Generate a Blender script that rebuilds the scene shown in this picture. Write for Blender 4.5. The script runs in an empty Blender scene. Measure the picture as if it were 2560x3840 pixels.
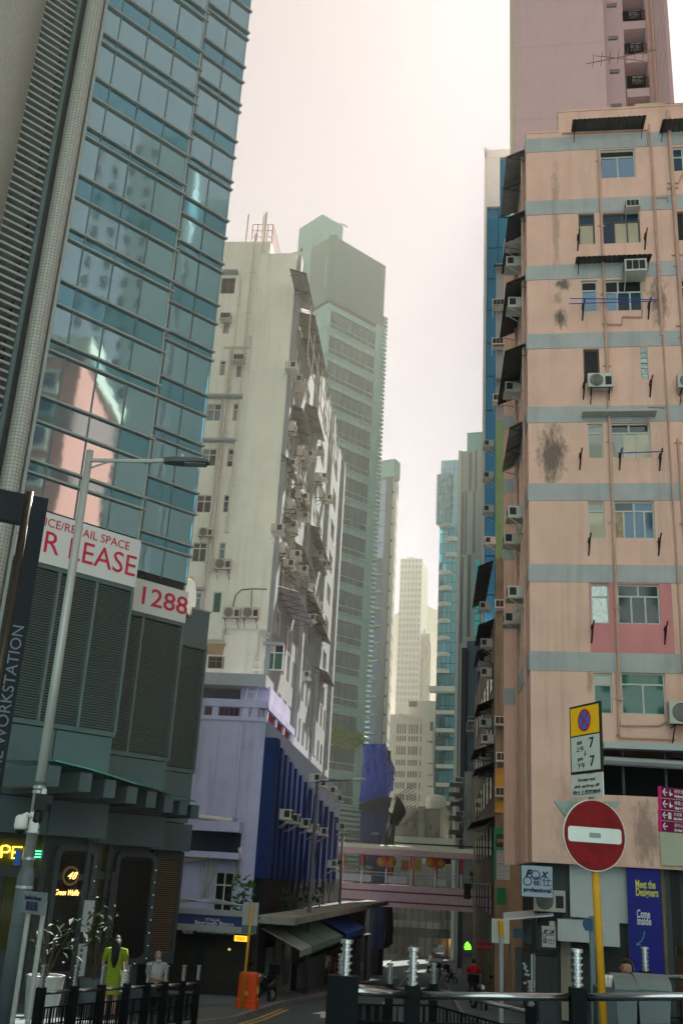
import bpy, bmesh, math, random
from mathutils import Vector, Matrix
random.seed(7)
SC = bpy.context.scene
COL = SC.collection
PI = math.pi
rad = math.radians

# ------------------------------------------------------------------ camera
F_PX, PITCH, ROLL, EYE = 3788.0, rad(19.727), rad(3.313), 1.6
_fw = Vector((0, math.cos(PITCH), math.sin(PITCH)))
_up = Vector((0, -math.sin(PITCH), math.cos(PITCH)))
_rt = Vector((1, 0, 0))
CR = _rt*math.cos(ROLL) + _up*math.sin(ROLL)
CU = -_rt*math.sin(ROLL) + _up*math.cos(ROLL)
cam_d = bpy.data.cameras.new('camera')
cam = bpy.data.objects.new('camera', cam_d)
COL.objects.link(cam)
cam_d.sensor_fit = 'HORIZONTAL'
cam_d.sensor_width = 24.0
cam_d.lens = F_PX/2560*24
cam_d.clip_start = 0.1
cam_d.clip_end = 6000
M = Matrix.Identity(4)
for i in range(3):
    M[i][0] = CR[i]; M[i][1] = CU[i]; M[i][2] = -_fw[i]
M.translation = Vector((0, 0, EYE))
cam.matrix_world = M
SC.camera = cam

# ------------------------------------------------------------------ light
SUN_AZ, SUN_EL = 19.0, 50.0            # degrees, azimuth from +Y towards +X
HAZE_D = .00075
VEIL, VEIL_COL, SKY_STR = .5, (2.7, 1.6, .35), .053
w = bpy.data.worlds.new('World')
SC.world = w
w.use_nodes = True
nt = w.node_tree
bg = nt.nodes['Background']
sky = nt.nodes.new('ShaderNodeTexSky')
sky.sky_type = 'NISHITA'
sky.sun_disc = False
sky.sun_elevation = rad(SUN_EL)
sky.sun_rotation = rad(SUN_AZ)
sky.altitude = 30
sky.air_density = 0.7
sky.dust_density = 0.7
sky.ozone_density = 3.0
# an even veil of bright smog over the whole clear sky
veil = nt.nodes.new('ShaderNodeMix'); veil.data_type = 'RGBA'; veil.blend_type = 'MIX'
veil.inputs[0].default_value = VEIL
veil.inputs[7].default_value = (*VEIL_COL, 1)
nt.links.new(sky.outputs[0], veil.inputs[6])
nt.links.new(veil.outputs[2], bg.inputs[0])
bg.inputs[1].default_value = SKY_STR
sl = bpy.data.lights.new('sun', 'SUN')
sl.energy = 5.0
sl.angle = rad(0.6)
sl.color = (1.0, 0.94, 0.86)
so = bpy.data.objects.new('sun', sl)
COL.objects.link(so)
_sd = Vector((math.sin(rad(SUN_AZ))*math.cos(rad(SUN_EL)), math.cos(rad(SUN_AZ))*math.cos(rad(SUN_EL)), math.sin(rad(SUN_EL))))
so.rotation_euler = _sd.to_track_quat('Z', 'Y').to_euler()
so.location = (0, -10, 60)
vs = SC.view_settings
vs.view_transform = 'Standard'
vs.look = 'None'
vs.gamma = 1.0
vs.use_curve_mapping = False
vs.exposure = 1.93
SC.cycles.max_bounces = 6
SC.cycles.diffuse_bounces = 3
SC.cycles.glossy_bounces = 3
SC.cycles.transmission_bounces = 2
SC.cycles.transparent_max_bounces = 6
SC.cycles.volume_bounces = 0
SC.cycles.caustics_reflective = False
SC.cycles.caustics_refractive = False
SC.cycles.use_denoising = True
SC.cycles.sample_clamp_indirect = 4.0

# ------------------------------------------------------------------ pixel -> place
def ray(x, y):
    d = _fw + (CR*(x-1280) - CU*(y-1920))/F_PX
    return d/math.hypot(d.x, d.y)
def at(x, y, D):                       # point at horizontal distance D along a pixel's direction
    return Vector((0, 0, EYE)) + ray(x, y)*D
_GP = [(-400, 0), (0, 0), (10, .45), (20, 1.35), (25, 1.8), (37, 2.65), (49, 3.5), (60, 4.2), (90, 6.1), (110, 7.3), (160, 9.2), (200, 10.4), (600, 11.5), (5000, 11.5)]
def gz(y):                              # height of the sloping street at distance y
    for (a, za), (b, zb) in zip(_GP, _GP[1:]):
        if y <= b:
            return -(za + (zb-za)*(y-a)/(b-a))
    return -11.5
def on_ground(x, y, lift=0.0):          # where a pixel's direction meets the street
    d = ray(x, y); t = 4.0
    for i in range(4000):
        if EYE + d.z*t <= gz(d.y*t) + lift: break
        t += 0.05
    return Vector((d.x*t, d.y*t, gz(d.y*t)+lift))

# ------------------------------------------------------------------ materials
MATS = {}
def mat(name, col, rough=.7, metal=0.0, var=.12, scale=1.5, streak=0.0, stain=None, bump=.15, bscale=30.0, spec=.15, emit=None, estr=0.0, coat=0.0, grime=0.0, trans=0.0, alpha=1.0, spots=()):
    """plain procedural surface: base colour broken by two noises, vertical dirt streaks, fine relief"""
    if name in MATS: return MATS[name]
    m = bpy.data.materials.new(name); m.use_nodes = True
    N = m.node_tree.nodes; L = m.node_tree.links
    b = N['Principled BSDF']
    b.inputs['Roughness'].default_value = rough
    b.inputs['Metallic'].default_value = metal
    b.inputs['Specular IOR Level'].default_value = spec
    b.inputs['Coat Weight'].default_value = coat
    b.inputs['Transmission Weight'].default_value = trans
    b.inputs['Alpha'].default_value = alpha
    c = (col[0], col[1], col[2], 1)
    if emit:
        b.inputs['Emission Color'].default_value = (*emit, 1)
        b.inputs['Emission Strength'].default_value = estr
    geo = N.new('ShaderNodeNewGeometry')
    out = None
    if var > 0:
        n1 = N.new('ShaderNodeTexNoise'); n1.inputs['Scale'].default_value = scale; n1.inputs['Detail'].default_value = 6
        n1.inputs['Roughness'].default_value = .65
        L.new(geo.outputs['Position'], n1.inputs['Vector'])
        mr = N.new('ShaderNodeMapRange')
        mr.inputs[1].default_value = .25; mr.inputs[2].default_value = .75
        mr.inputs[3].default_value = 1-var; mr.inputs[4].default_value = 1+var*.7
        L.new(n1.outputs[0], mr.inputs[0])
        mx = N.new('ShaderNodeMix'); mx.data_type = 'RGBA'; mx.blend_type = 'MULTIPLY'
        mx.inputs[0].default_value = 1
        mx.inputs[6].default_value = c
        L.new(mr.outputs[0], mx.inputs[7])
        out = mx.outputs[2]
    def dirt(prev, sx, sz, lo, hi, amount, colr):
        mp = N.new('ShaderNodeMapping'); mp.inputs['Scale'].default_value = (sx, sx, sz)
        L.new(geo.outputs['Position'], mp.inputs[0])
        n = N.new('ShaderNodeTexNoise'); n.inputs['Scale'].default_value = 1; n.inputs['Detail'].default_value = 7; n.inputs['Roughness'].default_value = .6
        L.new(mp.outputs[0], n.inputs['Vector'])
        r = N.new('ShaderNodeMapRange'); r.inputs[1].default_value = lo; r.inputs[2].default_value = hi
        r.inputs[3].default_value = 0; r.inputs[4].default_value = amount
        L.new(n.outputs[0], r.inputs[0])
        x = N.new('ShaderNodeMix'); x.data_type = 'RGBA'
        L.new(r.outputs[0], x.inputs[0])
        if prev is None: x.inputs[6].default_value = c
        else: L.new(prev, x.inputs[6])
        x.inputs[7].default_value = (*colr, 1)
        return x.outputs[2]
    sc_ = stain or tuple(v*.35 for v in col)
    if streak > 0: out = dirt(out, 2.6, .16, .52, .78, streak, sc_)
    if grime > 0: out = dirt(out, .7, .35, .5, .72, grime, sc_)
    for (cp, rx, rzz, amt, scol) in spots:        # stains with a place and shape of their own
        mp = N.new('ShaderNodeVectorMath'); mp.operation = 'SUBTRACT'; mp.inputs[1].default_value = cp; L.new(geo.outputs['Position'], mp.inputs[0])
        ms = N.new('ShaderNodeVectorMath'); ms.operation = 'MULTIPLY'; ms.inputs[1].default_value = (1/rx, 1/rx, 1/rzz); L.new(mp.outputs[0], ms.inputs[0])
        ln = N.new('ShaderNodeVectorMath'); ln.operation = 'LENGTH'; L.new(ms.outputs[0], ln.inputs[0])
        nm = N.new('ShaderNodeMapping'); nm.inputs['Scale'].default_value = (2.0, 2.0, .8); L.new(geo.outputs['Position'], nm.inputs[0])
        nn = N.new('ShaderNodeTexNoise'); nn.inputs['Scale'].default_value = 3.2; nn.inputs['Detail'].default_value = 8; nn.inputs['Roughness'].default_value = .7; L.new(nm.outputs[0], nn.inputs['Vector'])
        ad_ = N.new('ShaderNodeMath'); ad_.operation = 'SUBTRACT'; L.new(nn.outputs[0], ad_.inputs[0])
        sc2 = N.new('ShaderNodeMath'); sc2.operation = 'MULTIPLY'; sc2.inputs[1].default_value = .42; L.new(ln.outputs['Value'], sc2.inputs[0]); L.new(sc2.outputs[0], ad_.inputs[1])
        mr2 = N.new('ShaderNodeMapRange'); mr2.inputs[1].default_value = .06; mr2.inputs[2].default_value = .34; mr2.inputs[3].default_value = 0; mr2.inputs[4].default_value = amt; L.new(ad_.outputs[0], mr2.inputs[0])
        xm = N.new('ShaderNodeMix'); xm.data_type = 'RGBA'; L.new(mr2.outputs[0], xm.inputs[0])
        if out is None: xm.inputs[6].default_value = c
        else: L.new(out, xm.inputs[6])
        xm.inputs[7].default_value = (*scol, 1); out = xm.outputs[2]
    if out is None: b.inputs['Base Color'].default_value = c
    else: L.new(out, b.inputs['Base Color'])
    if bump > 0:
        n2 = N.new('ShaderNodeTexNoise'); n2.inputs['Scale'].default_value = bscale; n2.inputs['Detail'].default_value = 4
        L.new(geo.outputs['Position'], n2.inputs['Vector'])
        bp = N.new('ShaderNodeBump'); bp.inputs['Strength'].default_value = bump; bp.inputs['Distance'].default_value = .03
        L.new(n2.outputs[0], bp.inputs['Height']); L.new(bp.outputs[0], b.inputs['Normal'])
    MATS[name] = m
    return m
def glass(name, col, rough=.04, metal=.85, wave=.06, wscale=.35, spec=.6, var=0.0):
    """coated window glass: tinted mirror with slightly wavy panes"""
    if name in MATS: return MATS[name]
    m = mat(name, col, rough=rough, metal=metal, var=var, scale=.25, bump=wave, bscale=wscale, spec=spec)
    return m

# ------------------------------------------------------------------ mesh building
class MB:
    def __init__(s): s.v = []; s.f = []
    def quad(s, a, b, c, d):
        i = len(s.v); s.v += [Vector(a), Vector(b), Vector(c), Vector(d)]; s.f.append((i, i+1, i+2, i+3)); return s
    def tri(s, a, b, c):
        i = len(s.v); s.v += [Vector(a), Vector(b), Vector(c)]; s.f.append((i, i+1, i+2)); return s
    def hexa(s, p):                     # 8 points: bottom ring 0-3, top ring 4-7
        i = len(s.v); s.v += [Vector(q) for q in p]
        for f in ((0, 3, 2, 1), (4, 5, 6, 7), (0, 1, 5, 4), (1, 2, 6, 5), (2, 3, 7, 6), (3, 0, 4, 7)):
            s.f.append(tuple(i+k for k in f))
        return s
    def box(s, a, b):
        x0, y0, z0 = a; x1, y1, z1 = b
        return s.hexa([(x0, y0, z0), (x1, y0, z0), (x1, y1, z0), (x0, y1, z0), (x0, y0, z1), (x1, y0, z1), (x1, y1, z1), (x0, y1, z1)])
    def prism(s, poly, z0, z1, cap=True):   # vertical prism on a plan polygon
        i = len(s.v); n = len(poly)
        s.v += [Vector((p[0], p[1], z0)) for p in poly] + [Vector((p[0], p[1], z1)) for p in poly]
        for k in range(n): s.f.append((i+k, i+(k+1) % n, i+n+(k+1) % n, i+n+k))
        if cap: s.f.append(tuple(i+n+k for k in range(n))); s.f.append(tuple(i+n-1-k for k in range(n)))
        return s
    def tube(s, pts, r, n=8, cap=True):     # round bar along a path; r number or list
        pts = [Vector(p) for p in pts]; m = len(pts)
        rr = r if isinstance(r, (list, tuple)) else [r]*m
        i = len(s.v); u = None
        for k, p in enumerate(pts):
            t = (pts[min(k+1, m-1)] - pts[max(k-1, 0)])
            if t.length < 1e-9: t = Vector((0, 0, 1))
            t.normalize()
            if u is None:
                u = t.cross(Vector((0, 0, 1)))
                if u.length < .01: u = t.cross(Vector((1, 0, 0)))
            u = (u - t*u.dot(t)).normalized(); v = t.cross(u)
            for j in range(n):
                a = 2*PI*j/n; s.v.append(p + (u*math.cos(a)+v*math.sin(a))*rr[k])
        for k in range(m-1):
            for j in range(n):
                a = i+k*n+j; b = i+k*n+(j+1) % n
                s.f.append((a, b, b+n, a+n))
        if cap:
            s.f.append(tuple(i+j for j in range(n-1, -1, -1))); s.f.append(tuple(i+(m-1)*n+j for j in range(n)))
        return s
    def lathe(s, prof, n=12, c=(0, 0, 0)):   # profile of (r, z)
        c = Vector(c); i = len(s.v)
        for r, z in prof:
            for j in range(n):
                a = 2*PI*j/n; s.v.append(c + Vector((r*math.cos(a), r*math.sin(a), z)))
        for k in range(len(prof)-1):
            for j in range(n):
                a = i+k*n+j; b = i+k*n+(j+1) % n; s.f.append((a, b, b+n, a+n))
        s.f.append(tuple(i+j for j in range(n-1, -1, -1)))
        s.f.append(tuple(i+(len(prof)-1)*n+j for j in range(n)))
        return s
    def ball(s, c, r, n=10, m=6):
        rx, ry, rz = (r, r, r) if not isinstance(r, (tuple, list)) else r
        c = Vector(c); i = len(s.v)
        for k in range(m+1):
            th = PI*k/m
            for j in range(n):
                a = 2*PI*j/n
                s.v.append(c + Vector((rx*math.sin(th)*math.cos(a), ry*math.sin(th)*math.sin(a), rz*math.cos(th))))
        for k in range(m):
            for j in range(n):
                a = i+k*n+j; b = i+k*n+(j+1) % n; s.f.append((a, a+n, b+n, b))
        return s
    def mesh(s, name, m, off=Vector((0, 0, 0)), smooth=False):
        me = bpy.data.meshes.new(name)
        me.from_pydata([tuple(v-off) for v in s.v], [], s.f)
        if m is not None: me.materials.append(m)
        if smooth: me.shade_smooth()
        me.update()
        return me
    def build(s, name, m, parent=None, loc=None, smooth=False, kind=None):
        """link as one mesh object; vertices are world positions"""
        root = parent
        while root is not None and root.parent is not None: root = root.parent
        off = Vector(loc) if loc is not None else Vector((0, 0, 0))
        if parent is not None: off = ORIG.get(root.name, Vector((0, 0, 0)))
        o = bpy.data.objects.new(name, s.mesh(name, m, off, smooth))
        COL.objects.link(o)
        if parent is not None: o.parent = parent
        else: o.location = off; ORIG[o.name] = off
        if kind: o['kind'] = kind
        return o
ORIG = {}
def thing(name, label, cat, loc=(0, 0, 0), group=None):
    o = bpy.data.objects.new(name, None); COL.objects.link(o)
    o.location = loc; ORIG[o.name] = Vector(loc); o.empty_display_size = .3
    o['label'] = label; o['category'] = cat
    if group: o['group'] = group
    return o
def tag(o, label, cat, group=None):
    o['label'] = label; o['category'] = cat
    if group: o['group'] = group
    return o
def inst(name, me, parent, P, rz=0.0, scale=None, rot=None):
    """place shared mesh data as a part; P is a world position (parents are unrotated things or parts at their origin)"""
    o = bpy.data.objects.new(name, me); COL.objects.link(o)
    if parent is not None:
        o.parent = parent
        r = parent
        while r.parent is not None: r = r.parent
        o.location = Vector(P) - ORIG.get(r.name, Vector((0, 0, 0)))
    else: o.location = P; ORIG[o.name] = Vector(P)
    o.rotation_euler = rot or (0, 0, rz)
    if scale: o.scale = scale
    return o
def sub(name, me, part):                 # sub-part in its part's own frame
    o = bpy.data.objects.new(name, me); COL.objects.link(o); o.parent = part
    return o
_ub = MB().box((-.5, -.5, -.5), (.5, .5, .5))
def unit_box(m, _c={}):
    if m.name not in _c: _c[m.name] = _ub.mesh('piece', m)
    return _c[m.name]

class Face:
    """a vertical facade plane: u runs to the viewer's right, z up, d outward"""
    def __init__(s, P, az, flip=False):
        s.P = Vector((P[0], P[1], 0))
        e = Vector((math.sin(rad(az)), math.cos(rad(az)), 0))
        n = e.cross(Vector((0, 0, 1)))
        if n.dot(-s.P) < 0: e = -e; n = -n
        if flip: e = -e; n = -n
        s.e, s.n = e, n
        s.rz = math.atan2(e.y, e.x)
    def px(s, x, y, d=0.0):
        r = ray(x, y); t = (s.n.dot(s.P + s.n*d))/(s.n.dot(r))
        p = Vector((0, 0, EYE)) + r*t
        return s.e.dot(p - s.P), p.z
    def rect(s, x0, y0, x1, y1, d=0.0):      # rectangle from a pixel box (mid edges)
        xm, ym = (x0+x1)/2, (y0+y1)/2
        u0 = s.px(x0, ym, d)[0]; u1 = s.px(x1, ym, d)[0]
        z1 = s.px(xm, y0, d)[1]; z0 = s.px(xm, y1, d)[1]
        return u0, u1, z0, z1
    def w(s, u, z, d=0.0):
        return s.P + s.e*u + s.n*d + Vector((0, 0, z))
    def box(s, mb, u0, u1, z0, z1, d0, d1):
        w_ = s.w
        return mb.hexa([w_(u0, z0, d1), w_(u1, z0, d1), w_(u1, z0, d0), w_(u0, z0, d0), w_(u0, z1, d1), w_(u1, z1, d1), w_(u1, z1, d0), w_(u0, z1, d0)])
    def piece(s, name, m, parent, u0, u1, z0, z1, d0, d1, tilt=0.0):
        """a box-shaped piece that shares mesh data"""
        o = inst(name, unit_box(m), parent, s.w((u0+u1)/2, (z0+z1)/2, (d0+d1)/2), s.rz, (abs(u1-u0), abs(d1-d0), abs(z1-z0)))
        if tilt: o.rotation_euler = (random.gauss(0, tilt), 0, s.rz+random.gauss(0, tilt))
        return o
def wall(face, mb, u0, u1, z0, z1, holes, depth=.25, d=0.0):
    """wall sheet with real openings and their reveals"""
    us = sorted({u0, u1, *[min(max(h[k], u0), u1) for h in holes for k in (0, 1)]})
    zs = sorted({z0, z1, *[min(max(h[k], z0), z1) for h in holes for k in (2, 3)]})
    for a, b in zip(us, us[1:]):
        if b-a < 1e-6: continue
        run = None
        for c, e in list(zip(zs, zs[1:])) + [(None, None)]:
            solid = c is not None and not any(h[0] < (a+b)/2 < h[1] and h[2] < (c+e)/2 < h[3] for h in holes)
            if solid: run = (run[0] if run else c, e)
            elif run:
                mb.quad(face.w(a, run[0], d), face.w(b, run[0], d), face.w(b, run[1], d), face.w(a, run[1], d)); run = None
    for h in holes:
        a, b, c, e = h[:4]; q = d-depth
        w_ = face.w
        mb.quad(w_(a, c, d), w_(a, c, q), w_(a, e, q), w_(a, e, d)); mb.quad(w_(b, c, q), w_(b, c, d), w_(b, e, d), w_(b, e, q))
        mb.quad(w_(a, c, q), w_(a, c, d), w_(b, c, d), w_(b, c, q)); mb.quad(w_(a, e, d), w_(a, e, q), w_(b, e, q), w_(b, e, d))
    return mb
def window(face, root, r, fm, gm, cols=(0, .5, 1), rows=(0, .7, 1), fw=.05, rec=.12, d=0.0, name='window', panes=True, split=None):
    """window part: frame mesh with one pane object per light; split gives other columns for the top row"""
    u0, u1, z0, z1 = r
    mb = MB(); D0, D1 = d-rec-.03, d-rec+.03
    U = lambda t: u0+(u1-u0)*t
    Z = lambda t: z0+(z1-z0)*t
    face.box(mb, u0, u0+fw, z0, z1, D0, D1); face.box(mb, u1-fw, u1, z0, z1, D0, D1)
    face.box(mb, u0+fw, u1-fw, z0, z0+fw, D0, D1); face.box(mb, u0+fw, u1-fw, z1-fw, z1, D0, D1)
    for t in rows[1:-1]: face.box(mb, u0+fw, u1-fw, Z(t)-fw*.5, Z(t)+fw*.5, D0, D1)
    nr = len(rows)-1
    lights = []
    for k in range(nr):
        cc = split if (split and k == nr-1) else cols
        a, b = Z(rows[k])+fw*.5, Z(rows[k+1])-fw*.5
        for t in cc[1:-1]: face.box(mb, U(t)-fw*.5, U(t)+fw*.5, a, b, D0, D1)
        for t0, t1 in zip(cc, cc[1:]): lights.append((U(t0)+fw*.5, U(t1)-fw*.5, a, b))
    o = mb.build(name, fm, root)
    for k, (a, b, c, e) in enumerate(lights):
        g = gm[k % len(gm)] if isinstance(gm, (list, tuple)) else gm
        p = face.piece('pane', g, root, a, b, c, e, D0+.01, D0+.025, tilt=.004)
        p.parent = o; 
    return o
def text(s, face, root, u, z, size, m, width=None, d=.01, ang=0.0, align='CENTER', ext=.004, name='lettering', shear=0.0, bold=0.0, space=1.0, height=None):
    c = bpy.data.curves.new(name, 'FONT'); c.body = s; c.size = size; c.align_x = align; c.align_y = 'CENTER'
    c.extrude = ext; c.shear = shear; c.offset = bold; c.space_character = space; c.resolution_u = 3
    c.materials.append(m)
    t_ = bpy.data.objects.new(name, c)
    me_ = bpy.data.meshes.new_from_object(t_)
    bpy.data.objects.remove(t_)
    o = bpy.data.objects.new(name, me_); COL.objects.link(o)
    R = Matrix.Identity(4)
    for i in range(3):
        R[i][0] = face.e[i]; R[i][1] = (0, 0, 1)[i]; R[i][2] = face.n[i]
    R = R @ Matrix.Rotation(ang, 4, 'Z')
    P = face.w(u, z, d)
    if root is not None:
        r = root
        while r.parent is not None: r = r.parent
        o.parent = root; P = P - ORIG.get(r.name, Vector((0, 0, 0)))
    sx = sy = 1.0
    if (width or height) and len(me_.vertices):
        xs = [v.co.x for v in me_.vertices]; ys = [v.co.y for v in me_.vertices]
        dx, dy = max(xs)-min(xs), max(ys)-min(ys)
        if width and dx > 0: sx = width/dx
        if height and dy > 0: sy = height/dy
        if not height: sy = min(1.25, max(.8, sx))
    R.translation = P
    o.matrix_basis = R @ Matrix.Diagonal((sx, sy, 1, 1))
    if root is None: ORIG[o.name] = Vector((0, 0, 0))
    return o
# ================================================================== ground, road, pavements
m_asph = mat('asphalt', (.05, .075, .08), rough=.62, var=.35, scale=.8, bump=.35, bscale=60, grime=.35, stain=(.03, .034, .036))
m_pave = mat('paving', (.10, .13, .135), rough=.75, var=.3, scale=1.2, bump=.3, bscale=40, grime=.4)
m_kerb = mat('kerb_stone', (.2, .2, .19), rough=.8, var=.3)
m_ywl = mat('yellow_line', (.55, .36, .05), rough=.7, var=.4, scale=6)
m_whl = mat('white_line', (.6, .6, .56), rough=.7, var=.4, scale=6)
ys_ = [-285, -60, 0, 5, 10, 15, 20, 25, 31, 37, 43, 49, 60, 75, 90, 110, 135, 160, 200, 300, 600, 1580]
mb = MB()
xs_ = [-1880, -60, -12, 0, 12, 60, 1880]
for a, b in zip(ys_, ys_[1:]):
    for c, d in zip(xs_, xs_[1:]):
        mb.quad((c, a, gz(a)), (d, a, gz(a)), (d, b, gz(b)), (c, b, gz(b)))
g = mb.build('ground', m_asph); g['kind'] = 'structure'
KL = [(-14, -2), (-9, 6), (-5.6, 12), (-3.9, 17), (-2.75, 24.5), (-1.9, 28), (-1.1, 37.8), (-.2, 44), (.96, 54), (2.4, 70), (3.7, 85), (7.5, 120), (11.8, 160), (16, 200)]
KR = [(16, 15), (9.5, 17.5), (6.0, 22), (4.7, 28), (5.0, 37.8), (6.7, 54), (9.9, 85), (18.2, 160), (22.5, 200)]
def strip(name, inner, outer_dx, m, h=.13):
    """raised pavement on one side of a kerb line, following the slope; the kerb face is a real step"""
    top = MB(); kb = MB()
    pts = []
    for (x0, y0), (x1, y1) in zip(inner, inner[1:]):
        n = max(1, int(abs(y1-y0)/6)+1)
        for k in range(n): pts.append((x0+(x1-x0)*k/n, y0+(y1-y0)*k/n))
    pts.append(inner[-1])
    sg = 1 if outer_dx > 0 else -1
    for (x0, y0), (x1, y1) in zip(pts, pts[1:]):
        a, b = gz(y0), gz(y1)
        kw = .16*sg
        top.quad((x0+kw, y0, a+h), (x0+outer_dx, y0, a+h), (x1+outer_dx, y1, b+h), (x1+kw, y1, b+h))
        kb.hexa([(x0, y0, a-.1), (x0+kw, y0, a-.1), (x1+kw, y1, b-.1), (x1, y1, b-.1), (x0, y0, a+h+.004), (x0+kw, y0, a+h+.004), (x1+kw, y1, b+h+.004), (x1, y1, b+h+.004)])
    o = top.build(name, m); o['kind'] = 'structure'
    kb.build('kerb', m_kerb, o)
    return o
pav_l = strip('pavement_left', KL, -14, m_pave)
pav_r = strip('pavement_right', KR, 14, m_pave)
mb = MB().quad((-14, -20, .13), (14, -20, .13), (14, 6.0, gz(6)+.42), (-5, 6.0, gz(6)+.42))
o = mb.build('pavement_near', mat('bounce_paving', (.36, .42, .44), rough=.8, var=.15)); o['kind'] = 'structure'  # kept pale so that it bounces light up onto the facades
# paving slabs in the near part of the left pavement
m_slab = [mat('slab_%d' % k, c, rough=.75, var=.25, scale=3, bump=.3, bscale=50, grime=.3) for k, c in enumerate([(.10, .125, .13), (.085, .11, .115), (.12, .14, .14)])]
me_sl = [MB().box((-.288, -.288, -.03), (.288, .288, .012)).mesh('slab', m) for m in m_slab]
def kx(y, line):
    for (x0, y0), (x1, y1) in zip(line, line[1:]):
        if y0 <= y <= y1: return x0+(x1-x0)*(y-y0)/(y1-y0)
    return line[-1][0]
for j in range(44):
    y = 25 + j*.6
    for i in range(5):
        x = kx(y, KL) - .5 - i*.6
        sl_ = -(gz(y+.3)-gz(y-.3))/.6
        inst('slab', random.choice(me_sl), pav_l, (x, y, gz(y)+.13), rot=(-math.atan(sl_), 0, -.09))
# lane markings
def ground_poly(name, pts, m, lift=.006):
    mb = MB(); i0 = 0
    vs_ = [Vector((x, y, gz(y)+lift)) for x, y in pts]
    mb.v += vs_; mb.f.append(tuple(range(len(vs_))))
    o = mb.build(name, m); o['kind'] = 'structure'
    return o
for dx in (.22, .42):
    for y0, y1 in ((24.6, 27.4), (27.4, 30), (30, 33), (33, 36.0)):
        ground_poly('yellow_line', [(kx(y0, KL)+dx, y0), (kx(y0, KL)+dx+.09, y0), (kx(y1, KL)+dx+.09, y1), (kx(y1, KL)+dx, y1)], m_ywl)
A = on_ground(1215, 3805)
ground_poly('arrow_marking', [(A.x+dx, A.y+dy) for dx, dy in ((-.12, -2.2), (.12, -2.2), (.12, -.2), (.4, -.2), (0, 1.6), (-.4, -.2), (-.12, -.2))], m_whl)
for y in range(40, 150, 5):
    x = (kx(y, KL)+kx(y, KR))/2
    ground_poly('lane_dash', [(x-.06, y), (x+.06, y), (x+.24, y+2), (x+.12, y+2)], m_whl)
for y in (20.5, 22.3):
    ground_poly('give_way_line', [(kx(y, KL)+1, y), (4.6, y-1.2), (4.6, y-.95), (kx(y, KL)+1, y+.25)], m_whl)
# ================================================================== right: peach apartment block
def c8(x, y, y0=0): return 1700+.54847*x, y0+.54847*y
C_R = at(1988, 2511, 33.5)
RF = Face(C_R, -80.5)
RL = Face(C_R, 6.0)
def zc(y): return RF.px(1985, y)[1]
def _sp(x0, y0, x1, y1, amt, col): u0, u1, z0, z1 = RF.rect(x0, y0, x1, y1); return (RF.w((u0+u1)/2, (z0+z1)/2), (u1-u0)/2, (z1-z0)/2, amt, col)
_mould = (.06, .07, .055)
RF_SPOTS = [_sp(2066, 560, 2100, 1060, .5, (.3, .2, .14)), _sp(2078, 1040, 2145, 1090, .8, _mould), _sp(2072, 1150, 2130, 1235, .85, _mould), _sp(2010, 1580, 2130, 1820, .8, _mould), _sp(2430, 1030, 2510, 1230, .7, _mould),
            _sp(2200, 2500, 2225, 2620, .5, (.28, .12, .05)), _sp(2060, 2900, 2200, 3260, .35, (.3, .18, .15)), _sp(2070, 1090, 2110, 1150, .4, _mould), _sp(2360, 3000, 2480, 3260, .6, (.16, .12, .11)), _sp(1990, 3180, 2130, 3260, .3, (.5, .48, .4))]
m_peach = mat('peach_render', (.82, .53, .41), rough=.85, var=.1, scale=.9, streak=.42, stain=(.40, .24, .17), bump=.3, bscale=22, grime=.18, spots=RF_SPOTS)
m_band = mat('grey_band', (.45, .46, .44), rough=.85, var=.14, scale=1.2, streak=.45, stain=(.2, .21, .22), bump=.2)
m_pinkp = mat('pink_paint', (.68, .27, .26), rough=.85, var=.1, scale=1.1, streak=.2, bump=.3, bscale=22)
m_alu = mat('aluminium_frame', (.56, .57, .5), rough=.5, var=.1)
m_brown = mat('dark_frame', (.13, .11, .09), rough=.5, var=.1)
m_pipe = mat('painted_pipe', (.60, .38, .29), rough=.7, var=.2, streak=.3)
m_rust = mat('black_rust', (.02, .017, .015), rough=.9, var=.4, bump=0)
m_tin = mat('corrugated_sheet', (.075, .075, .07), rough=.7, var=.4, scale=2, grime=.4, stain=(.03, .028, .026))
m_tinl = mat('pale_corrugated_sheet', (.28, .27, .24), rough=.7, var=.4, scale=2, grime=.5, stain=(.1, .09, .08))
m_acw = mat('ac_casing', (.55, .54, .47), rough=.55, var=.2, streak=.3)
m_acd = mat('ac_grille', (.03, .035, .035), rough=.6, var=.2, bump=0)
g_dark = glass('dark_window', (.012, .02, .02), metal=0, rough=.06, spec=.45)
g_sky = glass('sky_window', (.28, .5, .68), metal=.85, rough=.03, wave=.25, wscale=1.2)
g_blind = mat('window_blind', (.34, .33, .27), rough=.4, var=.1, bump=0, coat=.6)
g_cream = mat('window_cream', (.5, .44, .3), rough=.4, var=.15, coat=.6, bump=0)
g_gold = mat('window_curtain', (.3, .2, .05), rough=.5, var=.6, scale=6, coat=.6, bump=0)
g_navy = glass('navy_window', (.03, .07, .11), metal=.25, rough=.05)
g_green = mat('green_blind', (.005, .10, .06), rough=.35, var=.2, coat=.7, bump=0)
g_foil = mat('foil', (.36, .38, .35), rough=.3, metal=.85, var=.1, bump=1.0, bscale=9)

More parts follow.
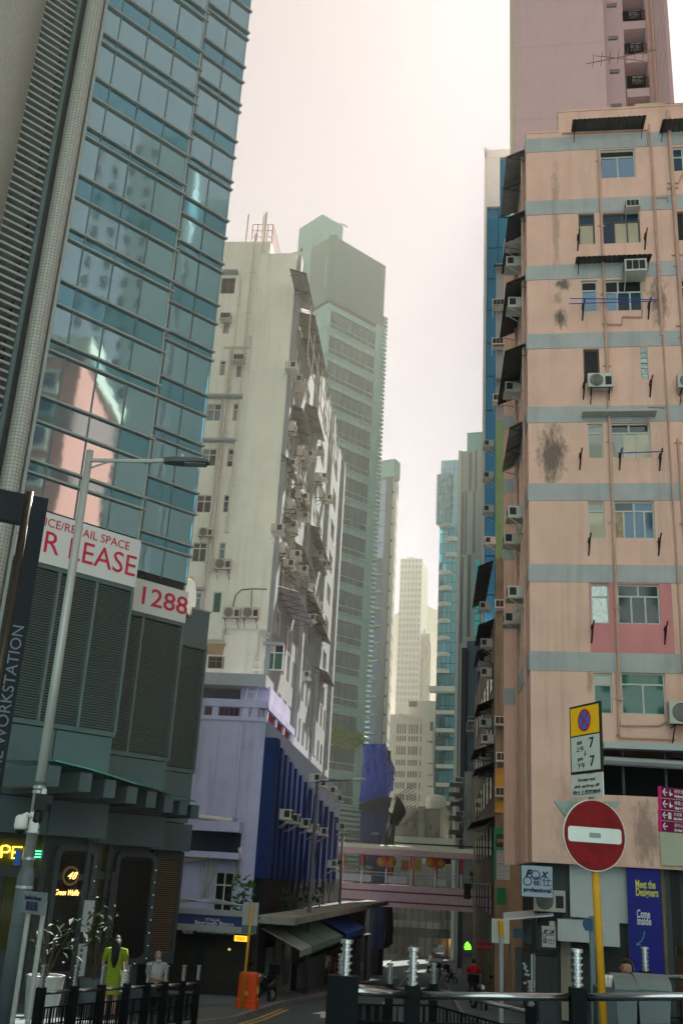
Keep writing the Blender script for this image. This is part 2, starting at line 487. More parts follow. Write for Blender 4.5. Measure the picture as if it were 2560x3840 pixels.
# prototypes of small facade fittings, front = local -Y
def mk_wac(w=.68, h=.42, d=.62):
    b = MB().box((-w/2, -d, 0), (w/2, 0, h))
    body = b.mesh('air_conditioner', m_acw)
    g = MB()
    for i in range(3): g.box((-w/2+.04+i*(w-.08)/3+.012, -d-.006, .05), (-w/2+.04+(i+1)*(w-.08)/3-.012, -d+.01, h-.05))
    g.box((-w/2-.006, -d+.06, .08), (-w/2+.01, -d+.3, h-.06)); g.box((w/2-.01, -d+.06, .08), (w/2+.006, -d+.3, h-.06))
    grille = g.mesh('grille', m_acd)
    k = MB()
    for s in (-1, 1):
        x = s*(w/2-.03)
        k.tube([(x, 0, -.02), (x, -d-.04, -.02)], .018, 4); k.tube([(x, 0, -.42), (x, -d+.02, -.03)], .016, 4)
    k.box((-w/2-.02, -d-.05, -.045), (w/2+.02, -.02, -.02))
    return body, grille, k.mesh('bracket', m_acw)
WAC = mk_wac()
def mk_split(w=.86, h=.56, d=.32):
    b = MB().box((-w/2, -d-.25, 0), (w/2, -.25, h)).mesh('air_conditioner', m_acw)
    g = MB()
    for k in range(5):
        r = .04+k*.045
        pts = [(-.13+r*math.cos(a*PI/10), -d-.265, h/2+r*math.sin(a*PI/10)) for a in range(21)]
        g.tube(pts, .012, 4)
    g.box((.17, -d-.262, .1), (.38, -d-.25, .42))
    k = MB()
    for s in (-1, 1):
        x = s*w*.36
        k.tube([(x, 0, -.03), (x, -d-.32, -.03)], .02, 4); k.tube([(x, 0, -.4), (x, -d-.25, -.04)], .016, 4)
    k.tube([(-w/2, -d-.3, -.03), (w/2, -d-.3, -.03)], .018, 4)
    return b, g.mesh('fan_grille', m_acd), k.mesh('bracket', m_rust)
SPLIT = mk_split()
def put_ac(kind, face, root, u, z, d=0.0, flip=False, sc=1.0):
    body, gr, br = WAC if kind == 'w' else SPLIT
    o = inst('air_conditioner', body, root, face.w(u, z, d), face.rz, (sc, sc, sc))
    sub('grille', gr, o); sub('bracket', br, o)
    return o
def awning(face, root, u0, u1, z, proj, drop=.25, m=None, ribs=True, d=0.0, th=.012, step=.18):
    """corrugated sheet sloping outward from the wall"""
    mb = MB(); n = max(2, int(abs(u1-u0)/(step/2)))
    for k in range(n):
        a = u0+(u1-u0)*k/n; b = u0+(u1-u0)*(k+1)/n
        za = .03*(k % 2); zb = .03*((k+1) % 2)
        mb.quad(face.w(a, z+za, d), face.w(b, z+zb, d), face.w(b, z-drop+zb, d+proj), face.w(a, z-drop+za, d+proj))
        mb.quad(face.w(a, z+za-th, d), face.w(a, z-drop+za-th, d+proj), face.w(b, z-drop+zb-th, d+proj), face.w(b, z+zb-th, d))
    o = mb.build('awning', m or m_tin, root)
    nb = max(2, int(abs(u1-u0)/1.6)+1)
    for i in range(nb):
        u = u0+(u1-u0)*(i+.04)/(nb-.92)
        k = MB().tube([face.w(u, z-.05, d), face.w(u, z-drop-.05, d+proj)], .018, 4)
        k.tube([face.w(u, z-.5, d), face.w(u, z-drop-.05, d+proj*.8)], .014, 4)
        k.build('awning_bracket', m_rust, o)
    return o

apt = thing('apartment_block', 'peach apartment block with grey floor bands and drainpipes, behind the no-entry sign', 'building', (C_R.x, C_R.y, gz(C_R.y)))
UR = 13.5                                # front wall runs on past the frame
roofz = zc(502); roof2 = RF.px(2092, 422)[1]; botz = zc(3233)
u_step = RF.px(2092, 430)[0]
bands = [(521, 572), (755, 807), (998, 1051), (1254, 1309), (1527, 1586), (1814, 1877), (2116, 2181), (2442, 2513)]
bz = [(zc(b), zc(a)) for a, b in bands]
W = []   # (pixel rect, frame, glass, cols, rows, split)
def R8(x0, y0, x1, y1, o): 
    a = c8(x0, y0, o); b = c8(x1, y1, o); return RF.rect(a[0], a[1], b[0], b[1])
W.append((R8(1000, 1018, 1243, 1212, 0), m_alu, [g_sky, g_sky, g_dark], (0, .5, 1), (0, .76, 1), (0, 1)))
W.append((R8(1497, 1000, 1640, 1165, 0), m_alu, [g_navy, g_navy], (0, .5, 1), (0, .62, 1), None))
W.append((R8(855, 1458, 965, 1668, 0), m_brown, [g_cream, g_navy], (0, 1), (0, .68, 1), None))
W.append((R8(1015, 1450, 1275, 1660, 0), m_brown, [g_navy, g_cream, g_cream, g_navy, g_navy], (0, .33, .67, 1), (0, .72, 1), (0, .55, 1)))
W.append((R8(1505, 1440, 1650, 1640, 0), m_brown, [g_dark], (0, .5, 1), (0, 1), None))
W.append((R8(872, 458, 985, 668, 800), m_alu, [g_sky, g_dark], (0, 1), (0, .7, 1), None))
W.append((R8(1035, 450, 1292, 662, 800), m_alu, [g_sky, g_navy, g_navy, g_dark, g_dark], (0, .33, .67, 1), (0, .62, 1), (0, .36, 1)))
W.append((R8(1535, 440, 1660, 650, 800), m_alu, [g_dark, g_cream], (0, .5, 1), (0, .75, 1), None))
W.append((R8(888, 925, 998, 1160, 800), m_brown, [g_dark], (0, 1), (0, 1), None))
W.append((RF.rect(2203, 1590, 2260, 1718), m_alu, [g_blind, g_blind], (0, 1), (0, .76, 1), None))
W.append((RF.rect(2290, 1585, 2438, 1716), m_alu, [g_blind, g_cream, g_cream, g_dark, g_dark], (0, .34, .66, 1), (0, .73, 1), (0, .47, 1)))
W.append((R8(918, 510, 1035, 765, 1600), m_alu, [g_cream, g_blind], (0, 1), (0, .75, 1), None))
W.append((R8(1098, 508, 1375, 765, 1600), m_alu, [g_gold, g_navy, g_navy, g_navy, g_dark, g_navy], (0, .24, .5, .75, 1), (0, .74, 1), (0, .5, 1)))
W.append((R8(938, 1072, 1065, 1345, 1600), m_alu, [g_foil, g_foil], (0, 1), (0, .68, 1), None))
W.append((R8(1120, 1078, 1412, 1350, 1600), m_alu, [g_dark], (0, .33, .66, 1), (0, .7, 1), (0, .5, 1)))
W.append((R8(958, 45, 1085, 325, 2500), m_alu, [g_green, m_alu], (0, 1), (0, .72, 1), None))
W.append((R8(1145, 42, 1450, 330, 2500), m_alu, [g_green, g_green, g_green], (0, .5, 1), (0, .72, 1), (0, 1)))
blk = R8(1280, 918, 1328, 1132, 800)
holes = [w_[0] for w_ in W] + [blk]
shop = RF.rect(2262, 2812, 2900, 2995)        # dark deep canopy opening at the first floor
holes.append(shop)
# wall pieces between the grey bands, each with its openings
zs_ = [botz] + [v for b in reversed(bz) for v in b] + [roofz]
for k in range(0, len(zs_), 2):
    a, b = zs_[k], zs_[k+1]
    hs = [h for h in holes if (h[2]+h[3])/2 > a and (h[2]+h[3])/2 < b]
    hs = [(h[0], h[1], max(h[2], a+.001), min(h[3], b-.001)) for h in hs]
    mb = MB(); wall(RF, mb, 0, UR, a, b, hs, depth=.3 if b < bz[-1][1] else .22)
    mb.build('wall', m_peach, apt)
for a, b in bz:
    mb = MB(); RF.box(mb, -.02, UR, a, b, -.2, .03); mb.build('floor_band', m_band, apt)
mb = MB(); wall(RF, mb, u_step, UR, roofz, roof2, [], 0)
RF.box(mb, u_step-.02, UR, roof2, roof2+.08, -.4, .04); RF.box(mb, -.02, u_step, roofz, roofz+.08, -.4, .04)
mb.quad(RF.w(u_step, roofz, 0), RF.w(u_step, roof2, 0), RF.w(u_step, roof2, -6), RF.w(u_step, roofz, -6))
mb.build('roof_parapet', m_peach, apt)
LL = 7.6                               # length of the street side
mb = MB()
lz = [botz] + [v for b in reversed(bz) for v in b] + [roofz]
for k in range(0, len(lz), 2):
    hs = []
    if k >= 2 or True:
        top = lz[k+1]
        for q in range(2):
            a = -1.3-q*3.0
            if top-lz[k] > 1.5 and k > 0: hs.append((a-1.7, a, lz[k]+.75, top-.25))
    wall(RL, mb, -LL, 0, lz[k], lz[k+1], hs, .2)
    if k > 0:
        for h in hs: window(RL, apt, h, m_alu, [g_navy, g_sky, g_dark], (0, .5, 1), (0, .7, 1), panes=True)
mb.build('side_wall', m_peach, apt)
for a, b in bz:
    mb = MB(); RL.box(mb, -LL, .02, a, b, -.2, .03); mb.build('floor_band', m_band, apt)
mb = MB()
far = RL.w(-LL, 0); rgt = RF.w(UR, 0); bk = far + (rgt-C_R)*1.0
mb.quad(RL.w(-LL, botz), RL.w(-LL, roofz), Vector((bk.x, bk.y, roofz)), Vector((bk.x, bk.y, botz)))
mb.v += [RL.w(0, roofz-.02, -.01), RL.w(-LL, roofz-.02), Vector((bk.x, bk.y, roofz-.02)), RF.w(UR, roofz-.02, -.01)]; mb.f.append(tuple(range(len(mb.v)-4, len(mb.v))))
mb.v += [RL.w(0, botz, 0), RL.w(-LL, botz), Vector((bk.x, bk.y, botz)), RF.w(UR, botz, 0)]; mb.f.append(tuple(range(len(mb.v)-4, len(mb.v))))
mb.quad(RF.w(UR, botz), RF.w(UR, roof2), Vector((bk.x, bk.y, roof2)), Vector((bk.x, bk.y, botz)))
mb.build('rear_wall', m_peach, apt)
for r, fm, gm, cols, rows, spl in W:
    window(RF, apt, r, fm, gm, cols, rows, fw=.055, rec=.12, split=spl)
gb = glass('glass_block', (.3, .38, .36), metal=.3, rough=.15, wave=.5, wscale=8)
for k in range(6):
    h = (blk[3]-blk[2])/6
    RF.piece('glass_block', gb, apt, blk[0]+.01, blk[1]-.01, blk[2]+h*k+.012, blk[2]+h*(k+1)-.012, -.14, -.02)
# repainted pink patch, slightly proud coat of paint between the windows of that storey
p = R8(930, 1068, 1500, 1545, 1600)
pz0, pz1 = bz[-1][1], bz[-2][0]
hs = [w_[0] for w_ in W if pz0 < (w_[0][2]+w_[0][3])/2 < pz1]
hs = [(h[0], h[1], h[2], min(h[3], pz1-.002)) for h in hs]
mb = MB(); wall(RF, mb, p[0], p[1], pz0+.002, pz1-.002, hs, .01, d=.006); mb.build('repainted_patch', m_pinkp, apt)
# drainpipes
def vpipe(x, ya, yb, r=.05, d=.09, m=None, name='drainpipe', face=None, root=None):
    f = face or RF; u, z0 = f.px(x, ya); _, z1 = f.px(x, yb)
    mb = MB().tube([f.w(u, z0, d), f.w(u, z1, d)], r, 8)
    z = min(z0, z1)
    while z < max(z0, z1):
        mb.tube([f.w(u-r*2.6, z, d*.5), f.w(u+r*2.6, z, d*.5)], r*.45, 5); mb.tube([f.w(u, z-.05, d), f.w(u, z+.05, d)], r*1.25, 8); z += 3.0
    return mb.build(name, m or m_pipe, root or apt, smooth=False)
vpipe(2243, 560, 2620, .055)
vpipe(2442, 560, 2520, .035); vpipe(2432, 470, 1260, .03)
vpipe(2502, 420, 1800, .08); vpipe(2526, 800, 2500, .06); vpipe(2540, 1650, 3000, .05)
vpipe(2310, 2520, 2760, .035)
for pts in ([(2105, 503), (2425, 490), (2428, 545)], [(2258, 1217), (2330, 1220), (2332, 1190), (2405, 1192), (2408, 1165)], [(2448, 745), (2500, 742), (2502, 760)],
            [(2318, 2690), (2325, 2722), (2470, 2724), (2515, 2700)], [(2312, 2755), (2320, 2768), (2530, 2775)], [(2500, 690), (2540, 690), (2560, 650)], [(2490, 1530), (2430, 1528), (2425, 1600)]):
    MB().tube([RF.w(*RF.px(*q), .07) for q in pts], .035, 6).build('branch_pipe', m_pipe, apt)
# laundry brackets and poles
br = MB().tube([(0, 0, -.42), (.04, -.28, .1), (.07, -.42, .26)], .026, 5).tube([(0, 0, .05), (0, -.3, .12)], .02, 4).tube([(0, -.02, -.42), (.03, -.02, .1)], .016, 4).mesh('laundry_bracket', m_rust)
for x, y in ((2164, 905), (2415, 900), (2182, 1165), (2428, 1160), (2185, 1460), (2434, 1450), (2172, 1722), (2320, 1722), (2470, 1724), (2205, 2040), (2466, 2040), (2216, 2365), (2489, 2370)):
    u, z = RF.px(x, y); inst('laundry_bracket', br, apt, RF.w(u, z, 0), RF.rz)
m_bpole = mat('blue_pole', (.03, .05, .28), rough=.4, var=.1)
for (xa, ya), (xb, yb) in (((2135, 1140), (2460, 1145)), ((2131, 1160), (2455, 1150)), ((2310, 1716), (2482, 1710))):
    ua, za = RF.px(xa, ya); ub, zb = RF.px(xb, yb)
    MB().tube([RF.w(ua, za, .4), RF.w(ub, zb, .4)], .018, 6).build('laundry_pole', m_bpole, apt)
# window air conditioners and split units on the front
def ac_px(kind, face, root, x, y, sc=1.0, d=0.0):
    u, z = face.px(x, y, d); return put_ac(kind, face, root, u, z, d, sc=sc)
ac_px('w', RF, apt, 2367, 800, .75); ac_px('w', RF, apt, 2375, 1052, 1.15)
ac_px('s', RF, apt, 2246, 1478); ac_px('s', RF, apt, 2580, 1480); ac_px('s', RF, apt, 2565, 2728, 1.25)
# awnings over the front windows
def aw_px(x0, x1, y, proj, drop, m=None):
    ym = y; u0, z = RF.px(x0, ym); u1, _ = RF.px(x1, ym); awning(RF, apt, u0, u1, z, proj, drop, m or m_tin)
aw_px(2140, 2412, 498, .9, .12); aw_px(2470, 2640, 498, .9, .12); aw_px(2155, 2435, 990, .7, .15)
u0, z = RF.px(2180, 1562); u1, _ = RF.px(2455, 1560)
mb = MB(); RF.box(mb, u0, u1, z-.06, z+.03, 0, .55); mb.build('concrete_hood', m_band, apt)
# street side: awnings seen edge-on and many window units
def aw_side(x, y0, y1, proj, m=None, drop=.35, face=RL, root=None, d=0.0):
    u0, z = face.px(x, y0); 
    lo, hi = 0.0, 60.0
    sgn = -1 if face.e.dot(Vector((0, 1, 0))) < 0 else 1
    for _ in range(40):
        md = (lo+hi)/2; P = face.w(u0+sgn*md, z, d) - Vector((0, 0, EYE)); zz = P.dot(_fw); yy = 1920 - F_PX*P.dot(CU)/zz
        if yy < y1: lo = md
        else: hi = md
    return awning(face, root or apt, u0, u0+sgn*lo, z, proj, drop, m or m_tin, d=d)
aw_side(1969, 557, 790, .75, m_tinl); aw_side(1971, 785, 1000, .7); aw_side(1972, 1030, 1240, .75); aw_side(1973, 1285, 1490, .8); aw_side(1974, 1570, 1740, .62, m_tinl)

for x, y in ((1955, 925), (1952, 1010), (1962, 1165), (1950, 1480), (1966, 1950), (1948, 2048), (1967, 2250), (1950, 2345)):
    u, z = RL.px(x, y); put_ac('w', RL, apt, u, z, 0)
for x in (1976, 1945):
    u, _ = RL.px(x, 1900)
    MB().tube([RL.w(u, roofz-.5, .1), RL.w(u, botz, .1)], .055, 6).build('drainpipe', m_pipe, apt)
# projecting bays on the street side
sL = -1 if RL.e.y < 0 else 1
for k in range(0, len(lz), 2): RL.piece('bay_wall', m_peach, apt, *sorted((sL*7.0, sL*7.6)), lz[k], lz[k+1], .0, .38)
for a, b in bz: RL.piece('bay_band', m_band, apt, *sorted((sL*6.98, sL*7.62)), a, b, .0, .41)
# rooftop bits
u, z = RF.px(2372, 400)
rt = MB().tube([RF.w(u, z-1, -1.5), RF.w(u, z+4.2, -1.5)], .03, 6)
for k in range(7): rt.tube([RF.w(u-1.3+k*.35, z+3.9+k*.05, -1.9), RF.w(u-1.3+k*.35, z+3.9+k*.05, -1.1)], .012, 4)
rt.tube([RF.w(u-1.6, z+3.75, -1.5), RF.w(u+1.3, z+4.25, -1.5)], .02, 5); rt.tube([RF.w(u-1.2, z+4.15, -1.5), RF.w(u+.8, z+3.7, -1.5)], .015, 5)
rt.build('aerial', mat('rusty_steel', (.25, .17, .12), rough=.7, var=.4), apt)
mb = MB(); a = RF.rect(2380, 385, 2490, 408, -2.0); RF.box(mb, a[0], a[1], roof2-.1, a[3], -3.5, -2.0); mb.build('roof_hut', mat('cream_render', (.6, .52, .32), rough=.8, streak=.3), apt)
a = RF.rect(2475, 370, 2700, 400, -1.0); awning(RF, apt, a[0], a[1], a[3], 1.2, .35, m_tinl, d=-2.0)

# ================================================================== pink tower behind
C_P = at(1918, 500, 62); PF = Face(C_P, -80.5); PL = Face(C_P, 8.0)
m_mauve = mat('mauve_tiles', (.70, .53, .53), rough=.6, var=.05, scale=1, bump=.25, bscale=9, streak=.1)
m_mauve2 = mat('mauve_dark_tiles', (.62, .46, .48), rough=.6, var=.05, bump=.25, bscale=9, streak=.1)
m_black = mat('black_metal', (.012, .014, .015), rough=.45, var=.2, bump=0)
tower = thing('pink_tower', 'tall pinkish mauve residential tower with stacked balconies, rising behind the peach block', 'tower', (C_P.x, C_P.y, gz(C_P.y)))
zt, zb = min(112, PF.px(1918, -700)[1]), gz(60)
ua = PF.px(2268, 200)[0]; ub = PF.px(2520, 150)[0]; usl = PF.px(1927, 300)[0]
mb = MB(); PF.box(mb, 0, usl, zb, zt, -12, .05); mb.build('edge_strip', mat('cream_strip', (.62, .58, .42), rough=.6), tower)
mb = MB(); PF.box(mb, usl, ua, zb, zt, -12, 0); mb.build('wall', m_mauve, tower)
jt = MB()
for y in (178, 450, -200, -500): z = PF.px(1930, y)[1]; PF.box(jt, usl, ua, z-.04, z+.04, -.05, .004)
jt.build('joint', m_mauve2, tower)
bal = PF.rect(2333, 0, 2415, 60, -.8); ub0, ub1 = bal[0], bal[1]
zfl = [PF.px(2300, y, -.8)[1] for y in (10, 132, 256, 388)]
pit = (zfl[0]-zfl[3])/3
fl = [zfl[0]+k*pit for k in range(-8, 8)]
mb = MB(); hs = []
for z in fl:
    hs.append((ua+.35, ua+1.15, z-.45, z+.02)); hs.append((ub0, ub1, z-1.9, z+.55))
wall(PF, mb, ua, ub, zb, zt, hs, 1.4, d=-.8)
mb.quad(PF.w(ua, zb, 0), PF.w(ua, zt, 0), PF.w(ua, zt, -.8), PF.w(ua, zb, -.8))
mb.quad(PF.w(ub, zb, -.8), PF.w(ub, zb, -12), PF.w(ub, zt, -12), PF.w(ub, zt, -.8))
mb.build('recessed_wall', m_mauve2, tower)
mb = MB(); PF.box(mb, ub0-.1, ub1+.1, zb, zt, -2.6, -2.3); mb.build('balcony_back_wall', mat('recess_shade', (.02, .03, .035), rough=.7), tower)  # shade of the balcony recess is put into the near-black wall colour
for z in fl:
    if z < 8: continue
    window(PF, tower, (ua+.35, ua+1.15, z-.45, z+.02), m_alu, [glass('teal_pane', (.12, .3, .32), metal=.6)], (0, 1), (0, 1), fw=.05, rec=.25, d=-.8)
    mb = MB(); zr = z-1.0
    mb.tube([PF.w(ub0, zr, -.78), PF.w(ub1, zr, -.78)], .04, 4); mb.tube([PF.w(ub0, zr-.9, -.78), PF.w(ub1, zr-.9, -.78)], .04, 4)
    for k in range(13): u = ub0+(ub1-ub0)*k/12; mb.tube([PF.w(u, zr, -.78), PF.w(u, zr-.9, -.78)], .02, 4)
    mb.build('balcony_railing', m_black, tower)
    put_ac('s', PF, tower, (ub0+ub1)/2+.2, z-.5, -2.2, sc=.9)
mb = MB()
for x in (2432, 2450): u = PF.px(x, 200, -.8)[0]; mb.tube([PF.w(u, zb, -.65), PF.w(u, zt, -.65)], .09, 6)
mb.build('drainpipe', m_pipe, tower)
for k in range(9):
    u = PF.px(2462+k*5, 250, -.8)[0]; PF.piece('rib', m_mauve, tower, u, u+.05, zb, zt, -.8, -.68)
# ================================================================== blue glass tower between
C_B = at(1814, 900, 80); BF = Face(C_B, -80.5)
m_wfr = mat('pale_cladding', (.62, .66, .6), rough=.5, var=.08, bump=.05)
g_blue = glass('blue_curtain_wall', (.06, .27, .42), metal=.7, rough=.12, var=.15)
bt = thing('blue_tower', 'tall blue glass tower with pale corner strip, glimpsed beside the peach block', 'tower', (C_B.x, C_B.y, gz(80)))
zt2 = BF.px(1814, 570)[1]; zb2 = gz(80)
ue = BF.px(2000, 1200)[0]; us = BF.px(1822, 1200)[0]
mb = MB(); BF.box(mb, 0, us, zb2, BF.px(1820, 575)[1], -14, .3); BF.box(mb, 0, ue, zt2-.9, zt2, -14, .3); BF.box(mb, us, us+1.2, BF.px(1860, 780)[1], zt2-.9, -14, .28); mb.build('corner_frame', m_wfr, bt)
mb = MB(); BF.box(mb, us, ue+8, zb2, zt2-.9, -38, -.05); mb.build('core', mat('blue_core', (.07, .2, .32), rough=.5), bt)  # unseen depth added to the core to shade the white block's street wall
z = zt2-.95; zlim = BF.px(1850, 2320)[1]; k = 0
while z > zlim:
    zz = z-3.3
    for a in range(4):
        q0, q1 = us+(ue-us)*a/4, us+(ue-us)*(a+1)/4
        if z > BF.px(1860, 760)[1] and a == 0: continue
        BF.piece('pane', g_blue, bt, q0+.03, q1-.03, zz+.05, z-.05, -.04, .06, tilt=.003)
    z = zz
mb = MB()
for x, y in ((1868, 628), (1900, 670)): a = BF.rect(x-8, y-8, x+8, y+8, .3); BF.box(mb, a[0], a[1], a[2], a[3], .05, .2)
mb.build('vent', m_acd, bt)
u, z = BF.px(1885, 575); mb = MB().tube([BF.w(u, z-.5, -3), BF.w(u, z+1.6, -3), BF.w(u-1.8, z+3.2, -3)], .16, 6); mb.box(*(lambda p: ((p.x-.6, p.y-.6, p.z), (p.x+.6, p.y+.6, p.z+1.2)))(BF.w(u+.2, z-.4, -3))); mb.build('cleaning_crane', m_wfr, bt)
# ================================================================== left: stepped glass office tower
G0 = at(160, 1258, 27.4)
GA = Face(G0, 46.2)
GB = Face(GA.w(0, 0, -2.75), 46.2)
GC = Face(GA.w(0, 0, -5.5), 46.2)
def e5(x, y): return .4847*x, 2600+.4847*y
g_tower = glass('teal_curtain_glass', (.33, .56, .66), metal=.92, rough=.035, wave=.10, wscale=.55, var=.06)
g_tower2 = glass('teal_spandrel_glass', (.16, .40, .52), metal=.92, rough=.05, wave=.10, wscale=.55, var=.06)
m_trans = mat('transom', (.30, .34, .32), rough=.45, metal=.3, var=.1, bump=0)
m_mull = mat('mullion', (.12, .17, .18), rough=.45, metal=.3, var=.1, bump=0)
m_slat = mat('louvre_slat', (.09, .14, .14), rough=.5, metal=.2, var=.15, bump=0)
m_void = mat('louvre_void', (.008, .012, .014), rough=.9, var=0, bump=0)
m_panel = mat('stone_panel', (.085, .13, .14), rough=.6, var=.12, scale=.7, bump=.1, streak=.15)
m_steel = mat('dark_steel', (.03, .038, .04), rough=.4, metal=.4, var=.2, bump=0)
off = thing('glass_tower', 'teal glass office tower with stepped bays, tiled pier and slatted podium, left of the street', 'tower', (G0.x, G0.y, gz(G0.y)))
uS = GA.px(516, 2024)[0]                       # right end of the first bay
uE = GB.px(706, 2114)[0]                       # right end of the second bay
uL = GA.px(150, 1258)[0]
C2 = lambda x, y: GA.px(.6378*x, 1000+.6378*y)[1]
zp, zq, z3, z4, zp2 = C2(250, 405), C2(237, 470), C2(190, 740), C2(165, 890), C2(120, 1115)
per = zp-zp2
zbot = GA.px(516, 2024)[1]
ztop = 62.0
lines = []
for k in range(-9, 4):
    lines += [zp-k*per, zq-k*per, z3-k*per, z4-k*per]
lines = sorted(z for z in lines if zbot+.35 < z < ztop)
wA = (uS - GA.px(300+.4209*810, .4209*735)[0])
for face, ua_, ub_, ext in ((GA, uL-.2, uS, .12), (GB, uS-1.2, uE, .1)):
    n = max(2, round((ub_-ua_)/wA)); ww = (ub_-ua_)/n
    zz = [face.px(516, 2024)[1] if face is GA else GB.px(600, 2165)[1]] + lines
    zz = [z for i, z in enumerate(zz) if i == 0 or z > zz[0]+.3] + [ztop]
    for i, (a, b) in enumerate(zip(zz, zz[1:])):
        for k in range(n):
            face.piece('pane', g_tower2 if b-a < .8 else g_tower, off, ua_+k*ww+.02, ua_+(k+1)*ww-.02, a+.04, b-.04, -.05, .0, tilt=.0022)
        face.piece('transom', m_trans, off, ua_, ub_+ext, b-.03, b+.03, -.06, .10)
    for k in range(1, n):
        face.piece('mullion', m_mull, off, ua_+k*ww-.022, ua_+k*ww+.022, zz[0], ztop, -.06, .02)
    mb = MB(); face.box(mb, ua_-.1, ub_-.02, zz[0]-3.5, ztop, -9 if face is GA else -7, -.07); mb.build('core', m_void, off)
    if face is GA: face.piece('corner_post', m_trans, off, uS-.03, uS+.03, zz[0], ztop, -2.7, .02)
    else: face.piece('corner_post', g_tower, off, uE-.02, uE+.03, zz[0], ztop, -6.5, .02)
    if face is GA: zzA = zz
# podium: slatted bays
def louvre_bay(face, u0, u1, z0, z1, div, step=.07):
    mb = MB(); z = z0+.06
    while z < z1-.05:
        w_ = face.w
        mb.quad(w_(u0, z, .08), w_(u1, z, .08), w_(u1, z+.035, .03), w_(u0, z+.035, .03)); mb.quad(w_(u0, z-.014, .08), w_(u1, z-.014, .08), w_(u1, z, .08), w_(u0, z, .08)); mb.quad(w_(u0, z-.014, .08), w_(u0, z+.021, .03), w_(u1, z+.021, .03), w_(u1, z-.014, .08))
        z += step
    mb.build('louvre_slats', m_slat, off, kind='stuff')
    for k in range(div+1):
        u = u0+(u1-u0)*k/div; face.piece('louvre_post', m_mull, off, u-.04, u+.04, z0, z1, -.02, .115)
    face.piece('louvre_rail', m_slat, off, u0, u1, z1, z1+.17, -.02, .12); face.piece('louvre_rail', m_slat, off, u0, u1, z0-.13, z0, -.02, .12)
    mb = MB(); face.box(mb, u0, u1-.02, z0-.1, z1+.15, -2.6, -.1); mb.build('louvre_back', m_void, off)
    face.piece('louvre_end', m_mull, off, u1-.015, u1+.02, z0-.13, z1+.17, -2.65, .12)
lzA0, lzA1 = GA.px(421, 2748)[1], GA.px(495, 2222)[1]
lzB0, lzB1 = GB.px(*e5(1290, 500))[1], GB.px(683, 2352)[1]
lzC0, lzC1 = GC.px(*e5(1480, 595))[1], GC.px(766, 2440)[1]
uLf = uL-3.0
uC = GC.px(770, 2420)[0]
louvre_bay(GA, uLf, uS, lzA0, lzA1, 6); louvre_bay(GB, uS-.9, uE, lzB0, lzB1, 3); louvre_bay(GC, uE-.9, uC, lzC0, lzC1, 2)
ztC = GC.px(735, 2290)[1]
for k in range(2): GC.piece('cladding_panel', m_panel, off, uE-.9+k*(uC-uE+.9)/2+.012, uE-.9+(k+1)*(uC-uE+.9)/2-.012, lzC1+.18, ztC, -2.5, .1)
GC.piece('coping', m_trans, off, uE-.9, uC+.03, ztC, ztC+.07, -2.5, .14)
mb = MB(); GC.box(mb, uE-.8, uC-.03, -4, ztC, -4, -.12); mb.build('bay_core', m_void, off)
zsA, zsB, zsC = GA.px(*e5(800, 870))[1], GB.px(*e5(1280, 965))[1], GC.px(*e5(1450, 1020))[1]   # under the canopy
zuA, zuB, zuC = GA.px(*e5(820, 1132))[1], GB.px(*e5(1260, 1200))[1], GC.px(*e5(1440, 1228))[1]
for face, u0, u1, z0, zs, zu, nn in ((GA, uLf, uS, lzA0-.13, zsA, zuA, 4), (GB, uS-.9, uE, lzB0-.13, zsB, zuB, 2), (GC, uE-.9, uC, lzC0-.13, zsC, zuC, 2)):
    for k in range(nn):
        a, b = u0+(u1-u0)*k/nn+.022, u0+(u1-u0)*(k+1)/nn-.022
        face.piece('cladding_panel', m_panel, off, a, b, zs+.05, z0-.03, -.1, .06)
        face.piece('cladding_panel', m_panel, off, a, b, zu, zs, -.1, .35)
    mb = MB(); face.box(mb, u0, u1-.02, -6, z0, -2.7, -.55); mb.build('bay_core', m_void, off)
# canopy of glass on steel beams, parallel with the street
cq = GC.w(uC, 0, 0) + Vector((.9, -.3, 0))
CN = Face(cq, 7.0)
ends = [(412, 640, 65, 92), (662, 690, 60, 92), (850, 740, 60, 86), (1020, 790, 56, 82), (1170, 826, 50, 76), (1305, 867, 46, 72), (1417, 890, 44, 70), (1508, 918, 30, 64)]
us_ = []
for x, y, w_, h in ends:
    u, z = CN.px(*e5(x, y)); us_.append((u, z))
    P = CN.w(u, z, 0); dirn = -GA.n
    t = 3.2
    mb = MB(); q = P + dirn*t; a = GA.e*.16; up = Vector((0, 0, .21))
    mb.hexa([P-a-up, P+a-up, q+a-up*1.0, q-a-up*1.0, P-a+up, P+a+up, q+a+up, q-a+up]); mb.build('canopy_beam', m_panel, off)
g_can = glass('canopy_glass', (.05, .3, .25), metal=.3, rough=.1)
for (u0, z0), (u1, z1) in zip(us_, us_[1:]):
    mb = MB(); a, b = CN.w(u0, z0+.3, 0), CN.w(u1, z1+.3, 0); d_ = -GA.n*3.0 + Vector((0, 0, .15)); t = Vector((0, 0, .03))
    mb.hexa([a, b, b+d_, a+d_, a+t, b+t, b+d_+t, a+d_+t]); mb.build('canopy_pane', g_can, off)
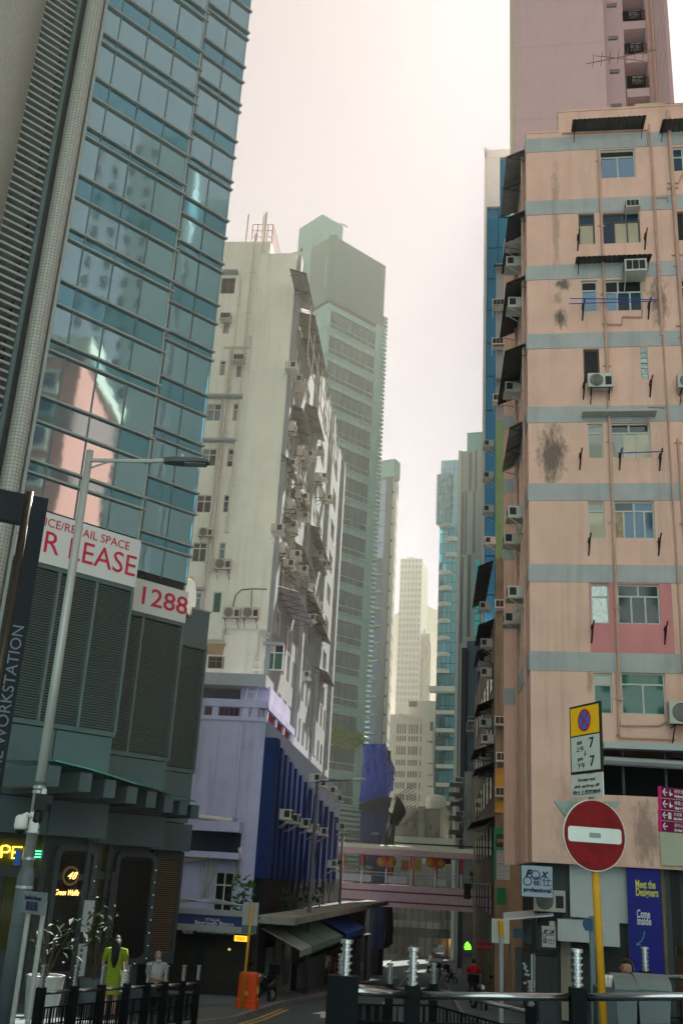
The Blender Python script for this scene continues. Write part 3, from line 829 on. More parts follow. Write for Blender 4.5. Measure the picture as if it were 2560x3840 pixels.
# tall tiled pier, ventilation slats and the rounded tiled stair tower at the frame edge
def tiled(name, base, tile, joint):
    m = bpy.data.materials.new(name); m.use_nodes = True; N = m.node_tree.nodes; L = m.node_tree.links; b = N['Principled BSDF']
    uv = N.new('ShaderNodeUVMap'); br_ = N.new('ShaderNodeTexBrick'); br_.offset = 0; br_.inputs['Scale'].default_value = 1
    br_.inputs['Color1'].default_value = (*base, 1); br_.inputs['Color2'].default_value = (*[c*.86 for c in base], 1); br_.inputs['Mortar'].default_value = (*joint, 1)
    br_.inputs['Brick Width'].default_value = tile; br_.inputs['Row Height'].default_value = tile; br_.inputs['Mortar Size'].default_value = tile*.07
    L.new(uv.outputs[0], br_.inputs['Vector']); L.new(br_.outputs[0], b.inputs['Base Color']); b.inputs['Roughness'].default_value = .4
    bp = N.new('ShaderNodeBump'); bp.inputs['Strength'].default_value = .4; bp.inputs['Distance'].default_value = .01; bp.invert = True
    L.new(br_.outputs['Fac'], bp.inputs['Height']); L.new(bp.outputs[0], b.inputs['Normal'])
    return m
m_tile = tiled('mosaic_tiles', (.36, .37, .32), .105, (.12, .11, .1))
def curved_wall(name, c, r, a0, a1, z0, z1, m, n=24, closed=False):
    me = bpy.data.meshes.new(name); v = []; f = []; o_ = ORIG[off.name]; uvs = []
    for k in range(n+1):
        a = a0+(a1-a0)*k/n
        for z in (z0, z1): v.append((c.x+r*math.cos(a)-o_.x, c.y+r*math.sin(a)-o_.y, z-o_.z))
    for k in range(n): f.append((2*k, 2*k+2, 2*k+3, 2*k+1))
    me.from_pydata(v, [], f); ul = me.uv_layers.new(name='UVMap')
    for p in me.polygons:
        for li in p.loop_indices:
            vi = me.loops[li].vertex_index; ul.data[li].uv = (r*abs(a1-a0)*(vi//2)/n, z0+(z1-z0)*(vi % 2))
    me.materials.append(m); me.shade_smooth()
    o = bpy.data.objects.new(name, me); COL.objects.link(o); o.parent = off
    return o
uc = GA.px(353, 0)[0]
pc = GA.w(uc, 0, .12)
curved_wall('tiled_pier', pc, .27, 0, 2*PI, -3, 66, m_tile, 20)
GA.piece('pier_reveal', m_trans, off, uc+.27, uc+.36, -3, 66, -.05, .3)
GA.piece('pier_backing', m_steel, off, uc-.75, uc-.2, -3, 66, -.3, -.02)
u0 = GA.px(262, 0)[0]; dz = .255
usl0, usl1 = uc-1.55, uc-.55
mb = MB(); GA.box(mb, usl0-.4, usl1+.1, -3, 66, -.8, -.35); mb.build('vent_void', m_void, off)
z = 3.0
while z < 40:
    GA.piece('vent_slat', m_trans, off, usl0, usl1, z, z+.075, -.3, .0); z += dz
GA.piece('vent_edge', m_slat, off, usl1, usl1+.12, -3, 66, -.3, .06)
cc = GA.w(usl0-3.35, 0, -2.0)
curved_wall('rounded_stair_tower', cc, 3.9, math.atan2(GA.n.y, GA.n.x)-1.6, math.atan2(GA.n.y, GA.n.x)+1.6, -3, 66, m_tile, 40)
# lease banners
m_ban = mat('banner_vinyl', (.62, .62, .6), rough=.5, var=.04, bump=.02)
m_red = mat('banner_red', (.55, .012, .05), rough=.5, var=.05, bump=0)
zb0, zb1 = GA.px(495, 2207)[1], GA.px(516, 2032)[1]
bn = MB(); GA.box(bn, uS-6.6, uS+.02, zb0, zb1, .13, .17)
ban = tag(bn.build('lease_banner', m_ban, None, loc=GA.w(uS-3, zb0, .15)), 'long white banner with red for-lease lettering, across the slatted podium', 'banner')
hh = zb1-zb0
def uA(x, y): return GA.px(.574*x, 1900+.574*y)[0]
tx0, tx1 = uA(300, 230), uA(868, 400)
wt = tx1-tx0
text('OFFICE/RETAIL SPACE', GA, ban, uA(828, 250)-.0, zb1-hh*.2, .5, m_red, width=(uA(828, 250)-uA(300, 100))*1.27, d=.18, align='RIGHT', height=hh*.17)
text('FOR LEASE', GA, ban, uA(868, 420), zb0+hh*.40, .9, m_red, width=uA(868, 420)-uA(30, 160), d=.18, align='RIGHT', height=hh*.43)
zb2, zb3 = GB.px(683, 2340)[1], GB.px(690, 2222)[1]
bn = MB(); GB.box(bn, uS-.4, uE+.02, zb2, zb3, .13, .17)
ban2 = tag(bn.build('number_banner', m_ban, None, loc=GB.w(uS, zb2, .15)), 'white banner with the red number 1288 hung below the second glass bay', 'banner')
def uB(x, y): return GB.px(.574*x, 1900+.574*y)[0]
h2 = zb3-zb2
text('1288', GB, ban2, (uB(895, 580)+uB(1190, 660))/2, zb2+h2*.5, 1.0, m_red, width=uB(1190, 660)-uB(895, 580), d=.18, height=h2*.56, bold=.008)
# ================================================================== white apartment block
def k5(x, y): return 700+.574*x, 800+.574*y
def k6(x, y): return 600+.5102*x, 1900+.5102*y
WC = at(1050, 1760, 57.0)
WF = Face(WC, -84.0); WR = Face(WC, 6.0)
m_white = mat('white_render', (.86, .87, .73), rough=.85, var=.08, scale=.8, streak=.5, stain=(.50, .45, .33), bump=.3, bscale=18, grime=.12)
m_white2 = mat('shade_toned_render', (.33, .37, .38), rough=.85, var=.14, streak=.45, stain=(.25, .24, .21), bump=.25, bscale=18, grime=.2)  # darker than the front render: the street side's shade is in this colour
m_wpipe = mat('white_pipe', (.66, .62, .52), rough=.6, var=.15, streak=.3)
m_wfm = mat('white_frame', (.62, .62, .56), rough=.5, var=.1)
g_tealw = glass('bluish_window', (.16, .24, .26), metal=.45, rough=.06)
wb = thing('white_block', 'tall white apartment block with cluttered street side of air conditioners and awnings', 'building', (WC.x, WC.y, gz(57)))
zr = WF.px(985, 955)[1]; zr2 = WF.px(960, 905)[1]
ulft = WF.px(560, 1800)[0]
ustep = WF.px(1012, 950)[0]
wins = []
def Wr(x0, y0, x1, y1, k=k5): a = k(x0, y0); b = k(x1, y1); return WF.rect(a[0], a[1], b[0], b[1])
for r, fm, gm, cols, rows, spl in (
    (Wr(222, 420, 315, 522), m_brown, [g_dark], (0, .5, 1), (0, 1), None), (Wr(232, 712, 278, 785), m_wfm, [g_blind], (0, 1), (0, 1), None),
    (Wr(213, 960, 252, 1058), m_wfm, [g_blind, g_dark], (0, 1), (0, .75, 1), None), (Wr(318, 990, 372, 1070), m_wfm, [g_tealw], (0, 1), (0, 1), None),
    (Wr(127, 1240, 228, 1355), m_wfm, [g_tealw, g_tealw, g_blind, g_dark], (0, .5, 1), (0, .65, 1), None), (Wr(300, 1240, 347, 1355), m_wfm, [g_blind, g_dark], (0, 1), (0, .68, 1), None),
    (Wr(97, 1535, 192, 1650), m_wfm, [g_tealw, g_dark], (0, .5, 1), (0, .65, 1), None), (Wr(263, 1535, 316, 1655), m_wfm, [g_dark, g_blind, g_dark], (0, 1), (0, .35, .68, 1), None),
    (Wr(63, 1838, 160, 1955), m_wfm, [g_dark], (0, .5, 1), (0, .65, 1), None), (Wr(237, 1838, 283, 1955), m_wfm, [g_dark], (0, 1), (0, .65, 1), None),
    (Wr(235, 262, 342, 405, k6), m_wfm, [g_dark], (0, .5, 1), (0, .7, 1), None), (Wr(430, 262, 478, 408, k6), m_wfm, [g_tealw], (0, 1), (0, .68, 1), None),
    (Wr(190, 630, 300, 770, k6), m_wfm, [g_tealw], (0, .5, 1), (0, .72, 1), None), (Wr(385, 625, 450, 780, k6), m_wfm, [g_green, g_tealw], (0, 1), (0, 1), None),
    (Wr(350, 1100, 470, 1190, k6), m_brown, [g_dark], (0, .5, 1), (0, .6, 1), None), (Wr(770, 1012, 905, 1200, k6), m_wfm, [g_green, g_green, g_cream, g_dark], (0, .5, 1), (0, .68, 1), None)):
    wins.append((r, fm, gm, cols, rows, spl))
zg = gz(57)
mb = MB(); wall(WF, mb, ulft, 0, zg, zr, [w_[0] for w_ in wins], .2)
mb.build('front_wall', m_white, wb)
for r, fm, gm, cols, rows, spl in wins: window(WF, wb, r, fm, gm, cols, rows, fw=.06, rec=.1, split=spl)
# shallow full-height pilaster
ua_, ub_ = WF.px(*k5(400, 1200))[0], 0
mb = MB(); hs = [w_[0] for w_ in wins if w_[0][0] > ua_]
wall(WF, mb, ua_, .0, WF.px(*k6(500, 900))[1], zr+.0, [], .2, d=.18)
mb.quad(WF.w(ua_, 8, 0), WF.w(ua_, 8, .18), WF.w(ua_, zr, .18), WF.w(ua_, zr, 0)); mb.build('pilaster', m_white, wb)
mb = MB(); WF.box(mb, ulft, ustep, zr, zr2, -3, 0); mb.build('roof_parapet', m_white, wb)
LW = 39.0; se = -1 if WR.e.y < 0 else 1
def wu(t): return se*t
# street side with rows of windows
nf = 13; fh = 2.98
zf0 = WF.px(1030, 2380)[1]; zfl = [zf0+k*fh for k in range(0, 16) if zf0+k*fh < zr-1]
hs = []
for z in zfl:
    for q in range(7):
        t = 2.2+q*5.3; a, b = sorted((wu(t), wu(t+2.7))); hs.append((a, b, z+.85, z+2.45))
lowz = []
zl1 = WR.px(1068, 2626)[1]; zl0 = WR.px(1062, 2724)[1]
for (y1, y0, n0) in ((2626, 2724, 14),):
    for q in range(n0):
        t = .5+q*2.55; a, b = sorted((wu(t), wu(t+1.35))); hs.append((a, b, zl0, zl1))
zm1, zm0 = zl1+2.95+.1, zl0+2.95
for q in range(11):
    t = 6+q*2.6; a, b = sorted((wu(t), wu(t+1.3))); hs.append((a, b, zm0, zm1))
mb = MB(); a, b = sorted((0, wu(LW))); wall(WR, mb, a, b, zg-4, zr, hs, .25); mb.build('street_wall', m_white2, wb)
gset = [g_tealw, g_navy, g_dark, g_blind, g_sky]
for h in hs: window(WR, wb, h, m_wfm, [random.choice(gset) for _ in range(3)], (0, .5, 1), (0, 1), fw=.07, rec=.12)
mb = MB()
p0, p1 = WF.w(ulft, 0), WR.w(wu(LW), 0); p2 = p0+(p1-WC)*1.0
mb.v += [Vector((q.x, q.y, zr-.02)) for q in (WC-WF.n*.02, p1, p2, p0)]; mb.f.append((0, 1, 2, 3))
mb.quad(Vector((p1.x, p1.y, zg-4)), Vector((p2.x, p2.y, zg-4)), Vector((p2.x, p2.y, zr)), Vector((p1.x, p1.y, zr)))
mb.quad(Vector((p0.x, p0.y, zg)), Vector((p0.x, p0.y, zr)), Vector((p2.x, p2.y, zr)), Vector((p2.x, p2.y, zg)))
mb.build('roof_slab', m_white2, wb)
# piers on the street side
for t in (0.05, 13.2, 24.2, 35): 
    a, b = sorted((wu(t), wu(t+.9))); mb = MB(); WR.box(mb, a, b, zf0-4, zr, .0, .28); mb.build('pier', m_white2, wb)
# drainpipes on the front
for x, ya, yb, r in ((960, 880, 2000, .07), (1000, 800, 1400, .07), (838, 1480, 2300, .06), (868, 1300, 2300, .07), (888, 1980, 2380, .06), (905, 1050, 2150, .05)):
    vpipe(x, ya, yb, r, .1, m_wpipe, 'drainpipe', WF, wb)
for pts in ((k5(245, 880), k5(410, 880), k5(415, 810)), (k5(150, 1185), k5(370, 1190)), (k6(340, 985), k6(460, 985), k6(470, 900)), (k6(740, 920), k6(800, 975), k6(800, 930))):
    MB().tube([WF.w(*WF.px(*q), .12) for q in pts], .07, 6).build('branch_pipe', m_wpipe, wb)
vpipe(k6(735, 1000)[0], k6(0, 930)[1], k6(0, 1290)[1], .07, .1, m_wpipe, 'drainpipe', WF, wb)
# hoods over windows
for x0, x1, y, k in ((222, 340, 395, k5), (130, 365, 1205, k5), (95, 325, 1490, k5), (250, 330, 610, k6), (765, 910, 1010, k6)):
    a, b = k(x0, y), k(x1, y); u0, z = WF.px(*a); u1, _ = WF.px(*b); WF.piece('window_hood', m_white2, wb, u0, u1, z-.08, z+.04, 0, .5)
u0, z = WF.px(*k6(338, 1008)); u1, z2 = WF.px(*k6(485, 1115))
mb = MB()
for k in range(6):
    a0, a1 = PI/2*k/6, PI/2*(k+1)/6
    mb.quad(WF.w(u0, z2+(z-z2)*math.cos(a0)*1.0, .9*math.sin(a0)), WF.w(u1, z2+(z-z2)*math.cos(a0), .9*math.sin(a0)), WF.w(u1, z2+(z-z2)*math.cos(a1), .9*math.sin(a1)), WF.w(u0, z2+(z-z2)*math.cos(a1), .9*math.sin(a1)))
mb.build('curved_awning', mat('tan_awning', (.36, .25, .15), rough=.6, streak=.4), wb)
# air conditioners on the front
for x, y, kd, k in ((262, 715, 'w', k5), (348, 985, 'w', k5), (345, 240, 's', k6)): ac_px(kd, WF, wb, *k(x, y), sc=1.0)
for x, y in ((470, 482), (535, 838), (672, 838)): ac_px('s', WF, wb, *k6(x, y), sc=1.15, d=.18 if x > 500 else 0)
mb = MB(); mb.tube([WF.w(*WF.px(*k6(*q)), .22) for q in ((530, 780), (560, 660), (600, 620), (680, 612), (790, 615))], .03, 5); mb.tube([WF.w(*WF.px(*k6(*q)), .22) for q in ((672, 770), (680, 620))], .025, 5); mb.build('cable', m_black, wb)
# balcony box with parapet where the block steps, and its bars
# awnings and units on the street side
def aw_w(x, y0, y1, proj, m=None, drop=.35): return aw_side(x, y0, y1, proj, m, drop, WR, wb)
for x, y0, y1, pr, m in ((1085, 1005, 1150, 1.1, m_tinl), (1108, 1165, 1400, 1.3, m_tinl), (1082, 1510, 1660, .9, m_tinl), (1145, 1510, 1640, .8, m_tinl), (1052, 1700, 1790, .6, m_tinl), (1062, 1930, 1990, .6, m_tinl),
                         (1032, 2195, 2320, 1.4, m_tinl), (1150, 2290, 2400, .9, None), (1170, 2085, 2140, .8, m_tinl), (1100, 2030, 2150, .7, m_tinl), (1150, 1960, 2090, .8, m_tinl), (1055, 2120, 2180, .7, m_tinl), (1095, 1830, 1920, .7, m_tinl), (1130, 2200, 2330, .8, m_tinl), (1180, 2500, 2560, 1.0, None)):
    aw_w(x, y0, y1, pr, m)
acs = [(1082, 1390), (1105, 1440), (1115, 1455), (1080, 1625), (1112, 1715), (1150, 1720), (1190, 1700), (1080, 1755), (1102, 1822), (1105, 1875), (1180, 1810), (1205, 1800), (1075, 1915), (1130, 1880), (1195, 1870), (1085, 1985), (1130, 1950), (1180, 2000), (1225, 1880),
       (1045, 2080), (1075, 2130), (1100, 2095), (1128, 2150), (1190, 2090), (1205, 2130), (1222, 2130), (1155, 2225), (1188, 2290), (1160, 2330), (1205, 2350), (1137, 2545), (1030, 2000)]
for x, y in acs:
    u, z = WR.px(x-12, y); 
    if -LW < u*1 < LW: put_ac(random.choice('wws'), WR, wb, u, z, 0, sc=1.15)
# caged balconies near the top
for x0, y0, x1, y1 in ((1012, 1030, 1055, 1150), (1045, 1180, 1092, 1305)):
    a = WF.rect(x0, y0, x1, y1, .05); mb = MB(); u0, u1, z0, z1 = a
    for k in range(7): u = u0+(u1-u0)*k/6; mb.tube([WF.w(u, z0, .1), WF.w(u, z1, .1)], .03, 4)
    for k in range(3): z = z0+(z1-z0)*k/2; mb.tube([WF.w(u0, z, .1), WF.w(u1, z, .1)], .03, 4)
    mb.build('window_cage', m_wfm, wb)
mb = MB()
for q in range(9):
    t = 1+q*2.6
    mb.tube([WR.w(wu(t), zr-6.8, 1.0), WR.w(wu(t), zr-3.2, 1.0)], .04, 4)
for zz in (zr-6.8, zr-5.2): mb.tube([WR.w(wu(1), zz, 1.0), WR.w(wu(22), zz, 1.0)], .045, 4)
mb.build('balcony_bars', m_wfm, wb)
# laundry racks and poles out over the street
m_cloth = [mat('laundry_%d' % i, c, rough=.9, var=.2) for i, c in enumerate([(.5, .48, .42), (.2, .22, .3), (.35, .3, .3)])]
for x, y in ((1090, 1790), (1120, 1690), (1190, 1930), (1100, 2160), (1060, 1880), (1200, 2040)):
    u, z = WR.px(x-10, y); mb = MB()
    for k in range(4): mb.tube([WR.w(u, z+.1*k, .3*k+.1), WR.w(u+wu(2.2), z+.1*k, .3*k+.1)], .018, 4)
    mb.build('laundry_rack', m_wfm, wb)
# railing and masts on the roof
mb = MB(); zz = zr2
for k in range(5): u = ulft*.4+(ustep-ulft*.4)*k/4; mb.tube([WF.w(u, zz, -.2), WF.w(u, zz+1.5, -.2)], .03, 4)
for h in (.5, 1.0, 1.5): mb.tube([WF.w(ulft*.4, zz+h, -.2), WF.w(ustep, zz+h, -.2), WF.w(ustep, zz+h, -5)], .025, 4)
mb.build('roof_railing', mat('red_oxide', (.4, .16, .14), rough=.6), wb)
for x, y in ((932, 800), (990, 800)):
    u, z = WF.px(x, y); MB().tube([WF.w(u, zr-3, -.1), WF.w(u, z, -.1)], .06, 6).build('roof_mast', m_wpipe, wb)

# ================================================================== lavender podium block with blue fins
LC = at(975, 3000, 44.5)
LF = Face(LC, -84.0); LR = Face(LC, 6.0); sl_e = -1 if LR.e.y < 0 else 1
m_lav = mat('lavender_render', (.48, .47, .66), rough=.85, var=.1, streak=.55, stain=(.13, .13, .2), bump=.25, bscale=18, grime=.2)
m_fin = mat('navy_fin', (.006, .024, .11), rough=.6, var=.2, scale=2, bump=.05)
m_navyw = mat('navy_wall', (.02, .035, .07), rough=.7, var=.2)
lv = thing('lavender_block', 'low lavender corner building with roof terrace and a street side of navy fins', 'building', (LC.x, LC.y, gz(44.5)))
lz0 = gz(44.5)-1; lzr = LF.px(*k6(600, 1555))[1]; lzt = LF.px(*k6(600, 1445))[1]
lu0 = LF.px(560, 3000)[0]
wn = [LF.rect(830, 3280, 868, 3420)]
lzlow = LF.px(850, 3205)[1]
mb = MB(); wall(LF, mb, lu0, 0, lzlow, lzr, [], .2); mb.build('front_wall', m_lav, lv)
hb = LF.rect(800, 3270, 872, 3440); mb = MB(); wall(LF, mb, lu0, 0, lz0, lzlow, [hb], .3, d=-.0); mb.build('lower_wall', m_lav, lv)
window(LF, lv, hb, m_wfm, [g_dark], (0, .5, 1), (0, .7, 1), fw=.06, rec=.15)
mb = MB(); LF.box(mb, lu0, .02, lzr-.12, lzr+.06, -.2, .08); mb.build('ledge', m_lav, lv)
# terrace parapet: posts, coping, red bars
m_rbar = mat('red_bar', (.32, .05, .05), rough=.6, var=.2)
LFp = [LF.px(*k6(x, 1500))[0] for x in (300, 405, 630, 700)]
for u in LFp: LF.piece('parapet_post', m_lav, lv, u-.14, u+.14, lzr+.06, lzt-.18, -.25, 0)
LF.piece('parapet_coping', m_lav, lv, lu0, .05, lzt-.18, lzt+.15, -.3, .05)
mb = MB(); u = lu0
while u < 0: mb.tube([LF.w(u, lzr, -.1), LF.w(u, lzt-.2, -.1)], .018, 4); u += .22
mb.build('parapet_bars', m_rbar, lv)
a, b = sorted((0, sl_e*9)); LR.piece('parapet_coping', m_lav, lv, a, b, lzt-.18, lzt+.15, -.3, .02)
for k in range(4):
    t = sl_e*(.3+k*2.6); LR.piece('parapet_post', m_lav, lv, t-.15, t+.15, lzr+.06, lzt-.18, -.28, 0)
mb = MB()
for k in range(36): t = sl_e*(.4+k*.23); mb.tube([LR.w(t, lzr, -.12), LR.w(t, lzt-.2, -.12)], .018, 4)
mb.build('parapet_bars', m_rbar, lv)
LLn = 38.0
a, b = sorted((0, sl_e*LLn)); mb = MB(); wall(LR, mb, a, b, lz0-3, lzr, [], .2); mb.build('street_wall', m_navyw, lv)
mb = MB(); q0, q1 = LF.w(lu0, 0), LR.w(sl_e*LLn, 0); q2 = q0+(q1-LC)
mb.v += [Vector((q.x, q.y, lzr)) for q in (LC, q1, q2, q0)]; mb.f.append((0, 1, 2, 3)); mb.quad(Vector((q1.x, q1.y, lz0-3)), Vector((q2.x, q2.y, lz0-3)), Vector((q2.x, q2.y, lzr)), Vector((q1.x, q1.y, lzr))); mb.build('terrace', m_lav, lv)
# pale strips of wall and navy fins of alternating length
k = 0
for t0, ytop in ((.0, 2766), (1.55, 2792), (3.25, 2815), (5.1, 2834), (7.0, 2858), (9.1, 2874), (11.5, 2890), (14, 2900), (17, 2905), (20, 2905), (23.5, 2905), (27, 2905), (31, 2905)):
    zt_ = LR.px(LR and 1000+t0*7, ytop)[1] if t0 < 0 else None
    P = LR.w(sl_e*t0, 0, .5) - Vector((0, 0, EYE)); Dh = math.hypot(P.x, P.y)
    # fin tops step down along the street
    z1 = LF.px(1000, 2766)[1] - .0 if k == 0 else lzr-.9-.12*k
    a, b = sorted((sl_e*t0, sl_e*(t0+.95)))
    zlow = lzr-6.5-.02*k
    LR.piece('navy_fin', m_fin, lv, a, b, zlow, z1, 0.0, .55)
    a2, b2 = sorted((sl_e*(t0+.95), sl_e*(t0+1.3)))
    LR.piece('pale_strip', m_lav, lv, a2, b2, zlow-.4, z1-3.4, 0, .3)
    k += 1
# shaded black first floor and pipework
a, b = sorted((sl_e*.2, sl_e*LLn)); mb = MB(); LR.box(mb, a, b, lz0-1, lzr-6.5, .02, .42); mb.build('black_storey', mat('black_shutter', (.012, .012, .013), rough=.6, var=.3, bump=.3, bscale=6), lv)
for x, y in ((1012, 3070), (1045, 3085), (1092, 3100), (1130, 3118), (1168, 3130), (1138, 2930), (1165, 2950), (1205, 2975), (1235, 3005), (1245, 3110), (1210, 3250), (1235, 3245)):
    u, z = LR.px(x-8, y); put_ac('w', LR, lv, u, z, .45, sc=1.0)
for t in (34,): MB().tube([LR.w(sl_e*t, lzr-8, .6), LR.w(sl_e*t, lzr-2.2, .6)], .05, 5).build('drainpipe', mat('grey_pipe', (.3, .32, .33), rough=.6), lv)
vpipe(k6(605, 1700)[0], k6(0, 1590)[1], 3070, .07, .1, m_lav, 'drainpipe', LF, lv)
MB().tube([LF.w(*LF.px(*q), .12) for q in ((735, 3062), (875, 3078), (905, 3125))], .09, 8).build('branch_pipe', m_wpipe, lv)
MB().tube([LF.w(*LF.px(*q), .12) for q in ((670, 3230), (860, 3210), (905, 3215), (900, 3180))], .11, 8).build('branch_pipe', m_wpipe, lv)
# balcony slab, bars and chair ledge
u0, z0 = LF.px(690, 3190); LF.piece('balcony_slab', m_lav, lv, u0, LF.px(910, 3190)[0], z0-.25, z0, 0, .9)
zz = LF.px(800, 3120)[1]; LF.piece('balcony_lintel', m_lav, lv, u0, LF.px(905, 3190)[0], zz, zz+.4, 0, .9)
mb = MB(); 
for k in range(22): u = u0+(LF.px(905, 3190)[0]-u0)*k/21; mb.tube([LF.w(u, z0, .85), LF.w(u, zz, .85)], .016, 4)
mb.build('balcony_bars', m_black, lv)
mb = MB(); LF.box(mb, u0, LF.px(900, 3190)[0], z0, zz, .0, .02); mb.build('balcony_recess', m_navyw, lv)
# pergola roof room behind the terrace
mb = MB(); a = LF.rect(760, 2560, 1020, 2575, -3); LF.box(mb, a[0]-1, a[1], a[2]-.25, a[3]+.1, -3.5, -1.2); mb.build('roof_slab', m_white2, lv)
mb = MB(); a = LF.rect(760, 2590, 900, 2610, -2.2); LF.box(mb, a[0]-1, a[1], lzr, a[3], -3.3, -2.2); mb.build('roof_room', m_navyw, lv)
mb = MB(); a = LF.rect(905, 2580, 1015, 2720, -2.5); LF.box(mb, a[0], a[1], lzr, a[3], -9, -2.0); mb.build('roof_stair', m_lav, lv)
# ladder
mb = MB(); u, z0 = LF.px(905, 2705, -1.5); 
for s in (0, .45): mb.tube([LF.w(u+s, lzr, -1.2), LF.w(u+s+.35, lzr+3.2, -1.8)], .03, 4)
for k in range(9): mb.tube([LF.w(u+.35*k/9, lzr+.35*k, -1.2-.06*k), LF.w(u+.45+.35*k/9, lzr+.35*k, -1.2-.06*k)], .02, 4)
tag(mb.build('ladder', m_wfm, None), 'aluminium ladder leaning on the lavender roof terrace', 'ladder')
# pipes of cloth hanging from the wall
m_tarp = mat('grey_tarpaulin', (.42, .45, .45), rough=.7, var=.2, bump=.6, bscale=4)
def drape(name, pts, label, cat, m=m_tarp, face=LF, d=.3):
    mb = MB(); n = len(pts)
    for (l0, r0), (l1, r1) in zip(pts, pts[1:]):
        for k in range(6):
            def q(l, r, t, ph): 
                x, y = l[0]+(r[0]-l[0])*t, l[1]+(r[1]-l[1])*t; u, z = face.px(x, y); return face.w(u, z, d+.06*math.sin(t*14+ph))
            a, b = k/6, (k+1)/6; y0 = l0[1]*.02; y1 = l1[1]*.02
            mb.quad(q(l1, r1, a, y1), q(l1, r1, b, y1), q(l0, r0, b, y0), q(l0, r0, a, y0))
            mb.quad(*[v - face.n*.02 for v in (q(l1, r1, b, y1), q(l1, r1, a, y1), q(l0, r0, a, y0), q(l0, r0, b, y0))])
    return tag(mb.build(name, m, None, smooth=True), label, cat)
drape('tarpaulin', [((790, 3203), (828, 3200)), ((778, 3230), (822, 3235)), ((775, 3270), (805, 3290)), ((766, 3320), (788, 3330)), ((756, 3355), (785, 3366))], 'grey tarpaulin hanging over a pipe on the lavender wall', 'tarpaulin')
drape('rag', [((874, 3066), (882, 3064)), ((876, 3090), (893, 3085)), ((878, 3105), (906, 3120)), ((898, 3120), (908, 3126))], 'pale rag knotted at the bend of the lavender wall pipe', 'rag')
drape('cloth_strip', [((888, 3206), (906, 3206)), ((892, 3250), (904, 3255)), ((894, 3290), (906, 3296))], 'narrow grey cloth strip hanging beside the lavender corner', 'cloth')
# ================================================================== teal office tower (louvred top)
TC = at(1251, 880, 116.0)
TR = Face(TC, 48.3); TL = Face(TC, -41.5)
m_tpan = mat('pale_green_panel', (.22, .48, .45), rough=.4, var=.08, bump=.03)
m_tlou = mat('green_louvre', (.2, .37, .35), rough=.5, var=.08, bump=0)
m_tdk = mat('tower_shade', (.03, .07, .075), rough=.6, var=0, bump=0)
g_teal = glass('teal_dark_glass', (.004, .11, .15), metal=.0, rough=.2, spec=.35, var=.3)
g_teal2 = glass('teal_side_glass', (.28, .5, .56), metal=.8, rough=.06)
tt = thing('teal_tower', 'teal office tower with banded windows and a louvred top, hazy in mid-distance', 'tower', (TC.x, TC.y, gz(116)))
ztt = TC.z; zlb = TR.px(1233.5, 1120)[1]; uTr = TR.px(1446, 995)[0]; uTl = TL.px(1168, 925)[0]
mb = MB(); TR.box(mb, .1, uTr, gz(120)-2, ztt, -8, -.5); mb.build('core', m_tdk, tt)
mb = MB(); TL.box(mb, uTl, -.9, gz(120)-2, ztt, -8, -.5); mb.build('core', m_tdk, tt)
n = 46; st = (ztt-zlb)/n
for face, a, b in ((TR, -.4, uTr), (TL, uTl, .4)):
    for k in range(n): face.piece('louvre_slat', m_tlou, tt, a, b, zlb+st*k+.03, zlb+st*k+st*.62, -.5, .05)
TL.piece('louvre_post', m_tpan, tt, *(lambda u: (u-.15, u+.15))(TL.px(1222, 1030)[0]), TL.px(1222, 1075)[1], TL.px(1222, 960)[1], 0, .12)
fl_y = [1148, 1225]
zf1 = TR.px(1250, 1150)[1]
# floor pitch from the window bands
pit = (TR.px(1290, 1165)[1]-TR.px(1255, 2330)[1])/12.6
pit = 3.72
zz = zlb-.5
nb = 9
k = 0
while zz > TR.px(1300, 3000)[1]:
    # spandrel panels, ledges, window band with mullions
    z_sp = zz-1.05; z_w0 = zz-pit
    for q in range(nb):
        a, b = uTr*q/nb, uTr*(q+1)/nb
        TR.piece('spandrel_panel', m_tpan, tt, a+.03, b-.03, z_sp+.1, zz-.12, -.4, .02)
        TR.piece('pane', g_teal, tt, a+.04, b-.04, z_w0+.95, z_sp, -.45, -.08, tilt=.004); TR.piece('pane', g_teal, tt, a+.04, b-.04, z_w0+.1, z_w0+.85, -.45, -.08, tilt=.004)
    TR.piece('sill_band', m_tpan, tt, 0, uTr, z_w0-.1, z_w0+.06, -.4, .14); TR.piece('sill_band', m_tpan, tt, 0, uTr, zz-.3, zz-.16, -.4, .1)
    TR.piece('transom', m_tpan, tt, 0, uTr, z_w0+.85, z_w0+.95, -.4, .0)
    for face, a, b in ((TL, -1.7, 0), (TL, uTl, uTl+.15)): face.piece('corner_panel', m_tpan, tt, a, b, z_w0, zz-.05, -.4, .06)
    TL.piece('spandrel_panel', m_tpan, tt, uTl, -1.7, z_sp+.1, zz-.12, -.4, .02)
    TL.piece('pane', g_teal2, tt, uTl+.15, -1.75, z_w0+.95, z_sp, -.45, -.06); TL.piece('pane', g_teal2, tt, uTl+.15, -1.75, z_w0+.1, z_w0+.85, -.45, -.06)
    zz -= pit; k += 1
zbl = zz
for k in range(14): TR.piece('louvre_slat', m_tlou, tt, -.3, uTr, zbl-.55*k-.5, zbl-.55*k-.2, -.5, .05)
# zig-zag service fins on the far corner
for k in range(100):
    z = ztt-8.5-k*.62
    if z < zbl: break
    TR.piece('corner_fin', m_tlou, tt, uTr-.1, uTr+.75, z, z+.3, -1.1, .15)
TR.piece('corner_pier', m_tpan, tt, uTr-1.3, uTr-.12, zbl, zlb, -.3, .1)
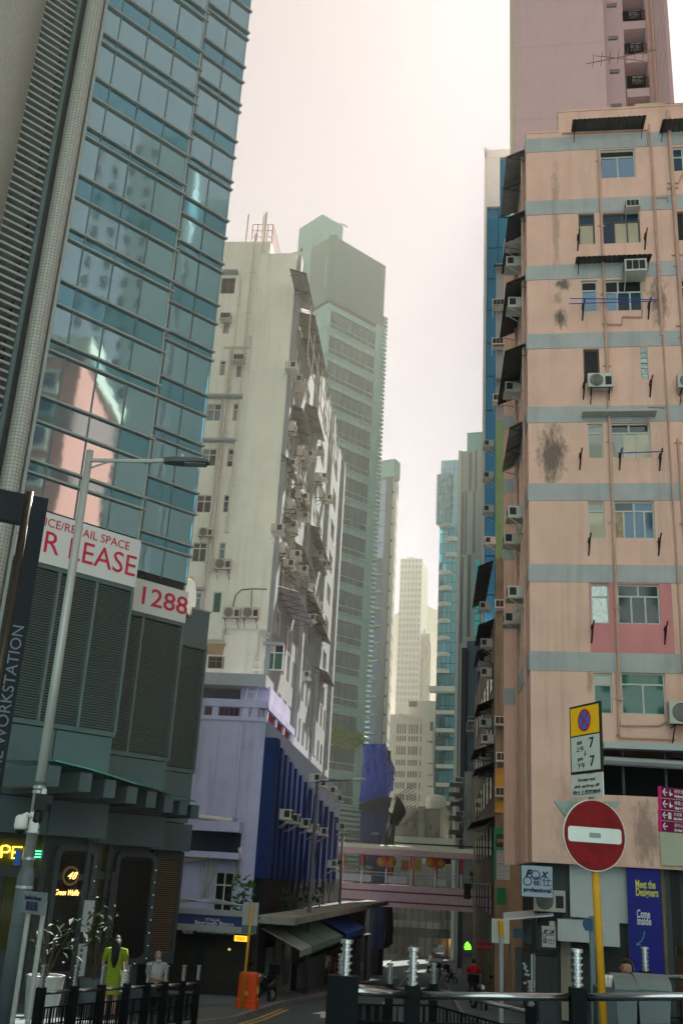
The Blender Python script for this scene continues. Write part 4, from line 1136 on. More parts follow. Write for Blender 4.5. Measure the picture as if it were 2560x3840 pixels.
# plain stair shaft on the left and rooftop units
p0 = TL.w(uTl, 0); SV = Face(p0, -41.5); us2 = SV.px(1086, 960)[0]; zs2 = SV.px(1086, 940)[1]
mb = MB(); SV.box(mb, us2, -.02, gz(120), ztt+1.0, -9, .0); mb.build('stair_shaft', m_tpan, tt)
for x, y in ((1130, 937), (1101, 953), (1118, 1003), (1115, 1072)): a = SV.rect(x-5, y-6, x+5, y+6); SV.piece('shaft_window', m_tdk, tt, a[0], a[1], a[2], a[3], -.2, .03)
mb = MB(); a = SV.rect(1140, 870, 1190, 905, -3); SV.box(mb, a[0], a[1]+2, ztt-1, a[3]+.8, -6, -2); mb.build('rooftop_plant', m_tpan, tt)
u, z = TR.px(1258, 878, -1); MB().tube([TR.w(u, z-1, -1), TR.w(u, z+1.2, -1), TR.w(u+.4, z+2.0, -1), TR.w(u+1.4, z+2.3, -1), TR.w(u+2.0, z+2.2, -1)], .1, 6).build('roof_lamp', m_tpan, tt)
# planted terrace
def leaves(name, m, root, c, r, n, s=.16, seed=1):
    rnd = random.Random(seed); mb = MB(); c = Vector(c)
    for _ in range(n):
        while True:
            v = Vector((rnd.uniform(-1, 1), rnd.uniform(-1, 1), rnd.uniform(-1, 1)))
            if v.length < 1: break
        p = c + Vector((v.x*r[0], v.y*r[1], v.z*r[2])); a = Vector((rnd.gauss(0, 1), rnd.gauss(0, 1), rnd.gauss(0, .6))).normalized(); b = a.cross(Vector((rnd.gauss(0, 1), rnd.gauss(0, 1), rnd.gauss(0, 1)))).normalized(); k = s*rnd.uniform(.6, 1.4)
        mb.quad(p-a*k, p+b*k*.4, p+a*k, p-b*k*.4)
    return mb.build(name, m, root)
m_leaf = mat('leaf', (.035, .13, .03), rough=.6, var=.5, scale=3, bump=0)
m_leafd = mat('dark_leaf', (.02, .05, .022), rough=.6, var=.5, scale=3, bump=0)
m_twig = mat('twig', (.07, .05, .035), rough=.8, var=.2, bump=0)
a = TR.rect(1240, 2740, 1345, 2800, .8)
m_shr = mat('bright_leaf', (.07, .26, .05), rough=.6, var=.5, scale=3, bump=0)
pl = thing('terrace_shrub', 'bushy green shrub spilling over a low terrace of the teal tower', 'shrub', TR.w(a[0], a[2], .8))
for i in range(5): leaves('crown', m_shr, pl, TR.w(a[0]+(a[1]-a[0])*(i+.5)/5, (a[2]+a[3])/2+.3*math.sin(i*2.1), .7), (1.2, .9, .8+.4*(i % 2)), 520, .3, i)
MB().tube([TR.w(a[0]+1, a[2]-1.2, .6), TR.w(a[0]+2, a[3]-.6, .8)], .08, 5).build('trunk', m_twig, pl)

# ================================================================== generic far towers
def tower_box(name, label, x, ytop, D, azf, wl, wr, depth, m, zbase=None, ybot=None):
    """tower with a corner at a pixel: face F runs left (wl metres), face R runs right/back"""
    C = at(x, ytop, D); zb_ = zbase if zbase is not None else gz(C.y)-1
    t = thing(name, label, 'tower', (C.x, C.y, zb_)); return t, C, zb_
# slim tower with pale striped flank
SC_ = at(1470, 2000, 150.0); SF = Face(SC_, -62.0); SR = Face(SC_, 7.0)
st_ = thing('slim_tower', 'slim glass tower with pale ribbed flank squeezed behind the teal tower', 'tower', (SC_.x, SC_.y, gz(150)))
zst = SF.px(1478, 1722)[1]; zsb = gz(150)-2; usl_ = SF.px(1340, 2000)[0]; se2 = -1 if SR.e.y < 0 else 1
m_sp = mat('pale_stone', (.6, .58, .5), rough=.6, var=.06, bump=.05)
g_sl = glass('silver_blue_glass', (.34, .52, .6), metal=.85, rough=.06); g_sl2 = glass('deep_blue_glass', (.04, .12, .2), metal=.7, rough=.06)
_b = SR.w(se2*12, 0) - SC_; _b.z = 0
_q = [SC_ - SF.n*.12, SF.w(usl_, 0, -.12), SF.w(usl_, 0, -.12)+_b, SC_+_b]
mb = MB().prism([(p.x, p.y) for p in _q], zsb, zst); mb.build('core', m_tdk, st_)
u1 = SF.px(1452, 2300)[0]; u2 = SF.px(1430, 2300)[0]; u3 = SF.px(1405, 2300)[0]
SF.piece('roof_band', m_tpan, st_, usl_, .05, zst-3, zst, -2, .15)
SF.piece('dark_rib', mat('blue_grey_rib', (.12, .18, .21), rough=.5), st_, u2, u1, zsb, zst-3, -.1, .25)
z = zst-3.2; k = 0
while z > SF.px(1470, 2850)[1]:
    SF.piece('pane', g_sl, st_, u1+.05, -.05, z-2.55, z, -.1, 0, tilt=.006)
    SF.piece('pane', g_sl2 if k > 4 else g_sl, st_, u3+.05, u2-.05, z-2.55, z, -.1, 0, tilt=.006)
    SF.piece('pane', g_sl, st_, usl_, u3-.05, z-2.55, z, -.1, 0, tilt=.006)
    if k > 3: SF.piece('sun_ledge', m_sp, st_, u3-1.5, u2, z-2.68, z-2.55, -.1, .7)
    SR.piece('flank_panel', m_sp, st_, *sorted((0, se2*12)), z-2.3, z, -.2, .02)
    SR.piece('flank_ledge', m_tdk, st_, *sorted((0, se2*12)), z-2.68, z-2.3, -.2, -.05)
    z -= 2.7; k += 1
# far hazy tower, lattice tower, hill
FC = at(1500, 2140, 330); FF = Face(FC, -78)
ft = thing('hazy_tower', 'far pale grid tower almost lost in haze, between the slim and blue towers', 'tower', (FC.x, FC.y, gz(330)))
m_far = mat('far_stone', (.4, .44, .4), rough=.7, var=.05, bump=0); g_far = glass('far_glass', (.2, .3, .3), metal=.6, rough=.1)
uf = FF.px(1580, 2200)[0]; zft = FF.px(1520, 2095)[1]; zf2 = FF.px(1540, 2080)[1]
mb = MB(); FF.box(mb, 0, uf, gz(330), zft, -18, -.1); FF.box(mb, 2, uf-3, zft, zf2, -14, -3); mb.build('frame', m_far, ft)
nz = 24; hz_ = (zft-FF.px(1540, 2640)[1])/nz
for k in range(nz):
    for q in range(6): FF.piece('window', g_far, ft, uf*q/6+.25, uf*(q+1)/6-.25, zft-hz_*(k+1)+.7, zft-hz_*k-.3, -.1, .05)
XC = at(1572, 2400, 280); XF = Face(XC, -80); lt = thing('lattice_tower', 'pale braced lattice shaft beside the hazy far tower', 'tower', (XC.x, XC.y, gz(280)))
zx = XF.px(1590, 2360)[1]; zx0 = XF.px(1590, 2650)[1]; ux = XF.px(1612, 2450)[0]
mb = MB(); XF.box(mb, .3, ux-.3, gz(280), zx-1, -5, -1); mb.build('core', m_far, lt)
mb = MB()
for u in (0, ux*.45, ux*.55, ux): mb.tube([XF.w(u, zx0-20, 0), XF.w(u, zx - (0 if u < ux*.5 else 4), 0)], .25, 5)
z = zx0
while z < zx-6:
    for u0, u1 in ((0, ux*.45), (ux*.55, ux)): mb.tube([XF.w(u0, z, 0), XF.w(u1, z+3, 0)], .16, 4); mb.tube([XF.w(u0, z+6, 0), XF.w(u1, z+3, 0)], .16, 4); mb.tube([XF.w(u0, z, 0), XF.w(u1, z, 0)], .14, 4)
    z += 6
mb.build('lattice', m_sp, lt)
m_hill = mat('wooded_hill', (.05, .08, .05), rough=.95, var=.5, scale=.02, bump=0)
mb = MB(); hp = []
for k in range(25):
    x = 1100+k*45; D = 900
    yy = 2270 + 250*abs((k-11)/12.0)**1.5 + 14*math.sin(k*1.7)
    hp.append(at(x, yy, D))
for p, q in zip(hp, hp[1:]):
    mb.quad(Vector((p.x, p.y-260, -12)), Vector((q.x, q.y-260, -12)), q, p); mb.quad(p, q, q+Vector((0, 400, -60)), p+Vector((0, 400, -60)))
h_ = mb.build('hill', m_hill, smooth=True); h_['kind'] = 'structure'
# ================================================================== white office block in mid-distance
OC = at(1480, 2680, 205); OF = Face(OC, -74)
ob = thing('white_office', 'white concrete office block with rows of narrow windows, mid-distance at street end', 'building', (OC.x, OC.y, gz(205)))
m_ow = mat('white_concrete', (.62, .6, .52), rough=.7, var=.08, streak=.2, bump=.1)
uo = OF.px(1604, 2900)[0]; zo = OF.px(1540, 2680)[1]
def n6(x, y): return 1300+.44643*x, 2500+.44643*y
rowsO = [(485, 565), (585, 630), (670, 745), (785, 835), (880, 935), (975, 1030), (1075, 1130), (1170, 1220)]
hs = []
for y0, y1 in rowsO:
    z1 = OF.px(*n6(560, y0))[1]; z0 = OF.px(*n6(560, y1))[1]
    for grp in (0, 1, 2):
        for q in range(4):
            u = uo*(.0+grp*.34)+.5+q*(uo*.072); hs.append((u, u+uo*.05, z0, z1))
mb = MB(); wall(OF, mb, -2, uo, gz(205)-1, zo, hs, .5); mb.build('front_wall', m_ow, ob)
for h in hs: OF.piece('window', g_dark, ob, h[0], h[1], h[2], h[3], -.5, -.35)
mb = MB(); OF.box(mb, -2, uo, gz(205), zo, -14, -.52); OF.box(mb, uo*.35, uo, zo, OF.px(1560, 2622)[1], -10, -2); OF.box(mb, uo, uo+.01, gz(205), zo, -12, 0); mb.build('body', m_ow, ob)
o = OF.rect(*n6(520, 290), *n6(590, 340), -2); OF.piece('roof_vent', m_acd, ob, o[0], o[1], o[2], o[3], -2.2, -1.9)
mb = MB().tube([OF.w(*OF.px(*n6(*q)), .5) for q in ((440, 400), (500, 425), (650, 440), (660, 640))], .35, 6); mb.build('roof_duct', m_ow, ob)
# stair tower with stacked balconies at its right
BC = at(1604, 2700, 200); B2 = Face(BC, -74); ub2 = B2.px(1624, 2900)[0]
ub1 = B2.px(1600, 2900)[0]; zs_t = B2.px(1610, 2625)[1]
mb = MB(); B2.box(mb, ub1-1.5, ub2, gz(200), zs_t, -9, -1.2); mb.build('stair_tower', m_ow, ob)
for y in (545, 645, 730, 825, 920, 1015, 1115):
    z = B2.px(*n6(705, y))[1]; B2.piece('balcony', m_ow, ob, B2.px(*n6(675, y))[0], B2.px(*n6(722, y))[0], z-1.9, z+.0, -1.3, .6)
    B2.piece('balcony_opening', m_tdk, ob, B2.px(*n6(690, y))[0], B2.px(*n6(715, y))[0], z+.05, z+2.0, -1.3, -1.1)
# ================================================================== old stained low building
m_old = mat('stained_concrete', (.3, .3, .26), rough=.9, var=.25, scale=.5, streak=.75, stain=(.05, .055, .055), bump=.3, grime=.5)
DC = at(1500, 3150, 172); DF = Face(DC, -80)
ol = thing('stained_building', 'weathered low concrete building with water tank above the footbridge', 'building', (DC.x, DC.y, gz(172)))
ud = DF.px(1680, 3150)[0]; zd = DF.px(*n6(640, 1195))[1]
hs = [DF.rect(*n6(x0, y0), *n6(x1, y1)) for x0, y0, x1, y1 in ((488, 1310, 512, 1350), (560, 1315, 585, 1355), (690, 1330, 715, 1372), (785, 1338, 808, 1378), (440, 1418, 470, 1440), (590, 1355, 650, 1400))]
mb = MB(); wall(DF, mb, -1, ud, gz(172)-1, zd, hs, .4); mb.build('front_wall', m_old, ol)
for h in hs: window(DF, ol, h, m_brown, [g_dark], (0, .5, 1), (0, 1), fw=.1, rec=.3)
mb = MB(); DF.box(mb, -1, ud, gz(172)-1, zd-.1, -10, -.45); mb.build('body', m_old, ol)
for u in (ud*.45, ud*.9): DF.piece('buttress', m_old, ol, u-.5, u+.5, gz(172), zd+.3, 0, .8)
t0 = DF.px(*n6(740, 1160)); mb = MB().lathe([(1.6, 0), (1.7, 1.2), (1.5, 2.0), (.5, 2.3)], 14, DF.w(t0[0], zd+.2, -3)); mb.build('water_tank', m_ow, ol)
mb = MB(); a = DF.rect(*n6(400, 1440), *n6(925, 1490), 3); DF.box(mb, a[0], a[1], a[2]-3, a[3], 1, 4); mb.build('annex_roof', m_ow, ol)
for q in range(14): u = ud*q/14; DF.piece('downpipe', m_old, ol, u, u+.12, gz(172), zd, .02, .2)
# block closing the street below the footbridge
EC = at(1440, 3480, 168); EF = Face(EC, -82)
eb = thing('closing_block', 'grey terrace block with balconies and bamboo poles closing the street end', 'building', (EC.x, EC.y, gz(168)))
a0, a1 = EF.px(1420, 3480)[0], EF.px(1800, 3480)[0]; ze = EF.px(1600, 3390)[1]
hs = [EF.rect(x0, 3420, x0+34, 3450) for x0 in (1590, 1628, 1668)] + [EF.rect(1470, 3425, 1520, 3450)]
mb = MB(); wall(EF, mb, a0, a1, gz(168)-1, ze+8, hs, .5); mb.build('front_wall', m_old, eb)
for h in hs: window(EF, eb, h, m_brown, [g_tealw], (0, .33, .66, 1), (0, 1), fw=.1, rec=.3)
a = EF.rect(1475, 3458, 1655, 3482, 1); EF.piece('balcony', m_ow, eb, a[0], a[1], a[2], a[3], 0, 1.4)
a = EF.rect(1475, 3485, 1700, 3515, 1.2); EF.piece('shop_sign_band', mat('teal_fascia', (.06, .12, .13), rough=.5), eb, a[0], a[1], a[2], a[3], 0, 1.5)
mb = MB()
for k in range(10): u = a0+(a1-a0)*(.12+k*.07); mb.tube([EF.w(u, gz(168), 1.7), EF.w(u, ze+2, 1.8)], .06, 5)
for z in (gz(168)+4, gz(168)+7): mb.tube([EF.w(a0+4, z, 1.75), EF.w(a1-5, z, 1.75)], .05, 5)
mb.build('bamboo_poles', m_twig, eb)
for k in range(6): EF.piece('shutter', m_ow, eb, a0+6+k*2.3, a0+8.1+k*2.3, gz(168), gz(168)+3, 0, .1)
lw = EF.rect(1688, 3515, 1703, 3545, 1); 
tag(EF.piece('lit_window', mat('warm_glow', (.6, .3, .1), emit=(1, .45, .12), estr=1.2, bump=0), None, lw[0], lw[1], lw[2], lw[3], .9, 1.0), 'small orange lit shop window at the end of the street', 'window')
# ================================================================== right mid-distance: pale blue glass tower
QC = at(1726, 2300, 178); QF = Face(QC, -76)
qt = thing('pale_glass_tower', 'pale blue glass tower with curved balconies and a cantilevered glass box', 'tower', (QC.x, QC.y, gz(178)))
def n8(x, y): return 1350+.46765*x, 1500+.46765*y
g_pal = glass('pale_blue_glass', (.24, .6, .72), metal=.85, rough=.07, var=.12); g_pal2 = glass('pale_blue_glass_dark', (.1, .36, .42), metal=.8, rough=.07, var=.12)
ql = QF.px(1640, 2300)[0]; zq_ = QF.px(*n8(740, 480))[1]; zqb = QF.px(1680, 3020)[1]
mb = MB(); QF.box(mb, ql+.1, -.1, gz(178), zq_, -12, -.15); mb.build('core', m_tdk, qt)
nr = 34; hh = (zq_-zqb)/nr
for k in range(nr):
    for q in range(5): QF.piece('pane', g_pal if k < 22 else g_pal2, qt, ql-ql*q/5+.04, ql-ql*(q+1)/5-.04, zq_-hh*(k+1)+.05, zq_-hh*k-.05, -.15, 0, tilt=.006)
for x0, x1, y in ((685, 790, 1120), (680, 790, 1245), (632, 740, 1388), (630, 738, 1512), (626, 735, 1640), (622, 728, 1775), (620, 725, 1910), (616, 720, 2042), (612, 718, 2175)):
    (ua3, z), (ub3, _) = QF.px(*n8(x0, y)), QF.px(*n8(x1, y)); mb = MB(); nn = 10
    pts = [(ua3+(ub3-ua3)*i/nn, 1.1*math.sin(PI*i/nn)**.6+.1) for i in range(nn+1)]
    for (p, d0), (q, d1) in zip(pts, pts[1:]):
        mb.hexa([QF.w(p, z-.35, 0), QF.w(q, z-.35, 0), QF.w(q, z-.35, d1*.6), QF.w(p, z-.35, d0*.6), QF.w(p, z+.25, 0), QF.w(q, z+.25, 0), QF.w(q, z+.25, d1), QF.w(p, z+.25, d0)])
    mb.build('curved_balcony', m_wfr, qt)
for y in (390, 540, 690, 840, 995, 1150):
    (ua3, z), (ub3, _) = QF.px(*n6(755, y)), QF.px(*n6(915, y)); QF.piece('balcony_slab', m_wfr, qt, ua3, ub3, z-.3, z+.3, 0, 1.2)
a = QF.rect(*n6(690, 165), *n6(930, 200), 2); QF.piece('terrace_box', m_wfr, qt, a[0], a[1], a[2]-.2, a[3], 0, 2.2)
KC = at(*n8(722, 800), 176); KF = Face(KC, -60); KR = Face(KC, 25)
a = KF.rect(*n8(610, 600), *n8(722, 1000)); kz0, kz1 = KF.px(*n8(720, 985))[1], KF.px(*n8(722, 580))[1]; sk = -1 if KR.e.y < 0 else 1
kr = KR.px(*n8(800, 800))[0]
mb = MB(); KF.box(mb, a[0]+.1, -.1, kz0, kz1, -6, -.1); mb.build('cantilever_box', m_wfr, qt)
for k in range(7):
    h = (kz1-kz0)/7
    for q in range(4): KF.piece('pane', g_pal2, qt, a[0]-a[0]*q/4+.04, a[0]-a[0]*(q+1)/4-.04, kz0+h*k+.05, kz0+h*(k+1)-.05, -.08, .03, tilt=.006)
    for q in range(3): KR.piece('pane', g_pal2, qt, *sorted((kr*q/3+.04*(1 if kr > 0 else -1), kr*(q+1)/3-.04*(1 if kr > 0 else -1))), kz0+h*k+.05, kz0+h*(k+1)-.05, -.08, .03, tilt=.006)
# grey panel tower
PC = at(1724, 2200, 155); P2 = Face(PC, -72)
gp = thing('grey_panel_tower', 'light grey windowless panel tower with vertical grooves, in front of the pale glass tower', 'tower', (PC.x, PC.y, gz(155)))
m_gp = mat('grey_panels', (.45, .49, .46), rough=.5, var=.05, bump=.03)
ugp = P2.px(1806, 2200)[0]; zg1 = P2.px(1770, 1690)[1]; zg2 = P2.px(1770, 1610)[1]
mb = MB(); P2.box(mb, 0, ugp, gz(155), zg1, -14, 0); mb.build('panel_wall', m_gp, gp)
mb = MB(); P2.box(mb, .6, ugp+4, zg1-8, zg2, -16, -1.2); mb.build('upper_block', m_tpan, gp)
for x, y0, y1 in ((880, 420, 730), (890, 420, 730), (930, 400, 720), (825, 740, 1240), (850, 730, 1240), (915, 720, 1230), (870, 1240, 1900), (880, 1240, 1900), (820, 1260, 1950)):
    u, za = P2.px(*n8(x, y0)); _, zb_ = P2.px(*n8(x, y1)); P2.piece('groove', mat('groove_grey', (.2, .23, .24), rough=.6), gp, u-.18, u+.18, zb_, za, -.1, .02)
P2.piece('edge_pipe', m_wfr, gp, -.5, 0.0, gz(155), zg1, -1, .4)
a = P2.rect(*n8(918, 1280), *n8(962, 1900), .5)
for k in range(10): P2.piece('pane', glass('green_corner_glass', (.1, .5, .46), metal=.7, rough=.08), gp, a[0], a[1], a[2]+(a[3]-a[2])*k/10+.05, a[2]+(a[3]-a[2])*(k+1)/10-.05, .0, .5)
# dark narrow block
NC = at(1728, 2600, 128); NF = Face(NC, -74)
nb_ = thing('dark_block', 'narrow dark slate-blue block below the grey panel tower', 'building', (NC.x, NC.y, gz(128)))
m_slate = mat('slate_blue', (.10, .15, .17), rough=.6, var=.12, streak=.2)
un = NF.px(1812, 2600)[0]; 
for i, (f0, f1, y, d, m) in enumerate(((0, .22, 2430, 0, m_steel), (.2, .72, 2400, -.6, m_slate), (.72, 1.0, 2380, -1.2, m_steel))):
    NF.piece('wall', m, nb_, un*f0+.01, un*f1, gz(128), NF.px(1770, y)[1], -9-i*.05, d)
for x, y in n6(1060, 465), n6(1052, 500), n6(1042, 522), n6(1040, 545): 
    ac_px('w', NF, nb_, x, y, 1.3)
# stained block right of the street
YC = at(1738, 3100, 106); YF = Face(YC, -80); YR = Face(YC, 6)
yb_ = thing('mouldy_block', 'grey mould-streaked old apartment block on the right of the street, beyond the peach block', 'building', (YC.x, YC.y, gz(106)))
uy = YF.px(1850, 3100)[0]; zy = YF.px(*n6(1040, 885))[1]; zy2 = YF.px(*n6(1050, 780))[1]
mb = MB(); YF.box(mb, 0, uy, gz(106)-1, zy, -16, 0); YF.box(mb, 1.0, uy, zy, zy2, -14, -.6); mb.build('wall', m_old, yb_)
for x, y in ((935, 960), (930, 1100), (940, 1250), (930, 1300), (935, 1440)): u, z = YF.px(*n6(x, y)); put_ac('w', YF, yb_, u, z, -2.5, sc=1.2)
for x, y in ((920, 970), (915, 1050), (925, 1130), (915, 1250), (915, 1370)):
    u, z = YF.px(*n6(x+20, y)); awning(YF, yb_, u-1.0, u+.3, z, 1.0, .5, m_tin, d=-1.5)
YF.piece('pale_column', m_wfr, yb_, uy*.62, uy*.75, gz(106), zy2-2, 0, .4)
# green block and its stained lower wall
GC2 = at(1857, 2000, 56); G2 = Face(GC2, -81); GL2 = Face(GC2, 6.0); sg2 = -1 if GL2.e.y < 0 else 1
gb_ = thing('green_block', 'narrow green-painted block above a stained grey wall, behind the peach block corner', 'building', (GC2.x, GC2.y, gz(56)))
m_gr = mat('green_paint', (.22, .36, .18), rough=.8, var=.12, streak=.35, stain=(.06, .1, .06), bump=.2)
ug = G2.px(1935, 2000)[0]; zg_t = G2.px(1875, 1575)[1]; zg_m = G2.px(1875, 2095)[1]; zy0, zy1 = G2.px(1875, 3050)[1], G2.px(1875, 2880)[1]
m_moss = mat('black_stained_wall', (.24, .2, .14), rough=.9, var=.3, scale=.6, streak=.8, stain=(.03, .032, .03), grime=.6, bump=.3)
mb = MB(); G2.box(mb, 0, ug, zg_m, zg_t, -8, 0); mb.build('green_wall', m_gr, gb_)
zg_u = G2.px(1875, 985)[1]; mb = MB(); G2.box(mb, 0, ug, zg_t+.01, zg_u, -8, -.05); mb.build('upper_wall', m_white2, gb_)
for y in (1000, 1150, 1300, 1420): u, z = G2.px(1850, y); awning(G2, gb_, u, u+1.1, z, 1.0, .5, m_tin)
for x, y in ((1868, 1165), (1866, 1310), (1870, 1520), (1880, 2725), (1882, 2990)): ac_px('w', G2, gb_, x, y, 1.1, .12)
mb = MB(); G2.box(mb, .02, ug, zy1, zg_m-.01, -8, .12); mb.build('stained_wall', m_moss, gb_)
mb = MB(); G2.box(mb, .02, ug, zy0, zy1-.01, -8, .1); mb.build('ochre_wall', mat('ochre_paint', (.5, .3, .06), rough=.8, streak=.2), gb_)
mb = MB(); G2.box(mb, .02, ug, gz(56)-1, zy0-.01, -8, -.3); mb.build('lower_wall', m_steel, gb_)
for x, y in ((1848, 1680), (1848, 1800), (1848, 1925), (1855, 2045)): u, z = GL2.px(x+2, y); put_ac('w', GL2, gb_, u, z, 0)
for x, y0, y1, pr in ((1850, 2100, 2260, .9), (1853, 2320, 2400, .9), (1845, 2420, 2480, .9), (1850, 2620, 2670, .9), (1852, 2790, 2830, 1.1), (1852, 2860, 2890, 1.0), (1856, 3060, 3090, 1.2)):
    aw_side(x, y0, y1, pr, m_tin, .4, GL2, gb_)
for x, y in ((1838, 2290), (1845, 2430), (1835, 2490), (1832, 2510), (1845, 2540), (1838, 2670), (1840, 2840), (1842, 2850), (1838, 2910), (1850, 2790), (1843, 2730)):
    u, z = GL2.px(x, y); put_ac('w', GL2, gb_, u, z, 0, sc=1.1)
for x, y in ((1880, 2290), (1885, 2860)): ac_px('w', G2, gb_, x, y, 1.1, .12)
a, b = sorted((0, sg2*30)); mb = MB(); GL2.box(mb, a, b, gz(70)-2, zg_m-3, -4, -.02); mb.build('street_wall', m_moss, gb_)
hsx = [(sg2*(2+4*q), zz) for q in range(6) for zz in range(0, 15, 3)]
for t, zz in hsx: GL2.piece('side_window', g_dark, gb_, *sorted((t, t+sg2*2)), zz, zz+1.5, -.05, .05)
# ================================================================== blue tarpaulin scaffold and net fan
HC = at(1362, 2900, 98); HF = Face(HC, -60); HR = Face(HC, 10)
m_btarp = mat('blue_tarpaulin', (.015, .055, .34), rough=.42, var=.25, scale=1.2, bump=.9, bscale=1.6)
sc_t = thing('scaffold_wrap', 'bright blue tarpaulin wrapped round a scaffold beside the teal tower', 'scaffold', (HC.x, HC.y, gz(98)))
def sheet(name, P00, P10, P11, P01, m, root, nu=14, nv=26, amp=.18, seed=3):
    rnd = random.Random(seed); mb = MB(); nrm = (P10-P00).cross(P01-P00).normalized(); g = []
    ph = [rnd.uniform(0, 6) for _ in range(8)]
    for j in range(nv+1):
        row = []
        for i in range(nu+1):
            s, t = i/nu, j/nv; p = (P00*(1-s)+P10*s)*(1-t)+(P01*(1-s)+P11*s)*t
            dsp = amp*(.5*math.sin(s*19+t*6+ph[0])+.45*math.sin(t*24+s*5+ph[1])*math.sin(s*9+ph[3])+.35*math.sin(t*11-s*13+ph[2])+rnd.gauss(0, .22))
            row.append(p+nrm*dsp)
        g.append(row)
    for j in range(nv):
        for i in range(nu): mb.quad(g[j][i], g[j][i+1], g[j+1][i+1], g[j+1][i])
    return mb.build(name, m, root)
def Hp(x, y, f=HF, d=0): u, z = f.px(x, y, d); return f.w(u, z, d)
sheet('tarpaulin', Hp(1347, 3012), Hp(1452, 2985), Hp(1447, 2790), Hp(1362, 2790), m_btarp, sc_t)
hc2 = Hp(1449, 2900); HR2 = Face(hc2, 14)
sheet('tarpaulin', Hp(1452, 2990), Hp(1475, 2960, HR2), Hp(1477, 2880, HR2), Hp(1447, 2790), m_btarp, sc_t, 6, 18, .15, 5)
m_net = mat('black_net', (.01, .018, .022), rough=.9, var=.2, bump=.5, bscale=3)
m_nett = mat('dark_net', (.012, .03, .10), rough=.8, var=.3, bump=.8, bscale=1.2)
sheet('lower_sheet', Hp(1350, 3560), Hp(1442, 3560), Hp(1447, 3030), Hp(1352, 3040), m_nett, sc_t, 10, 26, .15, 9)
sheet('lower_sheet', Hp(1442, 3560), Hp(1472, 3540, HR2), Hp(1477, 3060, HR2), Hp(1447, 3030), m_net, sc_t, 8, 20, .12, 11)
mb = MB(); HF.box(mb, HF.px(1352, 3200)[0], HF.px(1425, 3200)[0], gz(98), HF.px(1400, 2810)[1], -1.4, -.5); mb.build('scaffold_core', m_net, sc_t)
# catch-fan of nets on bamboo
fan = thing('catch_fan', 'black safety net fan on bamboo poles sticking out below the blue tarpaulin', 'net', (hc2.x, hc2.y, HF.px(1450, 3050)[1]))
c0 = Hp(1460, 3090, HR2, 0); tips = [Hp(x, y, HR2, 1.6) for x, y in ((1488, 2985), (1502, 3000), (1514, 3020), (1522, 3042), (1518, 3060), (1505, 3082), (1495, 3100))]
mb = MB()
for p, q in zip(tips, tips[1:]): mb.tri(c0, p, q); mb.tri(c0+Vector((0, .05, -.05)), q, p)
mb.hexa([Hp(1345, 3040), Hp(1462, 3030), Hp(1462, 3030, HF, 2.0), Hp(1345, 3040, HF, 2), Hp(1345, 3015), Hp(1462, 3000), Hp(1470, 2990, HF, 2.0), Hp(1345, 3015, HF, 2)])
mb.build('net', m_net, fan)
for i in range(14):
    t = i/13; MB().tube([Hp(1470+15*t, 3000+100*t, HR2, .8), Hp(1545+25*math.sin(t*2.5), 2945+130*t, HR2, 2.5)], .035, 4).build('bamboo_pole', m_twig, fan)
# ================================================================== covered footbridge
BRC = at(1240, 3300, 92.0)
BR = Face(BRC, -87.5+4.5)
def b8(x, y): return 1220+.40816*x, 3130+.40816*y
m_bp = mat('pink_concrete', (.46, .33, .34), rough=.75, var=.1, streak=.35, stain=(.2, .15, .15), bump=.15)
m_bmar = mat('maroon_line', (.12, .02, .05), rough=.6, var=.2)
m_broof = mat('cream_canopy', (.62, .62, .5), rough=.4, var=.15, scale=1, bump=.1)
m_bred = mat('bridge_red', (.5, .02, .03), rough=.4, var=.1)
m_galv = mat('galvanised', (.36, .4, .4), rough=.4, metal=.5, var=.15)
brg = thing('footbridge', 'covered pink footbridge with red posts crossing the street', 'bridge', (BRC.x, BRC.y, BR.px(1540, 3410)[1]))
x0, x1 = 1236, 1835
bu0, bu1 = BR.px(x0, 3300)[0], BR.px(x1, 3300)[0]
def bz_(x, y): return BR.px(*b8(x, y))[1]
zb0, zb1 = bz_(800, 682), bz_(800, 478)
BR.piece('deck_beam', m_bp, brg, bu0, bu1, zb0, zb1, -4.5, 0)
for y in (540, 633): z = bz_(800, y); BR.piece('groove_line', m_bmar, brg, bu0, bu1, z-.06, z+.06, -.02, .02)
zr0, zr1, zr2_ = bz_(800, 202), bz_(800, 150), bz_(800, 108)
BR.piece('roof_fascia', m_bp, brg, bu0, bu1, zr0, zr1, -4.6, .15)
npan = 16
for k in range(npan):
    a, b = bu0+(bu1-bu0)*k/npan, bu0+(bu1-bu0)*(k+1)/npan
    mb = MB(); w_ = BR.w; g_ = .015
    mb.hexa([w_(a+g_, zr1+.01, .2), w_(b-g_, zr1+.01, .2), w_(b-g_, zr1+.01, -4.6), w_(a+g_, zr1+.01, -4.6), w_(a+g_, zr2_+random.uniform(-.03, .03), -.25), w_(b-g_, zr2_, -.25), w_(b-g_, zr2_, -4.4), w_(a+g_, zr2_, -4.4)]); mb.build('roof_panel', m_broof, brg)
MB().tube([BR.w(bu0, bz_(800, 85), -.3), BR.w(bu1, bz_(800, 85), -.3)], .07, 6).build('roof_pipe', m_steel, brg)
posts = [BR.px(*b8(x, 400))[0] for x in (100, 328, 553, 783, 1005, 1246)] + [bu1-.3]
for u in posts:
    BR.piece('post', m_galv, brg, u-.06, u+.06, zb1, (zb1*.5+zr0*.5), -.25, -.12)
    BR.piece('post_red_sleeve', m_bred, brg, u-.08, u+.08, zb1*.42+zr0*.58, zr0, -.27, -.1)
    BR.piece('post', m_bred, brg, u+.05, u+.18, zb1, zr0, -4.3, -4.15)
zh = bz_(800, 366)
